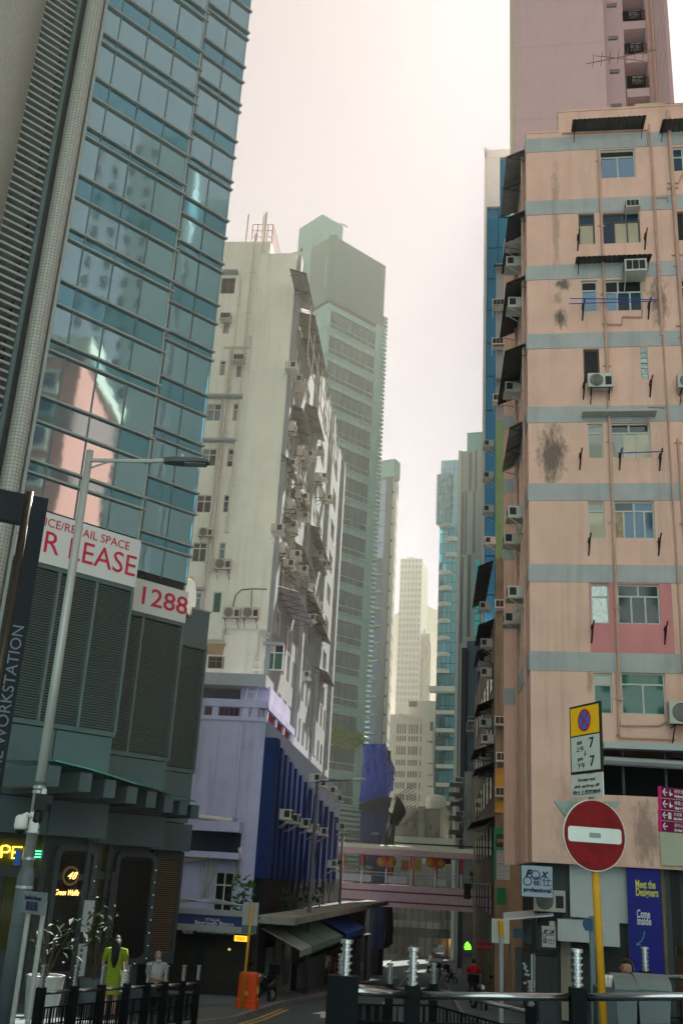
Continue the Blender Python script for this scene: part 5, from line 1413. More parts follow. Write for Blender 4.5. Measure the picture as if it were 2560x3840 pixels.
MB().tube([BR.w(bu0, zh, -.18), BR.w(bu1, zh, -.18)], .045, 6).build('handrail', m_galv, brg)
mb = MB(); u = bu0
while u < bu1: mb.tube([BR.w(u, zb1, -.18), BR.w(u, zh, -.18)], .012, 4); u += .16
mb.build('balusters', m_galv, brg)
MB().tube([BR.w(bu0, zh-.25, -.18), BR.w(bu1, zh-.25, -.18)], .02, 4).build('handrail', m_galv, brg)
m_bbw = mat('white_board', (.5, .52, .5), rough=.6, var=.1, bump=.3, bscale=10)
for xa, xb in ((110, 318), (335, 415), (565, 745), (1018, 1105)):
    a, b = BR.px(*b8(xa, 420))[0], BR.px(*b8(xb, 420))[0]; BR.piece('infill_board', m_bbw, brg, a, b, bz_(800, 458), bz_(800, 392), -.3, -.24)
# poster boards and lanterns under the roof
def board(xa, ya, xb, yb, m, label, cat='poster', d=-1.0, name='poster'):
    a = BR.rect(*b8(xa, ya), *b8(xb, yb), d); o = BR.piece(name, m, None, a[0], a[1], a[2], a[3], d-.03, d); return tag(o, label, cat), a
board(695, 240, 765, 335, mat('orange_poster', (.4, .16, .08), rough=.5, var=.5, scale=3), 'orange-brown poster hung on the footbridge beside a yellow one')
board(802, 238, 880, 335, mat('yellow_poster', (.42, .34, .08), rough=.5, var=.5, scale=3), 'yellow patterned poster hung on the footbridge')
board(1083, 225, 1153, 275, mat('maroon_poster', (.16, .02, .06), rough=.5, var=.2), 'small maroon panel hanging under the footbridge roof')
board(172, 272, 275, 355, mat('grey_poster', (.2, .2, .18), rough=.5, var=.4, scale=2), 'grey printed board at the left end of the footbridge')
o, a = board(310, 238, 438, 358, mat('black_board', (.02, .02, .022), rough=.5), 'black board with HUSH SPA lettering on the footbridge', 'sign', -1.2, 'spa_board')
m_letw = mat('pale_letter', (.5, .55, .52), rough=.5, bump=0)
FZ = Face(BR.w(0, 0, -1.2), -83); uo_ = FZ.e.dot(BR.w(a[0], 0, -1.2)-FZ.P)
s1 = text('HUSH', FZ, None, (FZ.px(*b8(370, 308))[0]), a[2]+(a[3]-a[2])*.45, .4, m_letw, width=(a[1]-a[0])*.85, d=.02); tag(s1, 'pale HUSH lettering on the black footbridge board', 'lettering')
s2 = text('SPA', FZ, None, (FZ.px(*b8(370, 345))[0]), a[2]+(a[3]-a[2])*.12, .4, m_letw, width=(a[1]-a[0])*.5, d=.02); tag(s2, 'pale SPA lettering below HUSH on the footbridge board', 'lettering')
m_lan = mat('wicker_lantern', (.45, .2, .04), rough=.6, var=.4, scale=8, bump=.4)
for x, y, lb in ((148, 243, 'ring-shaped orange wicker lantern at the left end of the footbridge'), (520, 250, 'round wicker lantern left of a red footbridge post'), (602, 252, 'round wicker lantern just right of a red footbridge post'), (968, 256, 'pale wicker lantern, left one of the pair right of the yellow poster'), (1052, 262, 'brown wicker lantern, right one of the pair near the maroon panel')):
    u, z = BR.px(*b8(x, y), -.6); c = BR.w(u, z, -.6)
    mb = MB().lathe([(.1, -.45), (.36, -.3), (.48, 0), (.36, .3), (.1, .45)], 12, c); mb.tube([c+Vector((0, 0, .45)), Vector((c.x, c.y, zr0))], .015, 4)
    tag(mb.build('wicker_lantern', m_lan, None, loc=c), lb, 'lantern', 'wicker lanterns hung along the footbridge')
# ================================================================== neighbours seen in the glass facade's reflection
m_conc = mat('grey_tower_render', (.42, .45, .42), rough=.8, var=.06, streak=.15)
nt_ = thing('reflected_grey_tower', 'tall grey tower seen only as a reflection in the glass facade', 'tower', (104, 0, 0))
mb = MB().prism([(96.5, -5), (112, -7), (114, 4), (98, 7)], -1, 112); mb.build('wall', m_conc, nt_)
mb = MB().prism([(100, 7.5), (116, 5), (118, 13), (102, 16)], -1, 104); mb.build('wing', mat('grey_wing', (.3, .38, .38), rough=.8), nt_)
NFa = Face((97, -3), 3.0)
for k in range(30):
    for q in (-1.0, 1.5, 4.2, 7.0): NFa.piece('window', g_dark, nt_, q, q+.9, 8+k*3.4, 9.6+k*3.4, -.6, .6)
rp = thing('reflected_brick_building', 'red and cream bay-windowed building seen only as a reflection in the glass facade', 'building', (50, 6, 0))
m_brk = mat('red_brick', (.6, .22, .16), rough=.8, var=.15)
mb = MB().prism([(44, -4), (58, -6), (59, 8.5), (45, 9)], -1, 44); mb.build('wall', m_brk, rp)
mb = MB().prism([(43.6, -4.4), (58.4, -6.4), (59.4, 9), (44.6, 9.4)], 44, 45.5); mb.build('cornice', mat('cream_cornice', (.6, .5, .38), rough=.8), rp)
RPf = Face((44.5, 2.5), 4.5)
for k in range(13):
    for q in (-4.8, -1.2, 2.4): 
        RPf.piece('bay_window', mat('cream_bay', (.62, .5, .38), rough=.8), rp, q, q+2.0, 2+k*3.2, 4.3+k*3.2, 0, .7); RPf.piece('pane', g_navy, rp, q+.3, q+1.7, 2.4+k*3.2, 3.9+k*3.2, .7, .74)
oh = thing('reflected_old_house', 'old tiled-gable house seen only as a reflection in the glass facade', 'house', (31, 14, 0))
mb = MB().prism([(28, 9), (36, 8), (37, 21), (29, 22)], -2, 13); mb.build('wall', mat('old_house_wall', (.16, .2, .19), rough=.8, streak=.5), oh)
mb = MB(); mb.quad((27.5, 8.6, 13), (28.6, 22.4, 13), (33, 22, 17), (32, 8.4, 17)); mb.quad((32, 8.4, 17), (33, 22, 17), (37.5, 21.4, 13), (36.4, 7.8, 13)); mb.build('roof', mat('roof_tiles', (.12, .12, .1), rough=.8, var=.4, scale=4), oh)
# ================================================================== air
hb_ = MB().box((-1900, -290, -14), (1900, 1600, 116))
haze = bpy.data.objects.new('haze', hb_.mesh('haze', None)); COL.objects.link(haze); haze['kind'] = 'stuff'
hm = bpy.data.materials.new('smog'); hm.use_nodes = True
for n_ in list(hm.node_tree.nodes): hm.node_tree.nodes.remove(n_)
pv = hm.node_tree.nodes.new('ShaderNodeVolumePrincipled'); ho = hm.node_tree.nodes.new('ShaderNodeOutputMaterial')
pv.inputs['Color'].default_value = (.93, .89, .72, 1); pv.inputs['Density'].default_value = HAZE_D; pv.inputs['Anisotropy'].default_value = .35
hm.node_tree.links.new(pv.outputs[0], ho.inputs['Volume'])
haze.data.materials.append(hm)
# ================================================================== unseen blocks added behind and beside the viewpoint for bounce light and shade
def plain_block(label, poly, h, m, fazP, faz, wu0, wu1, nfl, name='added_light_block'):
    o = thing(name, label, 'building', (poly[0][0], poly[0][1], 0), 'unseen blocks added to bounce or cut light')
    MB().prism(poly, -1, h).build('wall', m, o); f = Face(fazP, faz)
    n = int((wu1-wu0)/4)
    for k in range(nfl):
        for q in range(n): u = wu0+(wu1-wu0)*(q+.25)/n; f.piece('window', g_dark, o, u, u+1.6, 4+k*3.2, 5.7+k*3.2, -.3, .06)
    return o
m_bounce = mat('bounce_wall_pale', (.62, .80, .86), rough=.85, var=.06); m_drk2 = mat('occluder_dark', (.07, .12, .13), rough=.8, var=.1)  # pale bluish walls throw sunlight back at the facades, dark ones cut it
plain_block('pale block added to bounce sunlight, unseen behind the viewpoint and towards its left', [(-52, -20), (-52, -38), (-16, -38), (-16, -17)], 34, m_bounce, (-34, -18.3), 95, -15, 15, 9)
plain_block('taller pale block added to bounce sunlight, unseen straight behind the viewpoint', [(-15, -16), (-15, -38), (14, -38), (14, -18)], 44, m_bounce, (0, -17), 94, -12, 12, 11)
plain_block('dark block added to cut light, unseen behind the viewpoint and to its right', [(16, -24), (20, -48), (60, -46), (56, -22)], 30, m_drk2, (18, -36), 10, -8, 8, 8)
plain_block('dark block added to cut light, unseen left of the viewpoint', [(-20, -22), (-20, 8), (-50, 10), (-50, -22)], 36, m_drk2, (-20, -7), 0, -12, 12, 10)

# unseen towers added behind the peach block to keep sun off the street
for y0, y1, h, lb in ((84, 108, 58, 'nearest'), (114, 150, 92, 'second'), (158, 205, 112, 'third'), (214, 270, 112, 'fourth')):
    x0, x1 = math.tan(rad(11.7))*y0, math.tan(rad(11.7))*y1
    plain_block(lb+' of the grey towers added to shade the street, unseen behind the peach block', [(x0, y0), (x1, y1), (x1+22, y1-3), (x0+22, y0-3)], h, m_conc, (x0+.1, y0), 100, 2, 18, int(h/4), 'added_shade_tower')
# ================================================================== shopfront under the glass tower
def d4(x, y): return .5102*x, 2800+.5102*y
m_sfr = mat('shop_frame', (.055, .07, .075), rough=.5, var=.2, bump=.05)
m_olive = mat('olive_glass', (.05, .055, .012), rough=.2, var=.2, bump=0, coat=.5)
m_rib = mat('ribbed_black', (.012, .014, .015), rough=.5, var=.2, bump=.3, bscale=12)
SA = Face(GA.w(0, 0, -.3), 46.2); SB = Face(GB.w(0, 0, -.2), 46.2); SD = Face(GC.w(0, 0, -.1), 46.2)
shop_l = thing('waffle_shop', 'dark waffle shop front with rounded ribbed panels under the glass canopy', 'shop', tuple(SA.w(uS, gz(26))))
def arch_panel(face, x0, y0, x1, y1, root):
    u0, u1, z0, z1 = face.rect(*d4(x0, y0), *d4(x1, y1)); r = (u1-u0)*.18; mb = MB(); pts = []
    for cx, cz, a0 in ((u1-r, z1-r, 0), (u0+r, z1-r, PI/2), (u0+r, z0+r, PI), (u1-r, z0+r, 3*PI/2)):
        for k in range(7): a = a0+PI/2*k/6; pts.append((cx+r*math.cos(a), cz+r*math.sin(a)))
    i0 = len(mb.v); mb.v += [face.w(p, q, .02) for p, q in pts]; mb.f.append(tuple(range(len(pts))))
    mb.build('panel_back', m_rib, root)
    g = .14; mb = MB()
    def sc_(p, q, s): return (u0+u1)/2+(p-(u0+u1)/2)*(1+s/(u1-u0)*2), (z0+z1)/2+(q-(z0+z1)/2)*(1+s/(z1-z0)*2)
    for k in range(len(pts)):
        a, b = pts[k], pts[(k+1) % len(pts)]; c, d = sc_(*b, g), sc_(*a, g)
        mb.quad(face.w(*a, .12), face.w(*b, .12), face.w(*c, .12), face.w(*d, .12)); mb.quad(face.w(*a, .02), face.w(*b, .02), face.w(*b, .12), face.w(*a, .12)); mb.quad(face.w(*d, .12), face.w(*c, .12), face.w(*c, -.05), face.w(*d, -.05))
    mb.build('panel_rim', m_sfr, root)
    for k in range(15):
        u = u0+(u1-u0)*(k+.5)/15; face.piece('rib', m_rib, root, u-.02, u+.02, z0+.1, z1-.1, .02, .05)
    return u0, u1, z0, z1
pA = arch_panel(SA, 375, 765, 620, 1655, shop_l); pB = arch_panel(SB, 830, 810, 1078, 1560, shop_l)
zgl = gz(26)
for face, x0, x1, y in ((SA, -400, 640, 690), (SB, 620, 1120, 720), (SD, 1120, 1330, 770)):
    u0, z1 = face.px(*d4(x0, y)); u1, _ = face.px(*d4(x1, y)); mb = MB(); face.box(mb, u0, u1, zgl-2, z1+.5, -.6, -.06); mb.build('front_wall', m_sfr, shop_l)
for x0, y0, x1, y1, f in ((645, 740, 800, 920, SB), (630, 970, 770, 1500, SB), (180, 950, 300, 1600, SA), (0, 680, 335, 890, SA), (0, 950, 160, 1500, SA)):
    u0, u1, z0, z1 = f.rect(*d4(x0, y0), *d4(x1, y1)); f.piece('shop_glass', m_olive, shop_l, u0, u1, z0, z1, -.05, .0)
for x, y0, y1, f in ((330, 640, 1800, SA), (300, 900, 1800, SA), (650, 690, 1700, SA), (800, 700, 1600, SB), (820, 920, 1600, SB), (1120, 770, 1600, SD)):
    u, z1 = f.px(*d4(x, y0)); _, z0 = f.px(*d4(x, y1)); f.piece('shop_post', m_sfr, shop_l, u-.06, u+.06, z0, z1, -.05, .15)
u0, z = SA.px(*d4(0, 920)); u1, _ = SA.px(*d4(330, 920)); SA.piece('shop_transom', m_sfr, shop_l, u0-2, u1, z-.12, z+.12, -.05, .12)
u0, z = SB.px(*d4(640, 945)); u1, _ = SB.px(*d4(800, 945)); SB.piece('shop_transom', m_sfr, shop_l, u0, u1, z-.1, z+.1, -.05, .12)
# slatted shutter at its right, wooden tint
m_wsl = mat('bronze_slat', (.16, .11, .075), rough=.5, var=.15, bump=0)
u0, u1, z0, z1 = SD.rect(*d4(1125, 835), *d4(1275, 1515)); n = 44; h = (z1-z0)/n
for k in range(n): SD.piece('shutter_slat', m_wsl, shop_l, u0, u1, z0+h*k, z0+h*k+h*.55, .02, .09)
for a, b in ((u0-.15, u0), (u1, u1+.15)): SD.piece('shutter_frame', m_sfr, shop_l, a, b, z0-.35, z1+.3, 0, .12)
SD.piece('shutter_frame', m_sfr, shop_l, u0, u1, z0-.35, z0, 0, .12); SD.piece('shutter_frame', m_sfr, shop_l, u0, u1, z1, z1+.3, 0, .12)
mb = MB(); SD.box(mb, u0, u1, z0, z1, -.05, .01); mb.build('shutter_back', m_void, shop_l)
# fairy lights along the panel rims
m_dot = mat('fairy_bulb', (.6, .7, .7), emit=(.8, .95, 1), estr=.8, bump=0)
for (u0, u1, z0, z1), f in ((pA, SA), (pB, SB)):
    for k in range(8): f.piece('fairy_light', m_dot, shop_l, u1+.1, u1+.112, z0+(z1-z0)*k/8, z0+(z1-z0)*k/8+.012, .12, .13)
    for k in range(4): f.piece('fairy_light', m_dot, shop_l, u0+(u1-u0)*k/4, u0+(u1-u0)*k/4+.012, z0-.14, z0-.128, .12, .13)
# neon OPEN sign
m_ney = mat('yellow_neon', (.9, .6, .05), emit=(1, .62, .03), estr=2.4, bump=0); m_neg = mat('green_neon', (.1, .8, .3), emit=(.05, .9, .25), estr=1.8, bump=0)
def neon(name, face, strokes, m, label, root=None, r=.018, d=.06):
    mb = MB()
    for st in strokes: mb.tube([face.w(*face.px(*p), d) for p in st], r, 6)
    return tag(mb.build(name, m, root), label, 'neon sign')
def f0(x, y): return .2232*x, 3150+.2232*y
neon('open_sign', SA, [[f0(*p) for p in s] for s in ([(-120, 200), (-90, 120), (-50, 100), (-20, 130), (-40, 260), (-80, 300), (-115, 270), (-120, 200)], [(0, 300), (20, 100), (100, 100), (150, 130), (145, 180), (110, 210), (10, 208)], [(350, 125), (205, 118), (180, 310), (300, 312)], [(192, 212), (310, 212)], [(395, 320), (415, 130), (515, 330), (545, 140)])], m_ney, 'yellow neon OPEN sign in the waffle shop window')
neon('neon_lines', SA, [[f0(550, 190), f0(700, 196)], [f0(545, 240), f0(692, 245)], [f0(535, 288), f0(685, 295)]], m_neg, 'three green neon lines beside the yellow OPEN sign', r=.014)
# round 48 badge and script
m_bra = mat('brass', (.55, .3, .08), rough=.3, metal=.8, var=.3); m_amb = mat('amber_letter', (.8, .4, .1), emit=(1, .5, .13), estr=1.1, bump=0)
bu, bz0 = SA.px(*f0(1145, 605)); P = SA.w(bu, bz0, .12)
rb = abs(SA.px(*f0(1145, 440))[1]-SA.px(*f0(1145, 770))[1])/2
bd = thing('number_badge', 'round brass badge with the glowing number 48 on a black ribbed panel', 'sign', tuple(P))
def disc(face, u, z, r, d0, d1, n=28):
    mb = MB(); i = 0; A = [face.w(u+r*math.cos(2*PI*k/n), z+r*math.sin(2*PI*k/n), d0) for k in range(n)]; B = [face.w(u+r*math.cos(2*PI*k/n), z+r*math.sin(2*PI*k/n), d1) for k in range(n)]
    mb.v += A+B; mb.f.append(tuple(range(n, 2*n)));
    for k in range(n): mb.f.append((k, (k+1) % n, n+(k+1) % n, n+k))
    return mb
disc(SA, bu, bz0, rb, .06, .14).build('badge_rim', m_bra, bd); disc(SA, bu, bz0, rb*.78, .1, .155).build('badge_face', m_rib, bd)
text('48', SA, bd, bu, bz0, .3, m_amb, width=rb*1.15, d=.17, shear=.4)
for s in (-1, 1):
    for k in range(3): SA.piece('badge_wing', m_sfr, bd, *sorted((bu+s*rb, bu+s*(rb+.28-.05*k))), bz0+.02-.06*k, bz0+.06-.06*k, .08, .13)
tag(text('Green Waffle', SA, None, (SA.px(*f0(885, 880))[0]+SA.px(*f0(1290, 900))[0])/2, SA.px(*f0(1090, 890))[1], .25, m_amb, width=SA.px(*f0(1290, 900))[0]-SA.px(*f0(885, 880))[0], d=.09, shear=.35), 'amber script reading Green Waffle below the round 48 badge', 'lettering')
# menu boards
m_menu = mat('menu_board', (.42, .47, .5), rough=.4, var=.06, bump=0); m_food = mat('food_print', (.16, .1, .07), rough=.5, var=.5, scale=20, bump=0); m_ink = mat('print_ink', (.12, .16, .2), rough=.6, bump=0)
for (x0, y0, x1, y1), lb, foods in (((610, 1132, 685, 1365), 'upper pale menu board with two dishes beside the 48 panel', ((.62, .6), (.58, .25))), ((568, 1452, 632, 1690), 'lower pale menu board with four dishes beside the plant tub', ((.35, .8), (.35, .62), (.35, .42), (.35, .22)))):
    u0, u1, z0, z1 = SA.rect(*d4(x0, y0), *d4(x1, y1), .3); o = thing('menu_board', lb, 'menu board', tuple(SA.w(u0, z0, .3)))
    SA.piece('board', m_menu, o, u0, u1, z0, z1, .26, .3)
    for fx, fz in foods: disc(SA, u0+(u1-u0)*fx, z0+(z1-z0)*fz, (u1-u0)*.17, .3, .306, 14).build('dish_print', m_food, o)
    for k in range(9): SA.piece('print_line', m_ink, o, u0+.06, u0+(u1-u0)*random.uniform(.3, .55), z0+(z1-z0)*(.06+k*.1), z0+(z1-z0)*(.07+k*.1), .3, .304)
# potted plants by the shop
def tub_plant(px, py, D, r, h, lb, tall, m_t, seed, spread=.5):
    P = at(px, py, D); P.z = gz(P.y)+.13
    t = thing('potted_plant', lb, 'plant', tuple(P))
    MB().lathe([(r*.8, 0), (r, h), (r*.9, h), (r*.88, h-.05), (.01, h-.06)], 18, P).build('tub', m_t, t, smooth=False)
    mb = MB(); tips = []
    rnd = random.Random(seed)
    for k in range(5):
        a = rnd.uniform(0, 6.3); q = P+Vector((math.cos(a)*spread*.6, math.sin(a)*spread*.6, h+tall*rnd.uniform(.6, 1))); mb.tube([P+Vector((0, 0, h-.1)), (P+q)/2+Vector((0, 0, h*.5)), q], .015, 4); tips.append(q)
    mb.build('stem', m_twig, t)
    lf = MB()
    for q in tips:
        for _ in range(14):
            c = q+Vector((rnd.gauss(0, spread*.3), rnd.gauss(0, spread*.3), rnd.gauss(-.1, tall*.22))); d = Vector((rnd.gauss(0, 1), rnd.gauss(0, 1), rnd.gauss(0, .5))).normalized(); s = d.cross(Vector((0, 0, 1))).normalized(); L_ = rnd.uniform(.14, .26)
            lf.quad(c, c+d*L_*.5+s*L_*.28, c+d*L_-Vector((0, 0, .06)), c+d*L_*.5-s*L_*.28)
    lf.build('foliage', m_leafd, t); return t
m_tubw = mat('pale_tub', (.36, .38, .37), rough=.5, var=.1, streak=.2); m_tubd = mat('dark_tub', (.09, .12, .13), rough=.5, var=.1)
tub_plant(168, 3690, 24.0, .4, .8, 'leafy plant in a pale round tub in front of the waffle shop', 1.05, m_tubw, 3, .7)
tub_plant(352, 3650, 26.0, .3, .75, 'tall plant in a dark tub between menu boards and ribbed panel', 1.3, m_tubd, 5, .4)

# ================================================================== corner bistro under the lavender block
def g5(x, y): return 640+.4209*x, 3350+.4209*y
BF0 = at(*g5(300, 955), 41.0); BIF = Face(BF0, -84.0)
cor = BIF.w(BIF.px(958, 3600)[0], 0); BIR = Face(cor, 9.0); sb = -1 if BIR.e.y < 0 else 1
m_bis = mat('dark_timber', (.03, .03, .026), rough=.6, var=.3, bump=.2)
m_bisg = glass('dark_shop_glass', (.03, .045, .045), metal=.2, rough=.08)
m_nav = mat('navy_canvas', (.02, .04, .13), rough=.7, var=.12, bump=.2); m_gcv = mat('grey_canvas', (.32, .34, .34), rough=.75, var=.12, streak=.3); m_gcv2 = mat('dull_green_canvas', (.12, .19, .17), rough=.75, var=.15); m_bcv = mat('blue_canvas', (.02, .07, .3), rough=.7, var=.12)
bis = thing('bistro', 'dark timber corner bistro at the foot of the lavender block', 'shop', tuple(Vector((cor.x, cor.y, gz(41)))))
bu0 = BIF.px(620, 3600)[0]; bu1 = BIF.px(958, 3600)[0]; bzt = BIF.px(*g5(300, 190))[1]; zgb = gz(41)
mb = MB(); BIF.box(mb, bu0, bu1, zgb-.5, bzt, -2, -.3); mb.build('front_wall', m_bis, bis)
for x0, x1 in ((215, 390), (400, 500), (510, 575)):
    u0, u1, z0, z1 = BIF.rect(*g5(x0, 420), *g5(x1, 650)); BIF.piece('shop_window', m_bisg, bis, u0, u1, z0, z1, -.3, -.22); BIF.piece('window_sill', m_bis, bis, u0-.05, u1+.05, z0-.12, z0, -.3, -.12)
u0, u1, z0, z1 = BIF.rect(*g5(495, 680), *g5(578, 910)); BIF.piece('door', mat('blue_glass_door', (.08, .16, .19), rough=.3, var=.2), bis, u0, u1, z0, z1, -.3, -.2)
u0, u1, z0, z1 = BIF.rect(*g5(215, 680), *g5(490, 930)); BIF.piece('counter_front', m_bis, bis, u0, u1, z0, z1, -.3, -.1)
m_glow = mat('lamp_glow', (.5, .3, .08), emit=(1, .6, .15), estr=.2, bump=0)
u, z = BIF.px(*g5(520, 505)); tag(MB().ball(BIF.w(u, z, -.15), (.1, .06, .08)).build('wall_lamp', m_glow, None, smooth=True), 'dim yellow wall lamp glowing inside the bistro front', 'lamp')
u0, u1, z0, z1 = BIF.rect(*g5(452, 535), *g5(500, 608)); tag(BIF.piece('notice', m_menu, None, u0, u1, z0, z1, -.2, -.17), 'pale paper notice on the bistro window', 'notice')
# name awning
aw = thing('bistro_awning', 'navy awning with white bistro lettering over the corner front', 'awning', tuple(BIF.w(bu0, bzt-1)))
za, zb_ = BIF.px(*g5(330, 205))[1], BIF.px(*g5(330, 300))[1]; w_ = BIF.w
mb = MB().hexa([w_(bu0, zb_, .9), w_(bu1, zb_, .9), w_(bu1, za, .62), w_(bu0, za, .62), w_(bu0, zb_+.06, .92), w_(bu1, zb_+.06, .92), w_(bu1, za+.06, .66), w_(bu0, za+.06, .66)]); mb.build('canvas', m_nav, aw)
BIF.piece('awning_top', m_nav, aw, bu0, bu1, za, za+.06, -.28, .62)
BIF.piece('front_bar', m_gcv, aw, bu0, bu1, zb_-.12, zb_+.1, .9, 1.0); BIF.piece('top_box', m_gcv, aw, bu0-.3, bu1, za+.065, za+.26, .45, .7)
AF = Face(BIF.w(0, 0, .9), -84.0)
tl = (zb_-za)/(-1.18)
for s, x, y, wd, sz in (('Beyrouth Bistro', 390, 271, 345, .17), ('ITALIA', 375, 240, 130, .09)):
    u, z = AF.px(*g5(x, y)); wid = AF.px(*g5(x+wd/2, y))[0]-AF.px(*g5(x-wd/2, y))[0]; text(s, AF, aw, u, z, .3, mat('white_print', (.7, .72, .72), rough=.6, bump=0), width=wid, d=.06, height=sz)
val = Face(BIF.w(0, 0, .88), -84.0); v0, v1 = val.px(*g5(300, 330))[1], val.px(*g5(300, 370))[1]
val.piece('valance', m_black, aw, bu0, bu1, v1, v0+.15, -.1, .0)
for s, x, wd in (('AUTHENTIC LEBANESE CUISINE', 405, 340), ('PERONI', 153, 90)):
    u, z = val.px(*g5(x, 348)); text(s, val, aw, u, z, .25, mat('white_print', (.7, .72, .72)), width=val.px(*g5(x+wd/2, 348))[0]-val.px(*g5(x-wd/2, 348))[0], d=.02, height=.12)
# side of the bistro along the pavement
mb = MB(); BIR.box(mb, *sorted((sb*.05, sb*40)), gz(70)-2, bzt-.15, -2, -.25); mb.build('side_wall', m_bis, bis)
u0 = sb*2.5
BIR.piece('arch_front', mat('grey_stucco', (.12, .145, .15), rough=.8, var=.15, streak=.3), bis, *sorted((sb*3.0, sb*7.6)), gz(47), bzt-1.2, -.25, -.02)
for t in (3.5, 5.6):
    mb = MB(); a, b = sorted((sb*t, sb*(t+1.5))); z0_, z1_ = gz(46)+.4, gz(46)+2.3; pts = [(a, z0_), (b, z0_), (b, z1_)] + [((a+b)/2+(b-a)/2*math.cos(PI*k/8), z1_+.6*math.sin(PI*k/8)) for k in range(9)] + [(a, z1_)]
    mb.v += [BIR.w(p, q, .0) for p, q in pts]; mb.f.append(tuple(range(len(pts)))); mb.build('arch_window', m_bisg, bis)
for t in range(9, 38, 3): BIR.piece('shop_bay', random.choice([m_sfr, m_bis, m_bisg]), bis, *sorted((sb*t, sb*(t+2.7))), gz(44+t)-.2, bzt-2.2, -.24, random.uniform(-.1, .1))
BIR.piece('canopy_slab', m_old, bis, *sorted((sb*.2, sb*38)), bzt-.2, bzt+.05, -.25, 1.3)
for nm, t0, t1, m, lb in (('canvas_awning', .9, 3.5, m_gcv, 'pale grey canvas awning nearest the bistro corner'), ('canvas_awning', 3.8, 7.0, m_gcv2, 'dull grey-green canvas awning, second along the pavement'), ('canvas_awning', 7.3, 12.5, m_gcv2, 'green canvas awning, third along the pavement'), ('canvas_awning', 14, 22, m_bcv, 'bright blue canvas awning at the far end of the shop row')):
    za = bzt-.35-.0*t0; zb_ = za-.75; a, b = sb*t0, sb*t1; mb = MB(); w_ = BIR.w
    n = 6
    for k in range(n):
        p, q = a+(b-a)*k/n, a+(b-a)*(k+1)/n; mb.hexa([w_(p, zb_, 1.5), w_(q, zb_, 1.5), w_(q, za, -.2), w_(p, za, -.2), w_(p, zb_+.03, 1.5), w_(q, zb_+.03, 1.5), w_(q, za+.03, -.2), w_(p, za+.03, -.2)])
    mb.hexa([w_(a, zb_-.22, 1.48), w_(b, zb_-.22, 1.48), w_(b, zb_-.22, 1.51), w_(a, zb_-.22, 1.51), w_(a, zb_+.03, 1.48), w_(b, zb_+.03, 1.48), w_(b, zb_+.03, 1.51), w_(a, zb_+.03, 1.51)])
    tag(mb.build(nm, m, None), lb, 'awning', 'canvas awnings along the shop row')
# plants and clutter on the canopy roof
for i, (x, y, r, lb) in enumerate(((905, 3370, .55, 'slender bamboo-like plant growing at the lavender corner'), (960, 3345, .5, 'small bush on the canopy beside the lavender corner'), (1040, 3400, .6, 'low weeds on the middle of the shop canopy'), (1160, 3390, .7, 'bushy weeds near the far end of the shop canopy'))):
    D = 42+i*4; P = at(x, y, D); t = thing('canopy_plant', lb, 'plant', (P.x, P.y, bzt+.05)); leaves('foliage', m_leaf if i < 2 else m_leafd, t, (P.x, P.y, P.z+.2), (r, r, r*1.3), 150, .13, i)
    MB().tube([(P.x, P.y, bzt), (P.x+.1, P.y, P.z+.4)], .02, 4).build('stem', m_twig, t)
MB_ = MB()
for k in range(3): MB_.tube([BIF.w(bu0+.2, bzt+.35+.1*k, .1+.1*k), BIF.w((bu0+bu1)/2, bzt+.55-.07*k, .2), BIF.w(bu1-.1, bzt+.3+.05*k, .1)], .03, 5)
tag(MB_.build('awning_poles', m_galv, None), 'bundle of pale poles lying above the bistro awning', 'poles')

# ================================================================== right shopfronts below the peach block
RS = Face(RF.w(0, 0, -.5), -80.5)
def h5(x, y): return 1700+.54847*x, 3100+.54847*y
m_wpan = mat('white_panel', (.46, .5, .48), rough=.5, var=.06, bump=.05, streak=.1); m_shut = mat('roller_shutter', (.05, .055, .052), rough=.5, var=.15, bump=0)
m_soot = mat('sooty_concrete', (.2, .2, .18), rough=.85, streak=.8, stain=(.02, .022, .025), grime=.5)
shr = thing('corner_shop', 'white panelled shop front below the peach block, right of the street corner', 'shop', tuple(RS.w(0, gz(33))))
zgr = gz(33)
mb = MB(); RS.box(mb, .2, 13.3, zgr-1, botz+.0, -3, -.35); mb.build('back_wall', m_sfr, shr)
def rp_(name, x0, y0, x1, y1, m, d0=-.35, d1=0.0): u0, u1, z0, z1 = RS.rect(*h5(x0, y0), *h5(x1, y1), d1); return RS.piece(name, m, shr, u0, u1, z0, z1, d0, d1)
rp_('wall_panel', 795, 260, 1000, 625, m_wpan); rp_('wall_panel', 1002, 260, 1205, 660, m_wpan)
rp_('canopy_box', 712, 640, 925, 790, m_wpan, -.3, .9); rp_('canopy_box', 926, 645, 1135, 820, m_wpan, -.3, .9)
rp_('wall_edge', 1200, 640, 1222, 1050, m_wpan); rp_('shop_pillar', 735, 780, 805, 1330, mat('beige_pillar', (.3, .26, .2), rough=.7, streak=.3), -.35, .05)
u0, u1, z0, z1 = RS.rect(*h5(808, 800), *h5(1200, 1330), -.2)
n = 34
for k in range(n): h = (z1-z0)/n; RS.piece('shutter_slat', m_shut, shr, u0, u1, z0+h*k+.01, z0+h*(k+1)-.012, -.33, -.22 + .02*(k % 2))
rp_('soot_beam', 780, 195, 1415, 250, m_soot, -.4, .25)
for x0, y0, x1, y1, m in ((1430, 270, 1500, 1330, m_sfr), (1500, 280, 1568, 1330, m_bis), (1440, 280, 1465, 1300, mat('ochre_post', (.32, .26, .16), rough=.6)), (1520, 820, 1700, 900, mat('beige_pillar', (.3, .26, .2))), (1535, 900, 1700, 1330, mat('amber_panel', (.3, .13, .02), rough=.5, var=.4, scale=3))): rp_('shop_post', x0, y0, x1, y1, m, -.3, .02)
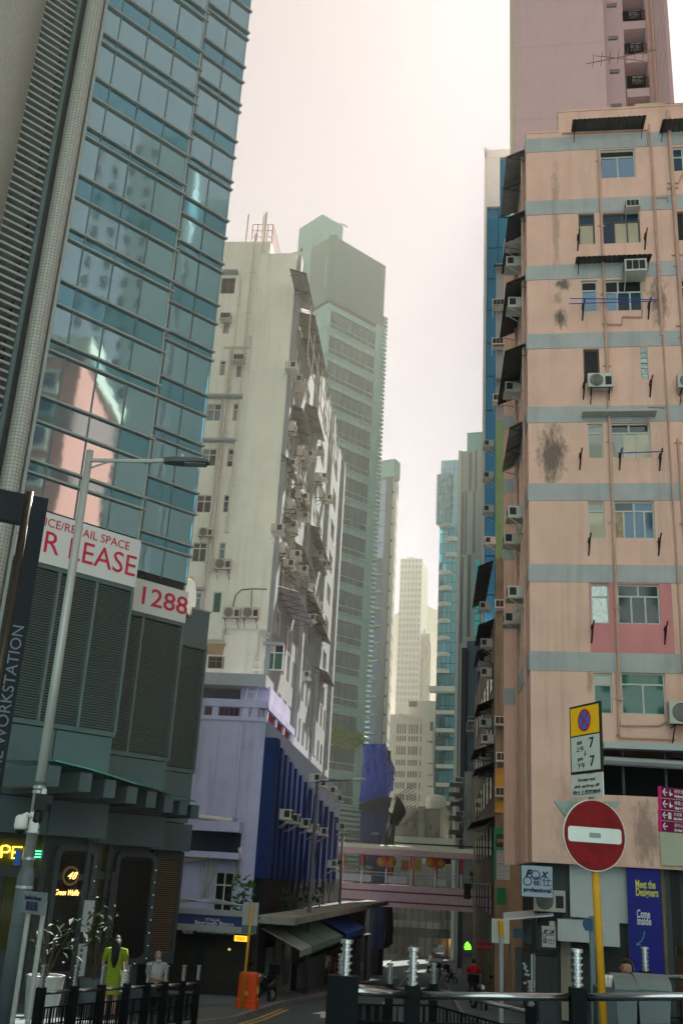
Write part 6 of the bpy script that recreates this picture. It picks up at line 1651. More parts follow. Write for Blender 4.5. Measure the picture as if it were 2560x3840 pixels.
u0, u1, z0, z1 = RS.rect(*h5(1415, 40), *h5(1800, 275), .6); RS.piece('cream_canopy', mat('cream_panel', (.46, .48, .36), rough=.6, var=.08), shr, u0, u1, z0, z1, -.3, .6)
# first-floor dark canopy: beam and recess on the peach block
u0, u1, z0, z1 = shop; mb = MB(); RF.box(mb, u0, u1, z0, z1, -2.4, -2.3); mb.build('recess_back', m_void, apt)
zbm = RF.px(2400, 2862)[1]; MB().tube([RF.w(u0, zbm, .3), RF.w(u1, zbm-.1, .3)], .14, 8).build('awning_roller', m_galv, apt)
RF.piece('awning_hood', m_wpan, apt, u0, u1, z1-.1, z1+.1, 0, .5)
for k in range(5): RF.piece('recess_mullion', m_steel, apt, u0+.6+k*1.3, u0+.68+k*1.3, z0, z1, -.4, -.3)
# blue banner
u0, u1, z0, z1 = RS.rect(*h5(1195, 265), *h5(1425, 1050), .3)
bb = thing('blue_banner', 'deep blue vertical banner inviting passers-by to meet the designers', 'banner', tuple(RS.w(u0, z0, .3)))
RS.piece('banner_sheet', mat('ultramarine_vinyl', (.012, .016, .22), rough=.45, var=.05, bump=.03), bb, u0, u1, z0, z1, .24, .3)
m_yel = mat('yellow_print', (.75, .72, .08), rough=.5, bump=0); m_wht = mat('white_print2', (.75, .77, .77), rough=.5, bump=0)
R3 = Face(RS.w(0, 0, .3), -80.5)
for s, x0, x1, y, m in (('Meet the', 1243, 1378, 400, m_yel), ('Designers', 1246, 1398, 455, m_yel), ('Come', 1252, 1342, 602, m_wht), ('inside', 1255, 1350, 650, m_wht)):
    a, b = R3.px(*h5(x0, y)), R3.px(*h5(x1, y)); text(s, R3, bb, (a[0]+b[0])/2, (a[1]+b[1])/2, .4, m, width=b[0]-a[0], d=.012, bold=.008)
MB().tube([R3.w(*R3.px(*h5(*q)), .01) for q in ((1305, 720), (1298, 760), (1280, 790), (1250, 808))], .012, 4).tube([R3.w(*R3.px(*h5(*q)), .01) for q in ((1268, 795), (1248, 809), (1278, 812))], .014, 4).build('arrow_print', mat('green_print', (.1, .55, .2), rough=.5), bb)
# shopping street side: signs of the optician
m_lbx = mat('lightbox_face', (.36, .46, .52), rough=.4, var=.08, bump=0); m_nvl = mat('navy_letter', (.02, .025, .09), rough=.5, bump=0)
def i3(x, y): return 1800+.33482*x, 3040+.33482*y
FXF = Face(at(*i3(640, 800), 32.0), -83.0)
u0, u1, z0, z1 = FXF.rect(*i3(462, 625), *i3(808, 970))
fx = thing('optician_lightbox', 'square pale optician lightbox with a spectacles logo at the shop corner', 'sign', tuple(FXF.w(u0, z0)))
FXF.piece('box', m_steel, fx, u0-.02, u1+.02, z0-.02, z1+.02, -.25, -.01); FXF.piece('face', m_lbx, fx, u0, u1, z0, z1, -.01, .0)
def ring(face, cx, cz, r, t, d, m, root, nm='logo_ring'):
    MB().tube([face.w(cx+r*math.cos(2*PI*k/24), cz+r*math.sin(2*PI*k/24), d) for k in range(25)], t, 5).build(nm, m, root)
def fpos(x, y, f=FXF): return f.px(*i3(x, y))
for x, y in ((620, 722), (528, 792)): a = fpos(x, y); ring(FXF, *a, .115, .014, .012, m_nvl, fx)
MB().tube([FXF.w(*fpos(*q), .012) for q in ((555, 760), (570, 742), (592, 742))], .014, 4).build('logo_bridge', m_nvl, fx)
for s, x, y, wx in (('F', 530, 712, 80), ('X', 712, 725, 100)): a = fpos(x, y); text(s, FXF, fx, *a, .26, m_nvl, width=fpos(x+wx/2, y)[0]-fpos(x-wx/2, y)[0], d=.012, bold=.015, shear=.3)
a = fpos(690, 805); text('霍仕', FXF, fx, *a, .26, m_nvl, width=fpos(795, 805)[0]-fpos(588, 805)[0], d=.012)
a = fpos(640, 895); text('professional', FXF, fx, *a, .16, m_nvl, width=fpos(792, 905)[0]-fpos(483, 885)[0], d=.012, bold=.006)
def j5(x, y): return 1780+.37946*x, 3380+.37946*y
u0, u1, z0, z1 = FXF.rect(*j5(662, 250), *j5(798, 458))
f2 = thing('optician_plate', 'small cream optician plate with spectacles logo below the lightbox', 'sign', tuple(FXF.w(u0, z0)))
FXF.piece('plate', mat('cream_plate', (.42, .43, .36), rough=.5), f2, u0, u1, z0, z1, -.04, 0)
def jp(x, y): return FXF.px(*j5(x, y))
for x, y in ((722, 308), (686, 335)): ring(FXF, *jp(x, y), .055, .008, .01, m_nvl, f2)
text('F', FXF, f2, *jp(690, 305), .14, m_nvl, d=.01, bold=.01, shear=.3); text('X', FXF, f2, *jp(762, 310), .14, m_nvl, d=.01, bold=.01, shear=.3); text('professional', FXF, f2, *jp(748, 338), .05, m_nvl, d=.01); text('霍仕!', FXF, f2, *jp(728, 400), .16, m_nvl, d=.01)
u0, u1, z0, z1 = FXF.rect(*j5(735, 200), *j5(788, 250)); o = tag(FXF.piece('small_plate', mat('cream_plate', (.42, .43, .36)), None, u0, u1, z0, z1, -.03, .01), 'tiny square cream plate on top of the optician plate', 'sign')
# dark shop fronts of the optician and beyond, along the street side of the peach block
RLs = Face(RL.w(0, 0, -.9), 6.0)
ops = thing('optician_shop', 'dark optician shop front recessed under the peach block corner', 'shop', tuple(RLs.w(0, gz(36))))
sgn = -1 if RLs.e.y < 0 else 1
mb = MB(); RLs.box(mb, *sorted((sgn*2.2, sgn*16)), gz(40)-1.5, botz+.1, -2, -.1); mb.build('side_wall', m_bis, ops)
OPf = Face(RS.w(-.0, 0, -.2), -80.5)
for x0, y0, x1, y1, m, nm in ((605, 545, 755, 900, m_shut, 'shutter'), (590, 480, 800, 540, m_bis, 'fascia'), (398, 460, 462, 900, m_shut, 'shutter'), (555, 530, 575, 900, m_galv, 'post'), (588, 515, 596, 900, m_galv, 'post'), (465, 460, 550, 900, m_bis, 'wall'), (480, 185, 566, 420, m_sfr, 'display_panel'), (330, 430, 360, 900, mat('brown_post', (.12, .09, .05), rough=.7), 'post')):
    u0, u1, z0, z1 = OPf.rect(*j5(x0, y0), *j5(x1, y1)); OPf.piece(nm, m, ops, u0, u1, z0, z1, -.3, -.02+.01*(x0 % 7))
for x0, y0 in ((470, 610), (485, 635), (478, 655), (500, 680), (490, 715), (515, 720), (480, 800)):
    u0, u1, z0, z1 = OPf.rect(*j5(x0, y0), *j5(x0+28, y0+22)); OPf.piece('sticker', m_menu, ops, u0, u1, z0, z1, -.0, .06)
mb = MB(); a, b = OPf.px(*j5(280, 165)), OPf.px(*j5(760, 125)); mb.hexa([OPf.w(a[0], a[1]-.05, 1.0), OPf.w(b[0], b[1]-.05, 1.0), OPf.w(b[0], b[1]+.1, 0), OPf.w(a[0], a[1]+.1, 0), OPf.w(a[0], a[1]+.0, 1.0), OPf.w(b[0], b[1]+.0, 1.0), OPf.w(b[0], b[1]+.15, 0), OPf.w(a[0], a[1]+.15, 0)]); mb.build('shop_canopy', m_galv, ops)
u, z = OPf.px(*j5(730, 100)); put_ac('s', OPf, ops, u, z, .0, sc=1.1)
u0, u1, z0, z1 = OPf.rect(*j5(378, 275), *j5(478, 372), .5); tag(OPf.piece('tv_back', mat('blue_plate', (.03, .08, .11), rough=.4), None, u0, u1, z0, z1, .42, .5), 'dark blue tilted panel hung under the small shop canopy', 'panel')
# street signs beyond: green spa sign, list board, maroon plate
SGF = Face(at(1872, 3200, 50), -81)
def spx(x0, y0, x1, y1): return SGF.rect(*i3(x0, y0), *i3(x1, y1))
u0, u1, z0, z1 = spx(155, 190, 300, 780); gsn = thing('green_spa_sign', 'green framed spa sign post with a black SPA panel', 'sign', tuple(SGF.w(u0, z0)))
m_sgn = mat('green_sign', (.02, .22, .08), rough=.5, var=.1)
SGF.piece('post', m_sgn, gsn, u0, u0+.1, z0, z1, -.1, .05); a = spx(155, 195, 300, 265); SGF.piece('top_panel', m_sgn, gsn, a[0]+.1, a[1]+.5, a[2], a[3], -.1, .02); a = spx(155, 420, 300, 450); SGF.piece('mid_bar', m_sgn, gsn, a[0]+.1, a[1]+.5, a[2], a[3], -.1, .02)
a = spx(178, 268, 300, 415); SGF.piece('panel', m_bis, gsn, a[0], a[1]+.5, a[2], a[3], -.1, .0); m_gold = mat('gold_letter', (.42, .36, .12), rough=.5, bump=0)
text('SPA', SGF, gsn, *SGF.px(*i3(228, 342)), .3, m_gold, width=SGF.px(*i3(268, 342))[0]-SGF.px(*i3(188, 342))[0], d=.015, bold=.008); text('MASSAGE', SGF, gsn, *SGF.px(*i3(250, 295)), .16, mat('dim_gold_letter', (.12, .1, .05)), d=.012)
a = spx(183, 452, 330, 778); lst = thing('massage_list', 'white massage price list board in several scripts below the SPA panel', 'sign', tuple(SGF.w(a[0], a[2]))); SGF.piece('board', mat('white_sign', (.46, .48, .46), rough=.5), lst, a[0], a[1], a[2], a[3], -.1, .03)
for s, x, y, hgt in (('足底按摩', 258, 470, 18), ('Foot massage', 255, 497, 16), ('足のマッサージ', 255, 525, 18), ('발 마사지', 245, 555, 18), ('香薰按摩', 258, 598, 18), ('Aromatherapy', 258, 625, 16), ('Tuina', 225, 646, 16), ('アロマセラピ', 255, 675, 18), ('ッサージ', 232, 700, 18), ('아로마테', 240, 728, 18), ('마사지', 230, 762, 18)):
    text(s, SGF, lst, SGF.px(*i3(192, y))[0], SGF.px(*i3(192, y))[1], .085*hgt/18, m_nvl, d=.04, align='LEFT', ext=.001)
a = spx(185, 870, 290, 1060); tag(SGF.piece('green_signboard', m_sgn, None, a[0], a[1], a[2], a[3], -.2, 0), 'plain green panel below the massage list board', 'panel')
a = SGF.rect(*j5(18, 405), *j5(165, 492)); rz_ = thing('maroon_plate', 'maroon restaurant name plate lettered ROCK ZENE hanging over the pavement', 'sign', tuple(SGF.w(a[0], a[2]))); SGF.piece('plate', mat('maroon', (.25, .012, .03), rough=.5, var=.1), rz_, a[0], a[1], a[2], a[3], -.1, 0)
text('ROCK', SGF, rz_, *SGF.px(*j5(62, 455)), .16, mat('pink_letter', (.5, .16, .16)), d=.012); text('ZENE', SGF, rz_, *SGF.px(*j5(132, 460)), .16, mat('pink_letter', (.5, .16, .16)), d=.012)
# white-backed sign on a yellow-topped grey post
wbk = Face(at(*j5(250, 300), 27.0), -86); a = wbk.rect(*j5(165, 178), *j5(340, 418)); ws = thing('white_backed_sign', 'blank cream back of a road sign on a yellow-topped post, right of the street', 'road sign', tuple(wbk.w((a[0]+a[1])/2, gz(27)+.13)))
wbk.piece('plate', mat('cream_plate', (.42, .43, .36)), ws, a[0], a[1], a[2], a[3], -.02, .01); u, z = wbk.px(*j5(248, 190)); _, z2 = wbk.px(*j5(250, 345)); MB().tube([wbk.w(u, z, .08), wbk.w(u+.02, z2, .08)], .06, 10).build('yellow_sleeve', mat('yellow_paint', (.55, .26, .01), rough=.5, var=.15), ws); MB().tube([wbk.w(u+.02, z2, .08), wbk.w(u+.03, gz(27), .08)], .05, 8).build('post', mat('grey_pipe', (.3, .32, .33)), ws)
# green neon script further down
NGF = Face(at(1752, 3550, 62), -84); neon('green_neon', NGF, [[(1240-0, 0)] and [(1742, 3545), (1752, 3535), (1760, 3545), (1748, 3550)], [(1740, 3552), (1764, 3552), (1764, 3560), (1742, 3560)], [(1746, 3541), (1762, 3548)]], mat('bright_green_neon', (.1, .9, .05), emit=(.1, 1, .02), estr=2.0, bump=0), 'small bright green neon characters down the right pavement', r=.03)
a = NGF.rect(1730, 3548, 1770, 3575); tag(NGF.piece('purple_sign', mat('purple_plate', (.1, .03, .18), rough=.5), None, a[0], a[1], a[2]-.2, a[2]+.2, -.15, -.05), 'purple sign strip below the green neon characters', 'sign')
# ================================================================== lamp posts
m_lamp = mat('lamp_post_paint', (.36, .38, .35), rough=.45, metal=.3, var=.1, streak=.15)
m_lampd = mat('dark_lamp_post', (.09, .1, .1), rough=.5, metal=.3, var=.15)
P = at(338, 1690, 17.0); zf = gz(P.y)+.13
lp = thing('lamp_post', 'tall grey street lamp post with a long arm in front of the lease banner', 'street lamp', (P.x, P.y, zf))
MB().tube([(P.x, P.y, zf), (P.x, P.y, zf+2.2), (P.x, P.y, zf+2.35)], [.125, .125, .085], 14).build('base_section', mat('dark_base_paint', (.10, .125, .13), rough=.5, var=.2), lp, smooth=True)
MB().tube([(P.x, P.y, zf+2.35), (P.x, P.y, P.z)], [.085, .062], 14).build('post', m_lamp, lp, smooth=True)
q = at(640, 1728, 16.6); h2_ = at(785, 1733, 16.4); ad = (h2_-q).normalized()
MB().tube([(P.x, P.y, P.z-.18), P+(q-P)*.5+Vector((0, 0, -.1)), q], .04, 8).build('arm', m_lamp, lp)
MB().tube([(P.x, P.y, P.z-.35), P+(q-P)*.25+Vector((0, 0, -.16))], .018, 5).build('arm_stay', m_lamp, lp)
s_ = ad.cross(Vector((0, 0, 1))).normalized(); up_ = Vector((0, 0, 1)); mb = MB(); prof = [(-.12, .05, .05), (0, .10, .05), (.18, .13, .05), (.45, .14, .045), (.62, .12, .035), (.68, .07, .02)]
for (a, wa, ha), (b, wb, hb2) in zip(prof, prof[1:]):
    A, B = q+ad*a, q+ad*b; mb.hexa([A-s_*wa-up_*ha, A+s_*wa-up_*ha, B+s_*wb-up_*hb2, B-s_*wb-up_*hb2, A-s_*wa*.7+up_*ha, A+s_*wa*.7+up_*ha, B+s_*wb*.7+up_*hb2, B-s_*wb*.7+up_*hb2])
mb.build('lamp_head', m_lampd, lp); c = q+ad*.45-up_*.05; MB().box((c.x-.18, c.y-.09, c.z-.012), (c.x+.18, c.y+.09, c.z+.0)).build('lens', mat('lamp_lens', (.2, .24, .22), rough=.2, coat=.5), lp)
MB().lathe([(.03, 0), (.03, .09), (.02, .1)], 8, q+ad*.2+up_*.04).build('photocell', m_lamp, lp)
for y in (2935, 2950, 2968, 3055, 3075, 3100, 3120, 3220, 3328, 3475):
    z = EYE + ray(100, y).z*17; MB().tube([(P.x, P.y, z-.02), (P.x, P.y, z+.02)], .1 if z > zf+2.35 else .13, 14).build('band', m_lampd if y % 2 else m_galv, lp)
# cameras on the post
def cam_pt(x, y, D=16.9): return at(x, y, D)
c = cam_pt(95, 3090, 16.8); o = thing('white_camera', 'white dome camera on a plate strapped to the tall lamp post', 'camera', tuple(c)); m_cw = mat('white_plastic', (.6, .61, .57), rough=.4, var=.05, bump=0)
MB().box((c.x+.06, c.y-.02, c.z-.12), (c.x+.2, c.y+.04, c.z+.18)).build('plate', m_cw, o); MB().lathe([(.0, .13), (.06, .12), (.095, .08), (.1, -.05), (.085, -.09)], 16, c+Vector((-.03, -.12, 0))).build('housing', m_cw, o, smooth=True); MB().ball(c+Vector((-.03, -.12, -.1)), .07).build('dome', m_black, o, smooth=True); MB().tube([c+Vector((.1, 0, .1)), c+Vector((.02, -.08, .14)), c+Vector((-.03, -.12, .1))], .03, 6).build('arm', m_cw, o)
c = cam_pt(160, 3010, 16.8); o = thing('black_camera', 'black boxed camera unit on the tall lamp post, above the white dome camera', 'camera', tuple(c)); MB().box((c.x-.1, c.y-.1, c.z-.12), (c.x+.1, c.y+.08, c.z+.12)).build('housing', m_black, o); MB().lathe([(.02, .0), (.075, -.02), (.08, -.16), (.05, -.2)], 12, c+Vector((-.04, -.02, -.12))).build('dome', m_black, o); MB().tube([c+Vector((0, 0, .12)), c+Vector((0, 0, .2))], .04, 8).build('cap', m_cw, o); MB().box((c.x+.1, c.y-.12, c.z-.03), (c.x+.18, c.y-.04, c.z+.1)).build('antenna', m_black, o)
c = cam_pt(70, 3218, 16.8); tag(MB().box((c.x-.045, c.y-.06, c.z-.11), (c.x+.045, c.y, c.z+.11)).build('blue_tag', mat('blue_tag', (.02, .08, .3), rough=.4), None, loc=c), 'small blue tag strapped to the tall lamp post', 'tag')
# street name plate on its own little posts
NP = Face(at(128, 3390, 15.5), -40); a = NP.rect(88, 3345, 170, 3430); nm_ = thing('street_name_plate', 'slanted white street name plate on grey posts by the lamp post', 'street sign', tuple(NP.w(a[0], gz(15)+.1)))
NP.piece('plate', mat('name_plate_white', (.14, .18, .19), rough=.5), nm_, a[0], a[1], a[2], a[3], -.02, .02); text('Lyndhurst Terrace', NP, nm_, (a[0]+a[1])/2, a[2]+(a[3]-a[2])*.72, .1, m_nvl, width=(a[1]-a[0])*.75, d=.03); text('擺花街', NP, nm_, (a[0]+a[1])/2, a[2]+(a[3]-a[2])*.32, .12, m_nvl, width=(a[1]-a[0])*.55, d=.03)
for u in (a[0]+.1, a[1]-.12): MB().tube([NP.w(u, gz(15), -.05), NP.w(u, a[3]-.1, -.05)], .035, 8).build('post', m_lamp, nm_)
# two more lamp posts down the street
for (fx_, fy_, D, x2, y2, lx, ly, lb) in ((1140, 3740, 47.0, 1189, 2932, 1330, 2925, 'dark lamp post by the kerb in front of the navy-finned wall'), (1262, 3690, 72.0, 1287, 3128, 1395, 3128, 'thin far lamp post standing in front of the footbridge')):
    T = at(x2, y2, D); z0 = gz(T.y)+.13; o = thing('far_lamp_post', lb, 'street lamp', (T.x, T.y, z0), 'lamp posts along the left kerb'); L2 = at(lx, ly, D)
    MB().tube([(T.x, T.y, z0), (T.x, T.y, z0+2), (T.x, T.y, z0+2.1), (T.x, T.y, T.z)], [.13, .13, .1, .07], 10).build('post', m_lampd, o, smooth=True); MB().tube([T, L2], .035, 6).build('arm', m_lampd, o); d_ = (L2-T).normalized(); MB().tube([L2-d_*.1, L2+d_*.3, L2+d_*.5], [.06, .1, .04], 8).build('lamp_head', m_lamp, o)

# ================================================================== dark portal sign THE WORKSTATION
WP = Face(at(110, 2250, 19.0), 62.0)
wk = thing('portal_sign', 'dark steel portal sign lettered THE WORKSTATION at the frame edge', 'sign', tuple(WP.w(0, gz(19))))
m_wk = mat('graphite_steel', (.018, .022, .026), rough=.35, metal=.4, var=.15, bump=0); m_wl = mat('steel_letter', (.16, .19, .22), rough=.4, metal=.3, bump=0)
wu0, wz1 = WP.px(183, 1870); wu_l = WP.px(112, 1860)[0]
WP.piece('slab', m_wk, wk, wu_l, wu0, gz(19)+.1, wz1, -.28, 0.0); MB().tube([WP.w(wu_l, gz(19)+.1, -.05), WP.w(wu_l, wz1+.06, -.05)], .085, 12).build('edge_tube', mat('bronze_tube', (.05, .045, .035), rough=.3, metal=.6, bump=0), wk, smooth=True)
zbar = WP.px(90, 1960)[1]; WP.piece('top_beam', m_wk, wk, wu_l-3.5, wu_l, zbar, wz1, -.25, -.02)
um = (wu_l+wu0)/2; zt_, zb_ = WP.px(95, 2340)[1], WP.px(10, 2900)[1]
text('THE WORKSTATION', WP, wk, um+.02, (zt_+zb_)/2-.1, .3, m_wl, width=(zt_-zb_)*1.04, d=.012, ang=PI/2, height=.2)

# ================================================================== pedestrian railings with ringed bollards
m_ss = mat('stainless', (.34, .36, .36), rough=.24, metal=.95, var=.1, bump=.02); m_rblk = mat('railing_black', (.006, .008, .009), rough=.6, var=.2, bump=0, spec=.05)
def bollard_meshes():
    post = MB().box((-.055, -.055, 0), (.055, .055, 1.0)).mesh('post', m_rblk); cap = MB(); z = 0
    prof = [(.03, 0)]
    for k in range(5): prof += [(.03, .012+k*.045), (.044, .014+k*.045), (.044, .028+k*.045), (.03, .03+k*.045)]
    prof += [(.03, .235), (.046, .238), (.046, .262), (.038, .265)]
    return post, MB().lathe(prof, 14).mesh('ringed_cap', m_ss)
BP, BC_ = bollard_meshes()
def railing(name, pts, label, gap=.115, hb=.86, scale=1.0, posts=None, rail_r=.027):
    """pts: (x, y, rail z) corners; posts at each given point"""
    o = thing(name, label, 'railing', (pts[0][0], pts[0][1], gz(pts[0][1]))); V = [Vector(p) for p in pts]
    for i, p in enumerate(posts or V):
        p = Vector(p); h = p.z - gz(p.y) - .02; b = inst('post', BP, o, (p.x, p.y, gz(p.y)), 0, (scale, scale, h+.09)); inst('ringed_cap', BC_, o, (p.x, p.y, p.z+.07), 0, (scale, scale, scale))
    for p, q in zip(V, V[1:]):
        d = q-p; L_ = d.length; m1 = p+d*(.06/L_); m2 = q-d*(.06/L_)
        MB().tube([m1, m2], rail_r, 12).build('top_rail', m_ss, o, smooth=True)
        zb0 = Vector((0, 0, -.2)); zb1 = Vector((0, 0, -.42)); zb2 = Vector((0, 0, -hb))
        for zz in (zb0, zb2): MB().tube([p+zz, q+zz], .014, 6).build('bar', m_rblk, o)
        MB().tube([p+zb1, q+zb1], .012, 6).build('bar', m_rblk, o)
        n = max(2, int(L_/gap))
        for k in range(1, n): c = p+d*(k/n); inst('baluster', BAL, o, c+Vector((0, 0, -hb)), 0, (1 if k % 4 else 2.2, 1, hb-.2))
    return o
BAL = MB().box((-.009, -.009, 0), (.009, .009, 1)).mesh('baluster', m_rblk)
A_, B_ = at(158, 3725, 16.5), at(742, 3690, 25.0)
def on_line(x):
    d = ray(x, 3700); n = Vector((B_.y-A_.y, A_.x-B_.x, 0)); t = n.dot(A_)/n.dot(Vector((d.x, d.y, 0))); s = (Vector((d.x, d.y, 0))*t - A_).dot(B_-A_)/((B_-A_).dot(B_-A_)); p = A_+(B_-A_)*s; return p
pl_ = [on_line(x) for x in (158, 281, 384, 478, 555, 622, 687, 742)]
railing('left_railing', [tuple(p) for p in pl_], 'black pedestrian railing with steel rail and ringed bollards on the left pavement', hb=.7, scale=1.15, rail_r=.03)
def R_(x, y, D): return tuple(at(x, y, D))
pr_ = [R_(1292, 3716, 8.2), R_(1545, 3735, 8.7), R_(2165, 3742, 8.8), R_(2900, 3735, 9.0)]
railing('front_railing', pr_, 'long black pedestrian railing with thick steel top rail across the foreground', hb=.86, scale=1.05, rail_r=.03)
railing('back_railing', [R_(1276, 3694, 13), R_(1459, 3712, 15.5), R_(1624, 3712, 15.5), R_(1990, 3800, 13)], 'second black railing behind the foreground one, at the road mouth', hb=.8, rail_r=.026)
railing('corner_railing', [R_(2420, 3668, 13.5), R_(2760, 3668, 13.5)], 'short steel-topped railing beside the refuse bins', hb=.8, rail_r=.03)
cp_ = at(1292, 3716, 8.2); tag(MB().box((cp_.x-.13, cp_.y-.06, gz(cp_.y)), (cp_.x+.1, cp_.y+.1, cp_.z+.1)).build('railing_gatepost', m_rblk, None), 'broad black gatepost at the left end of the foreground railing', 'post')

# ================================================================== no-entry sign post
m_yp = mat('yellow_post', (.52, .27, .02), rough=.5, var=.15, streak=.25); m_sred = mat('sign_red', (.16, .006, .008), rough=.55, var=.35, scale=8); m_swh = mat('sign_white', (.52, .56, .5), rough=.5, var=.08); m_syl = mat('sign_yellow', (.85, .48, .01), rough=.45, var=.05, bump=0); m_sbk = mat('sign_black', (.015, .02, .02), rough=.5, bump=0); m_sbl = mat('sign_blue', (.03, .15, .55), rough=.45, bump=0); m_sr2 = mat('sign_bright_red', (.5, .015, .03), rough=.45, bump=0); m_sgb = mat('sign_back', (.2, .26, .22), rough=.6, var=.2)
DS = 10.5; T0 = at(2200, 2680, DS+.1); Bt = at(2232, 3280, DS+.1); F_ = at(2262, 3740, DS+.1)
dirp = (T0-Bt).normalized(); Fg = Bt - dirp*((Bt.z-gz(DS))/dirp.z)
ne = thing('no_entry_sign', 'weathered red no-entry disc on a leaning yellow post', 'road sign', tuple(Fg))
MB().tube([Fg, Bt, Bt+dirp*.35], .038, 14).build('post', m_yp, ne, smooth=True); MB().tube([Bt+dirp*.35, T0+dirp*.0], .03, 10).build('upper_post', m_sgb, ne)
NE = Face(at(2229, 3133, DS), 75.5); cu, cz = NE.px(2229, 3133); rr_ = (NE.px(2229, 2998)[1]-NE.px(2229, 3268)[1])/2
disc(NE, cu, cz, rr_, -.02, .0, 40).build('disc_edge', m_swh, ne); disc(NE, cu, cz, rr_*.975, -.01, .003, 40).build('disc', m_sred, ne)
bw, bh = rr_*.86, rr_*.21; mb = MB(); pts = []
for cx, czz, a0 in ((cu+bw-.03, cz+bh-.03, 0), (cu-bw+.03, cz+bh-.03, PI/2), (cu-bw+.03, cz-bh+.03, PI), (cu+bw-.03, cz-bh+.03, 3*PI/2)):
    for k in range(5): a = a0+PI/2*k/4; pts.append((cx+.03*math.cos(a), czz+.03*math.sin(a)))
mb.v += [NE.w(p-.01*0, q+(p-cu)*.0, .006) for p, q in pts]; mb.f.append(tuple(range(len(pts)))); mb.build('bar', m_swh, ne); NE.piece('sticker', mat('grey_sticker', (.2, .24, .22), rough=.6), ne, cu-.06, cu+.06, cz-.025, cz+.02, .006, .009)
TB = Face(at(2229, 3133, DS+.12), 75.5); mb = MB(); tri = [TB.px(2077, 3005), TB.px(2325, 3008), TB.px(2205, 3190)]
mb.v += [TB.w(*p, 0) for p in tri]+[TB.w(*p, -.015) for p in tri]; mb.f += [(0, 2, 1), (3, 4, 5), (0, 1, 4, 3), (1, 2, 5, 4), (2, 0, 3, 5)]
tb_ = tag(mb.build('give_way_back', m_sgb, None), 'grey back of a triangular sign behind the no-entry disc', 'road sign')
PLT = Face(at(2196, 2800, DS), -20.0)
if PLT.n.dot(at(2196, 2800, DS)) > 0: PLT = Face(at(2196, 2800, DS), -20.0, True)
pls = thing('no_stopping_plates', 'yellow and white no-stopping time plates on top of the no-entry post', 'road sign', tuple(PLT.w(0, 0)))
def prect(x0, y0, x1, y1): return PLT.rect(x0, y0, x1, y1)
a = prect(2139, 2645, 2250, 2897); PLT.piece('backing_plate', m_sbk, pls, a[0]-.012, a[1]+.012, a[2]-.01, a[3]+.012, -.02, 0)
zmid = PLT.px(2195, 2757)[1]; PLT.piece('yellow_plate', m_syl, pls, a[0]+.012, a[1]-.012, zmid+.008, a[3]-.01, 0, .004); PLT.piece('white_plate', m_swh, pls, a[0]+.012, a[1]-.012, a[2]+.015, zmid-.006, 0, .004)
cu2, cz2 = (a[0]+a[1])/2, (zmid+a[3])/2; r2 = (a[3]-zmid)*.38
disc(PLT, cu2, cz2, r2, .004, .007).build('symbol_ring', m_sr2, pls); disc(PLT, cu2, cz2, r2*.8, .005, .009).build('symbol_field', m_sbl, pls)
for s in (-1, 1):
    mb = MB(); w2 = r2*.09; e0 = Vector((math.cos(PI/4), s*math.sin(PI/4))); nn_ = Vector((-e0.y, e0.x)); mb.v += [PLT.w(cu2+e0.x*k*r2*.85+nn_.x*j*w2, cz2+e0.y*k*r2*.85+nn_.y*j*w2, .0115+.0006*s) for k, j in ((-1, -1), (1, -1), (1, 1), (-1, 1))]; mb.f.append((0, 1, 2, 3)); mb.build('symbol_bar', m_sr2, pls)
WW, HH = a[1]-a[0], zmid-a[2]
for s, fx, fz, wf, hf in (('am', .32, .82, .17, .09), ('上午', .33, .63, .27, .15), ('7', .72, .76, .16, .28), ('pm', .34, .37, .17, .11), ('下午', .36, .17, .27, .15), ('7', .73, .27, .16, .28)):
    text(s, PLT, pls, a[0]+WW*fx, a[2]+HH*fz, .1, m_sbk, width=WW*wf, height=HH*hf, d=.006, ext=.001, bold=.0015)
mb = MB(); ax, az_ = a[0]+WW*.5, a[2]+HH*.5; mb.v += [PLT.w(ax+p*.5, az_+q, .006) for p, q in ((-.012, .03), (.012, .03), (.012, 0), (.035, 0), (0, -.03), (-.035, 0), (-.012, 0))]; mb.f.append(tuple(range(7))); mb.build('arrow', m_sbk, pls)
b_ = prect(2142, 2904, 2260, 2990); tx = thing('taxi_plate', 'white plate excepting taxis below the no-stopping times', 'road sign', tuple(PLT.w(b_[0], b_[2])))
PLT.piece('plate', m_swh, tx, b_[0], b_[1], b_[2], b_[3], -.01, .0)
W2, H2 = b_[1]-b_[0], b_[3]-b_[2]
for s, fz, wf, hf in (('Except taxi', .77, .54, .17), ('pick up/drop off', .49, .78, .17), ('的士上落客除外', .2, .88, .2)): text(s, PLT, tx, b_[0]+W2*.5, b_[2]+H2*fz, .08, m_sbk, width=W2*wf, height=H2*hf, d=.003, ext=.001, bold=.001)
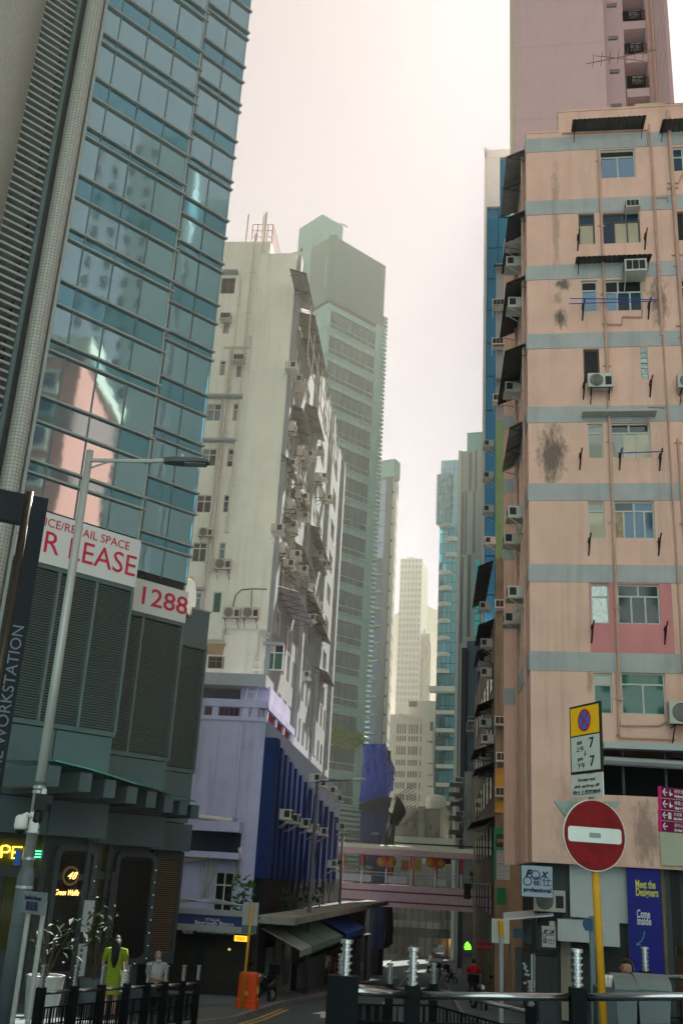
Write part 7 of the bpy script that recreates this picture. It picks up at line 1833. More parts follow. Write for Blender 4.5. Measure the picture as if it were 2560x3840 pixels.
# magenta wayfinding boards
MG = Face(at(2520, 3040, 12.5), 66.0); mg = thing('wayfinding_sign', 'magenta wayfinding boards with white arrows at the frame edge', 'sign', tuple(MG.w(0, gz(12))))
m_mag = mat('magenta_board', (.13, .004, .045), rough=.45, var=.06, bump=0); m_mw = mat('pale_pictogram', (.5, .52, .46), rough=.5, bump=0)
def m2(x, y): return 2440+.16997*x, 2900+.17007*y
rows_ = [(290, 540), (545, 800), (803, 1040), (1040, 1295)]
for (ya, yb), ic, zh, en in zip(rows_, ('v', 'v', 't', ''), ('荷李活道', '摩羅上街', '文武廟', '孫中山史蹟徑'), ('Hollywood Road', 'Upper Lascar Row', 'Man Mo Temple', 'Dr Sun Yat-sen Trail')):
    u0 = MG.px(*m2(225, (ya+yb)/2))[0]; z1, z0 = MG.px(*m2(225, ya))[1], MG.px(*m2(225, yb))[1]; zc_ = (z0+z1)/2; hh_ = z1-z0
    MG.piece('board', m_mag, mg, u0, u0+1.5, z0+.004, z1-.004, -.04, 0); MG.piece('edge', mat('bright_magenta', (.6, .02, .16), rough=.4), mg, u0-.006, u0, z0, z1, -.045, .004)
    ax = u0+hh_*.42; mb = MB(); s = hh_*.26
    for p, q in (((-1, 0), (1.0, 0)), ((-1, 0), (0, 1.15)), ((-1, 0), (0, -1.15))): mb.tube([MG.w(ax+p[0]*s, zc_+p[1]*s, .006), MG.w(ax+q[0]*s, zc_+q[1]*s, .006)], hh_*.055, 5)
    mb.build('arrow', m_mw, mg); ix = u0+hh_*1.0
    if ic == 'v': MB().lathe([(.02*hh_, .3*hh_), (.03*hh_, .1*hh_), (.1*hh_, -.1*hh_), (.1*hh_, -.2*hh_), (.05*hh_, -.3*hh_)], 10, MG.w(ix, zc_, .004)).build('vase_icon', m_mw, mg); disc(MG, ix+.22*hh_, zc_-.12*hh_, .08*hh_, 0, .004, 10).build('coin_icon', m_mw, mg)
    if ic == 't': MG.piece('temple_icon', m_mw, mg, ix-.14*hh_, ix+.22*hh_, zc_-.32*hh_, zc_+.02*hh_, 0, .004); MG.piece('temple_icon', m_mw, mg, ix-.2*hh_, ix+.28*hh_, zc_+.06*hh_, zc_+.12*hh_, 0, .004); MG.piece('temple_icon', m_mw, mg, ix-.12*hh_, ix+.2*hh_, zc_+.13*hh_, zc_+.28*hh_, 0, .004)
    text(zh, MG, mg, u0+hh_*1.5, zc_+hh_*.14, .4*hh_/1.0*.9, m_mw, d=.004, align='LEFT', ext=.001); text(en, MG, mg, u0+hh_*1.5, zc_-hh_*.26, .3*hh_, m_mw, d=.004, align='LEFT', ext=.001, bold=.002)
MB().tube([MG.w(1.2, gz(12), -.1), MG.w(1.2, MG.px(*m2(225, 280))[1], -.1)], .05, 10).build('post', m_lamp, mg)
# small blue finger sign
FB = Face(at(2204, 3465, 14), -80); a = FB.rect(2184, 3445, 2222, 3492); fb = thing('blue_marker_sign', 'small dark blue shield sign on a thin grey post behind the yellow post', 'sign', tuple(FB.w(a[1], gz(14)))); mb = MB(); pts = [(a[0], a[2]+.06), (a[0]+.03, a[2]), (a[1], a[2]), (a[1], a[3]), (a[0]+.02, a[3]), (a[0], a[3]-.05)]
mb.v += [FB.w(p, q, 0) for p, q in pts]+[FB.w(p, q, -.02) for p, q in pts]; mb.f += [tuple(range(6)), tuple(range(11, 5, -1))]+[(k, (k+1) % 6, 6+(k+1) % 6, 6+k) for k in range(6)]; mb.build('plate', mat('dull_blue', (.02, .06, .12), rough=.4), fb); MB().tube([FB.w(a[1]-.01, gz(14), -.05), FB.w(a[1]-.01, a[3]+.03, -.05)], .035, 8).build('post', mat('teal_grey_post', (.12, .18, .19), rough=.5), fb)
# orange litter bin
Pb = on_ground(925, 3785, .13); m_or = mat('orange_plastic', (.62, .07, .012), rough=.4, var=.12, streak=.2); lb_ = thing('litter_bin', 'bright orange litter bin on the left pavement', 'litter bin', tuple(Pb)); e_ = Vector((math.cos(-.15), math.sin(-.15), 0)); n_ = Vector((-e_.y, e_.x, 0))
mb = MB()
def ringpts(w, d, z, n=6, r=.06): 
    pts = []
    for sx, sy, a0 in ((1, 1, 0), (-1, 1, PI/2), (-1, -1, PI), (1, -1, 3*PI/2)):
        for k in range(4): a = a0+PI/2*k/3; pts.append(Pb+e_*(sx*(w/2-r)+r*math.cos(a))+n_*(sy*(d/2-r)+r*math.sin(a))+Vector((0, 0, z)))
    return pts
secs = [(.62, .5, 0), (.6, .48, .2), (.63, .51, .21), (.62, .5, .25), (.56, .45, .27), (.53, .42, .86), (.5, .4, .93), (.42, .32, .965)]
rings = [ringpts(*s) for s in secs]; i0 = 0
for R0 in rings: mb.v += R0
for k in range(len(rings)-1):
    for j in range(16): mb.f.append((k*16+j, k*16+(j+1) % 16, (k+1)*16+(j+1) % 16, (k+1)*16+j))
mb.f.append(tuple((len(rings)-1)*16+j for j in range(16))); mb.build('body', m_or, lb_, smooth=False)
c = Pb+e_*.28+Vector((0, 0, .5)); MB().box((c.x-.02, c.y-.12, c.z-.08), (c.x+.03, c.y+.12, c.z+.12)).build('yellow_label', m_ywl, lb_); c = Pb-n_*.22+Vector((0, 0, .42)); MB().box((c.x-.05, c.y-.03, c.z-.04), (c.x+.05, c.y+.0, c.z+.05)).build('badge', mat('gold_badge', (.5, .3, .05), rough=.5), lb_)
# yellow pole with the back of a blank board
Py = on_ground(905, 3788, .13); Ty = at(945, 3388, math.hypot(Py.x, Py.y)); yp = thing('yellow_sign_pole', 'yellow pole carrying a blank grey board, beside the orange bin', 'road sign', tuple(Py)); MB().tube([Py, Ty], .04, 10).build('post', m_yp, yp, smooth=True)
YB = Face(Ty+Vector((0, .08, 0)), -88); a = YB.rect(910, 3385, 968, 3472); YB.piece('board', mat('grey_board', (.3, .32, .31), rough=.6, var=.12), yp, a[0], a[1], a[2], a[3], -.02, .0); a = YB.rect(905, 3474, 962, 3503); YB.piece('lower_board', mat('teal_board', (.06, .12, .13), rough=.5), yp, a[0], a[1], a[2], a[3], -.02, .0)
LS = Face(at(903, 3520, 38), -84); a = LS.rect(878, 3511, 927, 3532); ls_ = thing('lebanese_sign', 'small amber lit food sign reading Lebanese Food by the bistro', 'sign', tuple(LS.w(a[0], a[2]))); LS.piece('box', mat('amber_lit', (.7, .35, .02), emit=(1, .42, .02), estr=.55, bump=0), ls_, a[0], a[1], a[2], a[3], -.08, 0); text('Lebanese Food', LS, ls_, (a[0]+a[1])/2, a[2]+(a[3]-a[2])*.72, .1, m_sbk, width=(a[1]-a[0])*.7, d=.006); text('黎巴嫩食物', LS, ls_, (a[0]+a[1])/2, a[2]+(a[3]-a[2])*.32, .1, m_sbk, width=(a[1]-a[0])*.6, d=.006)
# round clock sign on white block side of the glass tower
CK = Face(GC.w(uC, 0, .3), 46.2); a = CK.px(713, 2238); P = CK.w(a[0], a[1], 0)
ck = thing('round_sign', 'round white sign with a golden rim at the edge of the number banner', 'sign', tuple(P)); CKF = Face(P, 10.0); disc(CKF, 0, P.z, .75, -.2, 0, 28).build('rim', m_bra, ck); disc(CKF, 0, P.z, .68, -.05, .02, 28).build('face', m_swh, ck)
# pigeons on the ledge
m_pig = mat('pigeon_grey', (.02, .022, .025), rough=.8, var=.3, bump=0)
for x, y, lb in ((781, 2546, 'dark pigeon on the ledge above the lavender terrace, nearer the louvres'), (871, 2551, 'dark pigeon on the ledge above the lavender terrace, nearer the ladder')):
    P = at(x, y, 48); mb = MB(); mb.ball(P, (.08, .13, .12), 10, 6).ball(P+Vector((0, -.03, .14)), (.045, .05, .055), 8, 6).tube([P+Vector((0, .08, -.02)), P+Vector((0, .24, -.1))], [.06, .03], 6).tube([P+Vector((0, -.07, .14)), P+Vector((0, -.11, .13))], [.015, .003], 5).tube([P+Vector((.02, 0, -.1)), P+Vector((.02, 0, -.17))], .01, 4).tube([P+Vector((-.02, 0, -.1)), P+Vector((-.02, 0, -.17))], .01, 4); tag(mb.build('pigeon', m_pig, None, loc=P, smooth=True), lb, 'bird')
# grey refuse bins and paper cups
m_bin = mat('grey_bin_plastic', (.13, .16, .155), rough=.55, var=.15, scale=2); m_bindk = mat('bin_print', (.3, .36, .34), rough=.6, var=.3, scale=6)
RB = Face(at(2400, 3700, 11.6), -84)
for (x0, x1), lb in (((2306, 2388), 'grey wheeled refuse bin behind the railing, the one nearer the yellow post'), ((2390, 2512), 'wider grey wheeled refuse bin behind the railing, beside the corner bollard')):
    u0, z1 = RB.px(x0, 3690); u1, _ = RB.px(x1, 3690); zg_ = gz(11.6); o = thing('refuse_bin', lb, 'refuse bin', tuple(RB.w((u0+u1)/2, zg_)), 'grey refuse bins'); w_ = RB.w; zb_ = z1-.06
    MB().hexa([w_(u0+.06, zg_+.1, -.06), w_(u1-.06, zg_+.1, -.06), w_(u1-.06, zg_+.1, -.5), w_(u0+.06, zg_+.1, -.5), w_(u0, zb_, 0), w_(u1, zb_, 0), w_(u1, zb_, -.6), w_(u0, zb_, -.6)]).build('body', m_bin, o)
    mb = MB(); n = 8
    for k in range(n):
        a0, a1 = PI*k/n, PI*(k+1)/n; f = lambda a: (-.3+.34*math.cos(a), .13*math.sin(a)); (d0, h0), (d1, h1) = f(a0), f(a1); mb.quad(w_(u0-.01, zb_+.01+h0, d0), w_(u1+.01, zb_+.01+h0, d0), w_(u1+.01, zb_+.01+h1, d1), w_(u0-.01, zb_+.01+h1, d1))
    for uu in (u0-.01, u1+.01): i = len(mb.v); mb.v += [w_(uu, zb_+.01+.13*math.sin(PI*k/n), -.3+.34*math.cos(PI*k/n)) for k in range(n+1)]; mb.f.append(tuple(range(i, i+n+1)))
    mb.build('lid', m_bin, o); RB.piece('rim', m_bin, o, u0-.015, u1+.015, zb_-.04, zb_+.01, -.62, .02)
    for k in range(3): t = u0+(u1-u0)*(.2+.3*k); RB.piece('label', m_bindk, o, t-.06, t+.06, zg_+.35, zg_+.62, -.055, -.025)
    for uu in (u0+.12, u1-.12): MB().tube([w_(uu-.03, zg_+.1, -.3), w_(uu+.03, zg_+.1, -.3)], .1, 12).build('wheel', m_rblk, o)
cupm = mat('paper_cup', (.55, .5, .45), rough=.6, var=.05); lidm = mat('cup_lid', (.6, .58, .54), rough=.5)
UB = thing('utility_box', 'low dark box holding two paper cups beside the refuse bins', 'box', tuple(RB.w(RB.px(2283, 3712)[0], gz(11.6)))); uc_, zc2 = RB.px(2283, 3706); RB.piece('body', m_sfr, UB, uc_-.12, uc_+.07, gz(11.6), zc2, -.3, 0)
for x, lb in ((2272, 'white lidded paper cup, left of the pair'), (2292, 'white lidded paper cup, right of the pair')):
    u, _ = RB.px(x, 3706); P = RB.w(u, zc2, -.1); o = thing('paper_cup', lb, 'cup', tuple(P)); MB().lathe([(.026, 0), (.034, .085)], 14, P).build('body', cupm, o, smooth=False); MB().lathe([(.037, .085), (.037, .1), (.03, .105), (.03, .112)], 14, P).build('lid', lidm, o)

# ================================================================== vehicles
m_tyre = mat('tyre', (.012, .012, .012), rough=.8, var=.2, bump=0); m_cgl = glass('car_glass', (.05, .1, .11), metal=.2, rough=.08); m_chrome = mat('headlight', (.5, .52, .5), rough=.15, metal=.7, bump=0); m_plate = mat('number_plate', (.5, .5, .46), rough=.5, bump=0)
def car(name, label, x, y, m_body, heading=186, van=False, L=4.4, Wd=1.72, H=1.5, roofsign=False):
    """front faces local -Y; profile lofted across the width"""
    P = on_ground(x, y); o = thing(name, label, 'van' if van else 'car', tuple(P))
    rz = rad(-6) ; ex = Vector((math.cos(rz), math.sin(rz), 0)); ey = Vector((-math.sin(rz), math.cos(rz), 0)); sl = (gz(P.y+2)-gz(P.y-2))/4; ey = (ey+Vector((0, 0, sl))).normalized()
    T = lambda a, b, c: P+ex*a+ey*b+Vector((0, 0, c))
    if van: prof = [(0, .35), (0, .85), (.25, 1.05), (.9, 1.75), (1.1, H), (L-.05, H), (L, .35)]
    else: prof = [(0, .35), (.02, .7), (.25, .86), (1.15, .98), (1.85, H-.03), (2.3, H), (3.3, H-.06), (4.0, 1.02), (L-.05, .95), (L, .4)]
    def halfw(z): return Wd/2*(1.0 if z < .95 else 1-.16*(z-.95)/max(.1, H-.95))
    mb = MB(); n = len(prof)
    for s in (-1, 1): mb.v += [T(s*halfw(z), y_, z) for y_, z in prof]
    for k in range(n): mb.f.append((k, (k+1) % n, n+(k+1) % n, n+k))
    mb.f.append(tuple(range(n-1, -1, -1))); mb.f.append(tuple(range(n, 2*n))); mb.build('body', m_body, o)
    (ya, za), (yb, zb_) = (prof[2], prof[3]) if van else (prof[3], prof[4])
    q = [T(-halfw(za)*.9, ya+.02, za+.03), T(halfw(za)*.9, ya+.02, za+.03), T(halfw(zb_)*.88, yb-.02, zb_-.04), T(-halfw(zb_)*.88, yb-.02, zb_-.04)]; nn = (q[1]-q[0]).cross(q[3]-q[0]).normalized()*.012
    MB().quad(*[v+nn for v in q]).build('windscreen', m_cgl, o)
    for s in (-1, 1):
        mb = MB(); y0, y1 = (1.0, 2.2) if van else (1.75, 3.6); mb.quad(T(s*(halfw(1.02)+.012), y0-.35, 1.02), T(s*(halfw(1.02)+.012), y1+.1, 1.02), T(s*(halfw(H-.12)+.012), y1-.25, H-.12), T(s*(halfw(H-.12)+.012), y0+.15, H-.12)); mb.build('side_window', m_cgl, o)
        c = T(s*Wd*.36, -.01, .68); MB().ball(c, (.17, .06, .09), 10, 6).build('headlight', m_chrome, o, smooth=True)
        c = T(s*(Wd/2+.1), (yb+ya)/2-.1, 1.05); MB().ball(c, (.1, .06, .08), 8, 6).build('mirror', m_body, o)
        for yy in (.8, L-.85):
            c = T(s*(Wd/2-.1), yy, .31); w_ = MB().tube([c-ex*.1, c+ex*.1], .31, 16).build('wheel', m_tyre, o); MB().tube([c-ex*.11, c+ex*.11], .18, 10).build('rim', m_galv, o)
    MB().hexa([T(-.5, -.03, .42), T(.5, -.03, .42), T(.5, .02, .42), T(-.5, .02, .42), T(-.5, -.03, .62), T(.5, -.03, .62), T(.5, .02, .62), T(-.5, .02, .62)]).build('grille', m_black, o)
    MB().hexa([T(-.26, -.05, .36), T(.26, -.05, .36), T(.26, -.02, .36), T(-.26, -.02, .36), T(-.26, -.05, .47), T(.26, -.05, .47), T(.26, -.02, .47), T(-.26, -.02, .47)]).build('number_plate', m_plate, o)
    if roofsign: MB().hexa([T(-.25, 2.4, H), T(.25, 2.4, H), T(.25, 2.6, H), T(-.25, 2.6, H), T(-.2, 2.42, H+.14), T(.2, 2.42, H+.14), T(.2, 2.58, H+.14), T(-.2, 2.58, H+.14)]).build('roof_sign', m_sr2, o)
    return o
car('sedan', 'dark purplish car driving towards the viewer, farthest up the street', 1552, 3594, mat('dark_car_paint', (.02, .018, .03), rough=.35, coat=.1, bump=0, var=0), H=1.75)
car('parked_van', 'dark van parked on the right of the road behind the taxi', 1640, 3603, mat('teal_van_paint', (.02, .045, .05), rough=.4, coat=.1, bump=0, var=0), van=True, H=1.95, L=4.6)
car('taxi', 'dark taxi with a small roof sign, parked ahead of the motorcycles', 1632, 3650, mat('taxi_paint', (.03, .012, .014), rough=.4, coat=.1, bump=0, var=0), roofsign=True, H=1.55)
def motorbike(label, x, y, rz, body=(.012, .014, .018), sc=1.0, box=True):
    P = on_ground(x, y); o = thing('motorcycle', label, 'motorcycle', tuple(P), 'motorcycles parked along the street'); c, s = math.cos(rz), math.sin(rz)
    T = lambda a, b, z: P+Vector((a*c-b*s, a*s+b*c, z))*1.0
    mp = mat('bike_paint_%d' % int(body[2]*1000), body, rough=.3, coat=.5, bump=0)
    for yy in (-.65, .65):
        cc = T(0, yy, .3); w = MB(); pts = [T(0, yy+.25*math.cos(a*PI/10), .3+.25*math.sin(a*PI/10)) for a in range(21)]; w.tube(pts, .055, 8); wl = w.build('wheel', m_tyre, o); MB().tube([T(-.05, yy, .3), T(.05, yy, .3)], .13, 12).build('hub', m_galv, wl if False else o)
    MB().tube([T(0, -.65, .3), T(0, -.45, .85), T(0, -.4, 1.0)], [.05, .06, .05], 8).build('fork', m_galv, o); MB().tube([T(-.36, -.32, 1.05), T(-.15, -.42, 1.02), T(.15, -.42, 1.02), T(.36, -.32, 1.05)], .018, 6).build('handlebar', m_rblk, o)
    MB().tube([T(0, -.5, .75), T(0, -.3, .85), T(0, .0, .55), T(0, .3, .6), T(0, .75, .72)], [.1, .2, .16, .2, .1], 10).build('body', mp, o, smooth=True); MB().tube([T(0, -.05, .78), T(0, .3, .8), T(0, .7, .86)], [.1, .15, .08], 8).build('seat', m_rblk, o, smooth=True)
    MB().ball(T(0, -.58, .88), (.11, .09, .12)).build('headlight', m_chrome, o, smooth=True)
    for q in (-1, 1): MB().tube([T(q*.28, -.35, 1.05), T(q*.34, -.36, 1.25)], .01, 4).ball(T(q*.36, -.36, 1.28), (.09, .02, .06), 8, 5).build('mirror', m_rblk, o)
    if box: MB().box(tuple(T(0, .75, .95)-Vector((.2, .2, .0))), tuple(T(0, .75, .95)+Vector((.2, .2, .3)))).build('top_box', m_rblk, o)
    return o
motorbike('black motorcycle parked behind the foreground railing, nearest of all', 1795, 3800, .15); motorbike('dark scooter in front of the taxi, its wheel turned', 1690, 3695, .35, (.02, .03, .04)); motorbike('silver-grey scooter squeezed beside the taxi', 1652, 3680, .1, (.08, .1, .11)); motorbike('black motorcycle parked behind the orange litter bin', 985, 3775, -.4, (.01, .012, .013)); motorbike('far motorcycle standing at the left kerb', 1475, 3580, .2, (.015, .02, .02))

# ================================================================== people
m_skin = mat('skin', (.36, .2, .13), rough=.6, var=.08, bump=0); m_hair = mat('black_hair', (.008, .008, .008), rough=.5, var=.3, scale=30, bump=.3, bscale=80); m_grey = mat('grey_hair', (.2, .2, .19), rough=.7)
def skinned(name, verts, edges, rad_, m, parent, root=0, levels=2):
    me = bpy.data.meshes.new(name); off_ = ORIG[parent.name] if parent else Vector((0, 0, 0)); me.from_pydata([tuple(Vector(v)-off_) for v in verts], edges, []); o = bpy.data.objects.new(name, me); COL.objects.link(o); o.parent = parent; me.materials.append(m)
    sk = o.modifiers.new('skin', 'SKIN'); sd = o.modifiers.new('sub', 'SUBSURF'); sd.levels = levels; sd.render_levels = levels
    lay = me.skin_vertices[0] if me.skin_vertices else None
    if lay is None:
        import bmesh as _b; bm = _b.new(); bm.from_mesh(me); bm.verts.layers.skin.verify(); bm.to_mesh(me); bm.free(); lay = me.skin_vertices[0]
    for i, r in enumerate(rad_): lay.data[i].radius = (r, r) if not isinstance(r, tuple) else r
    lay.data[root].use_root = True; sk.use_smooth_shade = True
    return o
def person(label, P, rz, h=1.68, top=None, trousers=None, pose='stand', hair=None, long_hair=False, sitz=0, dress=None, arms=None, legm=None, hair_m=None, face=True):
    """local frame: faces -Y; one body mesh, clothes and hair as children"""
    P = Vector(P); o = thing('person', label, 'person', tuple(P)); c, s = math.cos(rz), math.sin(rz); k = h/1.7
    T = lambda a, b, z: P+Vector((a*c-b*s, a*s+b*c, z))*k
    hip = .92 if pose != 'sit' else .5; tz = hip-.92
    V = [(0, 0, hip), (0, .0, hip+.2), (0, -.0, hip+.42), (0, .01, hip+.54), (0, -.0, hip+.62), (0, -.03, hip+.72)]; E = [(0, 1), (1, 2), (2, 3), (3, 4), (4, 5)]; Rr = [(.14, .1), (.125, .095), (.16, .1), (.07, .06), (.052, .052), (.075, .085)]
    for sd in (-1, 1):
        i = len(V)
        A = (arms or {}).get(sd, [(.19*sd, .0, hip+.5), (.26*sd, .02, hip+.24), (.25*sd, -.06, hip+.0), (.24*sd, -.1, hip-.1)])
        V += A; E += [(2, i), (i, i+1), (i+1, i+2), (i+2, i+3)]; Rr += [.06, .046, .036, .03]
        j = len(V)
        if pose == 'sit': Lg = [(.1*sd, 0, hip-.02), (.13*sd, -.42, hip-.02), (.13*sd, -.42, .08), (.13*sd, -.56, .04)]
        elif pose == 'walk': Lg = [(.09*sd, 0, hip-.06), (.09*sd, -.12*sd, .48), (.09*sd, -.2*sd+.06, .08), (.09*sd, -.2*sd-.1, .04)]
        else: Lg = [(.09*sd, 0, hip-.06), (.1*sd, -.02, .48), (.1*sd, .02, .08), (.11*sd, -.14, .04)]
        V += Lg; E += [(0, j), (j, j+1), (j+1, j+2), (j+2, j+3)]; Rr += [.088, .062, .042, .036]
    b = skinned('body', [T(*v) for v in V], E, [tuple(x*k for x in r) if isinstance(r, tuple) else r*k for r in Rr], m_skin, o)
    hc = T(0, -.02, hip+.70)
    # head with nose, ears, eyes, mouth
    mb = MB().ball(hc, (.078*k, .095*k, .115*k), 16, 12); f = Vector((s, -c, 0)); r_ = Vector((c, s, 0))
    mb.tube([hc+f*.085*k+Vector((0, 0, .02*k)), hc+f*.118*k+Vector((0, 0, -.02*k)), hc+f*.09*k+Vector((0, 0, -.035*k))], [.008*k, .014*k, .012*k], 6)
    for q in (-1, 1): mb.ball(hc+r_*q*.08*k+Vector((0, 0, 0)), (.014*k, .02*k, .03*k), 6, 5)
    mb.tube([hc-Vector((0, 0, .06*k)), hc-Vector((0, 0, .2*k))], .048*k, 8); mb.build('head', m_skin, o, smooth=True)
    for q in (-1, 1): MB().ball(hc+f*.085*k+r_*q*.033*k+Vector((0, 0, .012*k)), .007*k, 6, 4).build('eye', m_black, o)
    MB().tube([hc+f*.09*k-r_*.025*k-Vector((0, 0, .06*k)), hc+f*.094*k-Vector((0, 0, .062*k)), hc+f*.09*k+r_*.025*k-Vector((0, 0, .06*k))], .006*k, 5).build('mouth', mat('lips', (.22, .07, .06), rough=.6), o)
    # hair cap
    mb = MB(); n = 14; m_ = 8
    for a in range(m_):
        for j in range(n):
            def pt(a, j): th = PI*.62*a/m_; ph = 2*PI*j/n; d = Vector((math.cos(ph)*math.sin(th), math.sin(ph)*math.sin(th), math.cos(th))); front = max(0, d.dot(f)); lo = 1.0 if front < .45 or th < 1.05 else .9; return hc+Vector((d.x*.088*k*lo, d.y*.104*k*lo, d.z*.124*k))-f*.006*k
            mb.quad(pt(a, j), pt(a+1, j), pt(a+1, (j+1) % n), pt(a, (j+1) % n))
    hm_ = hair_m or m_hair; mb.build('hair', hm_, o, smooth=True)
    if long_hair: MB().tube([hc-f*.05*k+Vector((0, 0, .04)), hc-f*.09*k+Vector((0, 0, -.12)), hc-f*.12*k+Vector((0, 0, -.38)), hc-f*.1*k+Vector((0, 0, -.55))], [.09*k, .1*k, .09*k, .035*k], 10).build('long_hair', hm_, o, smooth=True)
    # hands: palm, four fingers, thumb
    for sd in (-1, 1):
        A = (arms or {}).get(sd, [0, 0, (.25*sd, -.06, hip), (.24*sd, -.1, hip-.1)]); w3 = T(*A[3]); d3 = (T(*A[3])-T(*A[2])).normalized(); sdv = d3.cross(Vector((0, 0, 1))); sdv = (sdv.normalized() if sdv.length > .05 else r_); hd = MB(); nz = sdv.cross(d3)
        hd.tube([w3, w3+d3*.05, w3+d3*.09], [.026, .034, .03], 8)
        for fi, (o_, ln) in enumerate(((-.026, .062), (-.009, .074), (.009, .07), (.026, .055))): b0 = w3+d3*.085+sdv*o_; hd.tube([b0, b0+d3*ln*.55+nz*.006, b0+d3*ln*.95+nz*.022], [.0085, .008, .006], 6)
        hd.tube([w3+d3*.03+sdv*.028, w3+d3*.065+sdv*.05, w3+d3*.095+sdv*.048+nz*.01], [.011, .01, .007], 6); hd.build('hand', m_skin, o, smooth=True)
    # clothing
    def shell(name, prof, m):
        mb = MB(); n = 16
        for z, wx, wy in prof: mb.v += [T(wx*math.cos(2*PI*j/n), wy*math.sin(2*PI*j/n), z) for j in range(n)]
        for a in range(len(prof)-1):
            for j in range(n): mb.f.append((a*n+j, a*n+(j+1) % n, (a+1)*n+(j+1) % n, (a+1)*n+j))
        return mb.build(name, m, o, smooth=True)
    if top:
        shell('shirt', [(hip-.06, .172, .125), (hip+.1, .155, .118), (hip+.3, .18, .13), (hip+.45, .185, .12), (hip+.53, .13, .095), (hip+.57, .07, .068)], top)
        for sd in (-1, 1):
            A = (arms or {}).get(sd, [(.19*sd, .0, hip+.5), (.26*sd, .02, hip+.24)]); a0, a1 = T(*A[0]), T(*A[1]); MB().tube([T(.1*sd, 0, hip+.5), a0, a0+(a1-a0)*.8], [.075*k, .08*k, .07*k], 10).build('sleeve', top, o, smooth=True)
    if dress: shell('dress_skirt', [(.52, .24, .19), (hip-.15, .215, .17), (hip+.02, .18, .14), (hip+.16, .145, .115)], dress); shell('belt', [(hip+.13, .15, .12), (hip+.19, .15, .12)], dress)
    if trousers:
        for sd in (-1, 1):
            if pose == 'sit': pts = [T(.07*sd, .05, hip), T(.1*sd, -.1, hip), T(.13*sd, -.43, hip-.01), T(.13*sd, -.44, .1)]
            elif pose == 'walk': pts = [T(.07*sd, 0, hip+.02), T(.09*sd, 0, hip-.1), T(.09*sd, -.12*sd, .48), T(.09*sd, -.2*sd+.06, .1)]
            else: pts = [T(.07*sd, 0, hip+.02), T(.09*sd, 0, hip-.1), T(.1*sd, -.02, .48), T(.1*sd, .02, .08)]
            MB().tube(pts, [.1*k, .105*k, .08*k, .07*k], 10).build('trouser_leg', trousers, o, smooth=True)
        shell('trouser_waist', [(hip-.1, .165, .12), (hip+.0, .165, .118)], trousers)
    return o, T
def gp(px, py, D): P = at(px, py, D); return (P.x, P.y, gz(P.y)+.13)
m_lime = mat('lime_dress', (.17, .22, .02), rough=.85, var=.3, scale=20, bump=.2); m_chk = mat('checked_shirt', (.34, .35, .34), rough=.8, var=.35, scale=25, bump=0); m_drk = mat('dark_trousers', (.02, .022, .025), rough=.8); m_wsh = mat('pale_shirt', (.34, .4, .4), rough=.8, var=.1); m_rsh = mat('red_shirt', (.42, .015, .02), rough=.75, var=.15); m_csh = mat('charcoal_shirt', (.05, .06, .065), rough=.8)
wo, TW = person('woman with long dark hair in a lime green dress, behind the left railing', gp(420, 3700, 24.6), rad(184), 1.63, top=m_lime, dress=m_lime, long_hair=True)
MB().tube([TW(-.14, 0, 1.44), TW(-.2, .03, 1.2), TW(-.24, .03, 1.0)], .018, 5).build('bag_strap', m_swh, wo); q = TW(-.25, .04, .82); tag(MB().box((q.x-.03, q.y-.16, q.z-.22), (q.x+.05, q.y+.14, q.z+.2)).build('tote_bag', mat('canvas_bag', (.42, .44, .38), rough=.85, var=.15), None, loc=q), 'off-white tote bag hanging from the woman in lime green', 'bag')
hip = .5
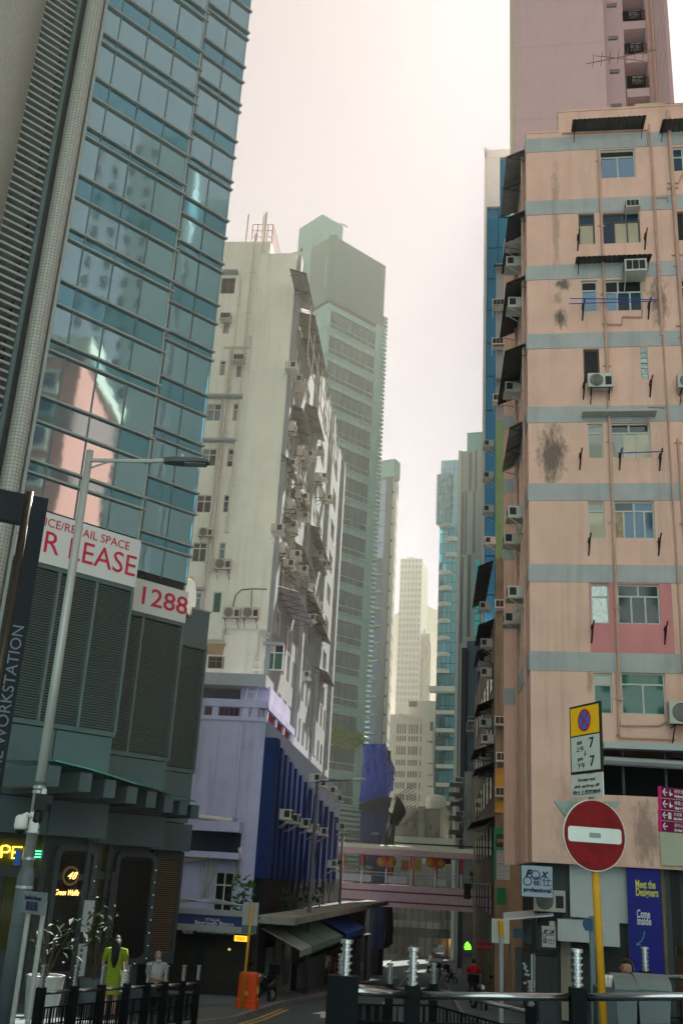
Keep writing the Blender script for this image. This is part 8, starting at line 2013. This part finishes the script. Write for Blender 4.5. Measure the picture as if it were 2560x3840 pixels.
mo, TM = person('seated elderly man in a checked shirt with a face mask under his chin', (lambda p: (p[0], p[1], p[2]+.12))(gp(582, 3680, 27.5)), rad(25), 1.66, top=m_chk, trousers=m_drk, pose='sit', hair_m=m_grey, arms={-1: [(-.19, 0, 1.0), (-.24, -.06, .76), (-.1, -.27, .68), (-.03, -.3, .68)], 1: [(.19, 0, 1.0), (.24, -.06, .76), (.1, -.27, .66), (.04, -.31, .67)]})
MB().tube([TM(-.05, -.1, 1.1), TM(0, -.13, 1.09), TM(.05, -.1, 1.1)], .035, 6).build('face_mask', mat('blue_mask', (.25, .4, .45), rough=.8), mo)
sp = gp(582, 3680, 27.5); tag(MB().box((sp[0]-.9, sp[1]-.1, sp[2]-.1), (sp[0]+.9, sp[1]+.4, sp[2]+.5)).build('stone_ledge', m_sfr, None, loc=sp), 'low dark ledge the elderly man sits on', 'ledge')
person('young person with short dark hair in a charcoal shirt behind the refuse bins', (lambda P: (P.x, P.y, P.z-1.56))(at(2352, 3640, 14.2)), rad(-30), 1.66, top=m_csh, trousers=m_drk)
person('man in a pale T-shirt walking away on the left pavement', gp(1213, 3700, 58), rad(180), 1.72, top=m_wsh, trousers=m_drk, pose='walk'); person('person in dark clothes walking beside the man in the pale T-shirt', gp(1236, 3700, 59), rad(180), 1.68, top=m_csh, trousers=m_drk, pose='walk')
person('man in a red T-shirt standing on the right pavement', gp(1775, 3700, 46), rad(170), 1.7, top=m_rsh, trousers=m_drk)
u, z = BR.px(*b8(1350, 400), -2.0); Pq = BR.w(u, zb1 if False else 0, -2.0); person('person in a cap standing on the footbridge near its right end', (Pq.x, Pq.y, BR.px(*b8(800, 478))[1]), rad(20), 1.7, top=m_csh, trousers=m_drk)
# traffic signal on its bracket at the right end of the footbridge
TS = at(1750, 3340, 60); ts = thing('traffic_signal', 'black traffic signal head hung on a bracket arm by the footbridge', 'traffic light', tuple(TS)); MB().box((TS.x-.15, TS.y-.12, TS.z-.45), (TS.x+.2, TS.y+.12, TS.z+.35)).build('head', m_black, ts); MB().tube([TS+Vector((0, 0, .4)), TS+Vector((2.8, .2, .35))], .05, 6).build('arm', m_galv, ts)
for k in range(3): MB().tube([TS+Vector((.02, -.12, .2-.25*k)), TS+Vector((.02, -.26, .2-.25*k))], .1, 10).build('visor', m_black, ts)
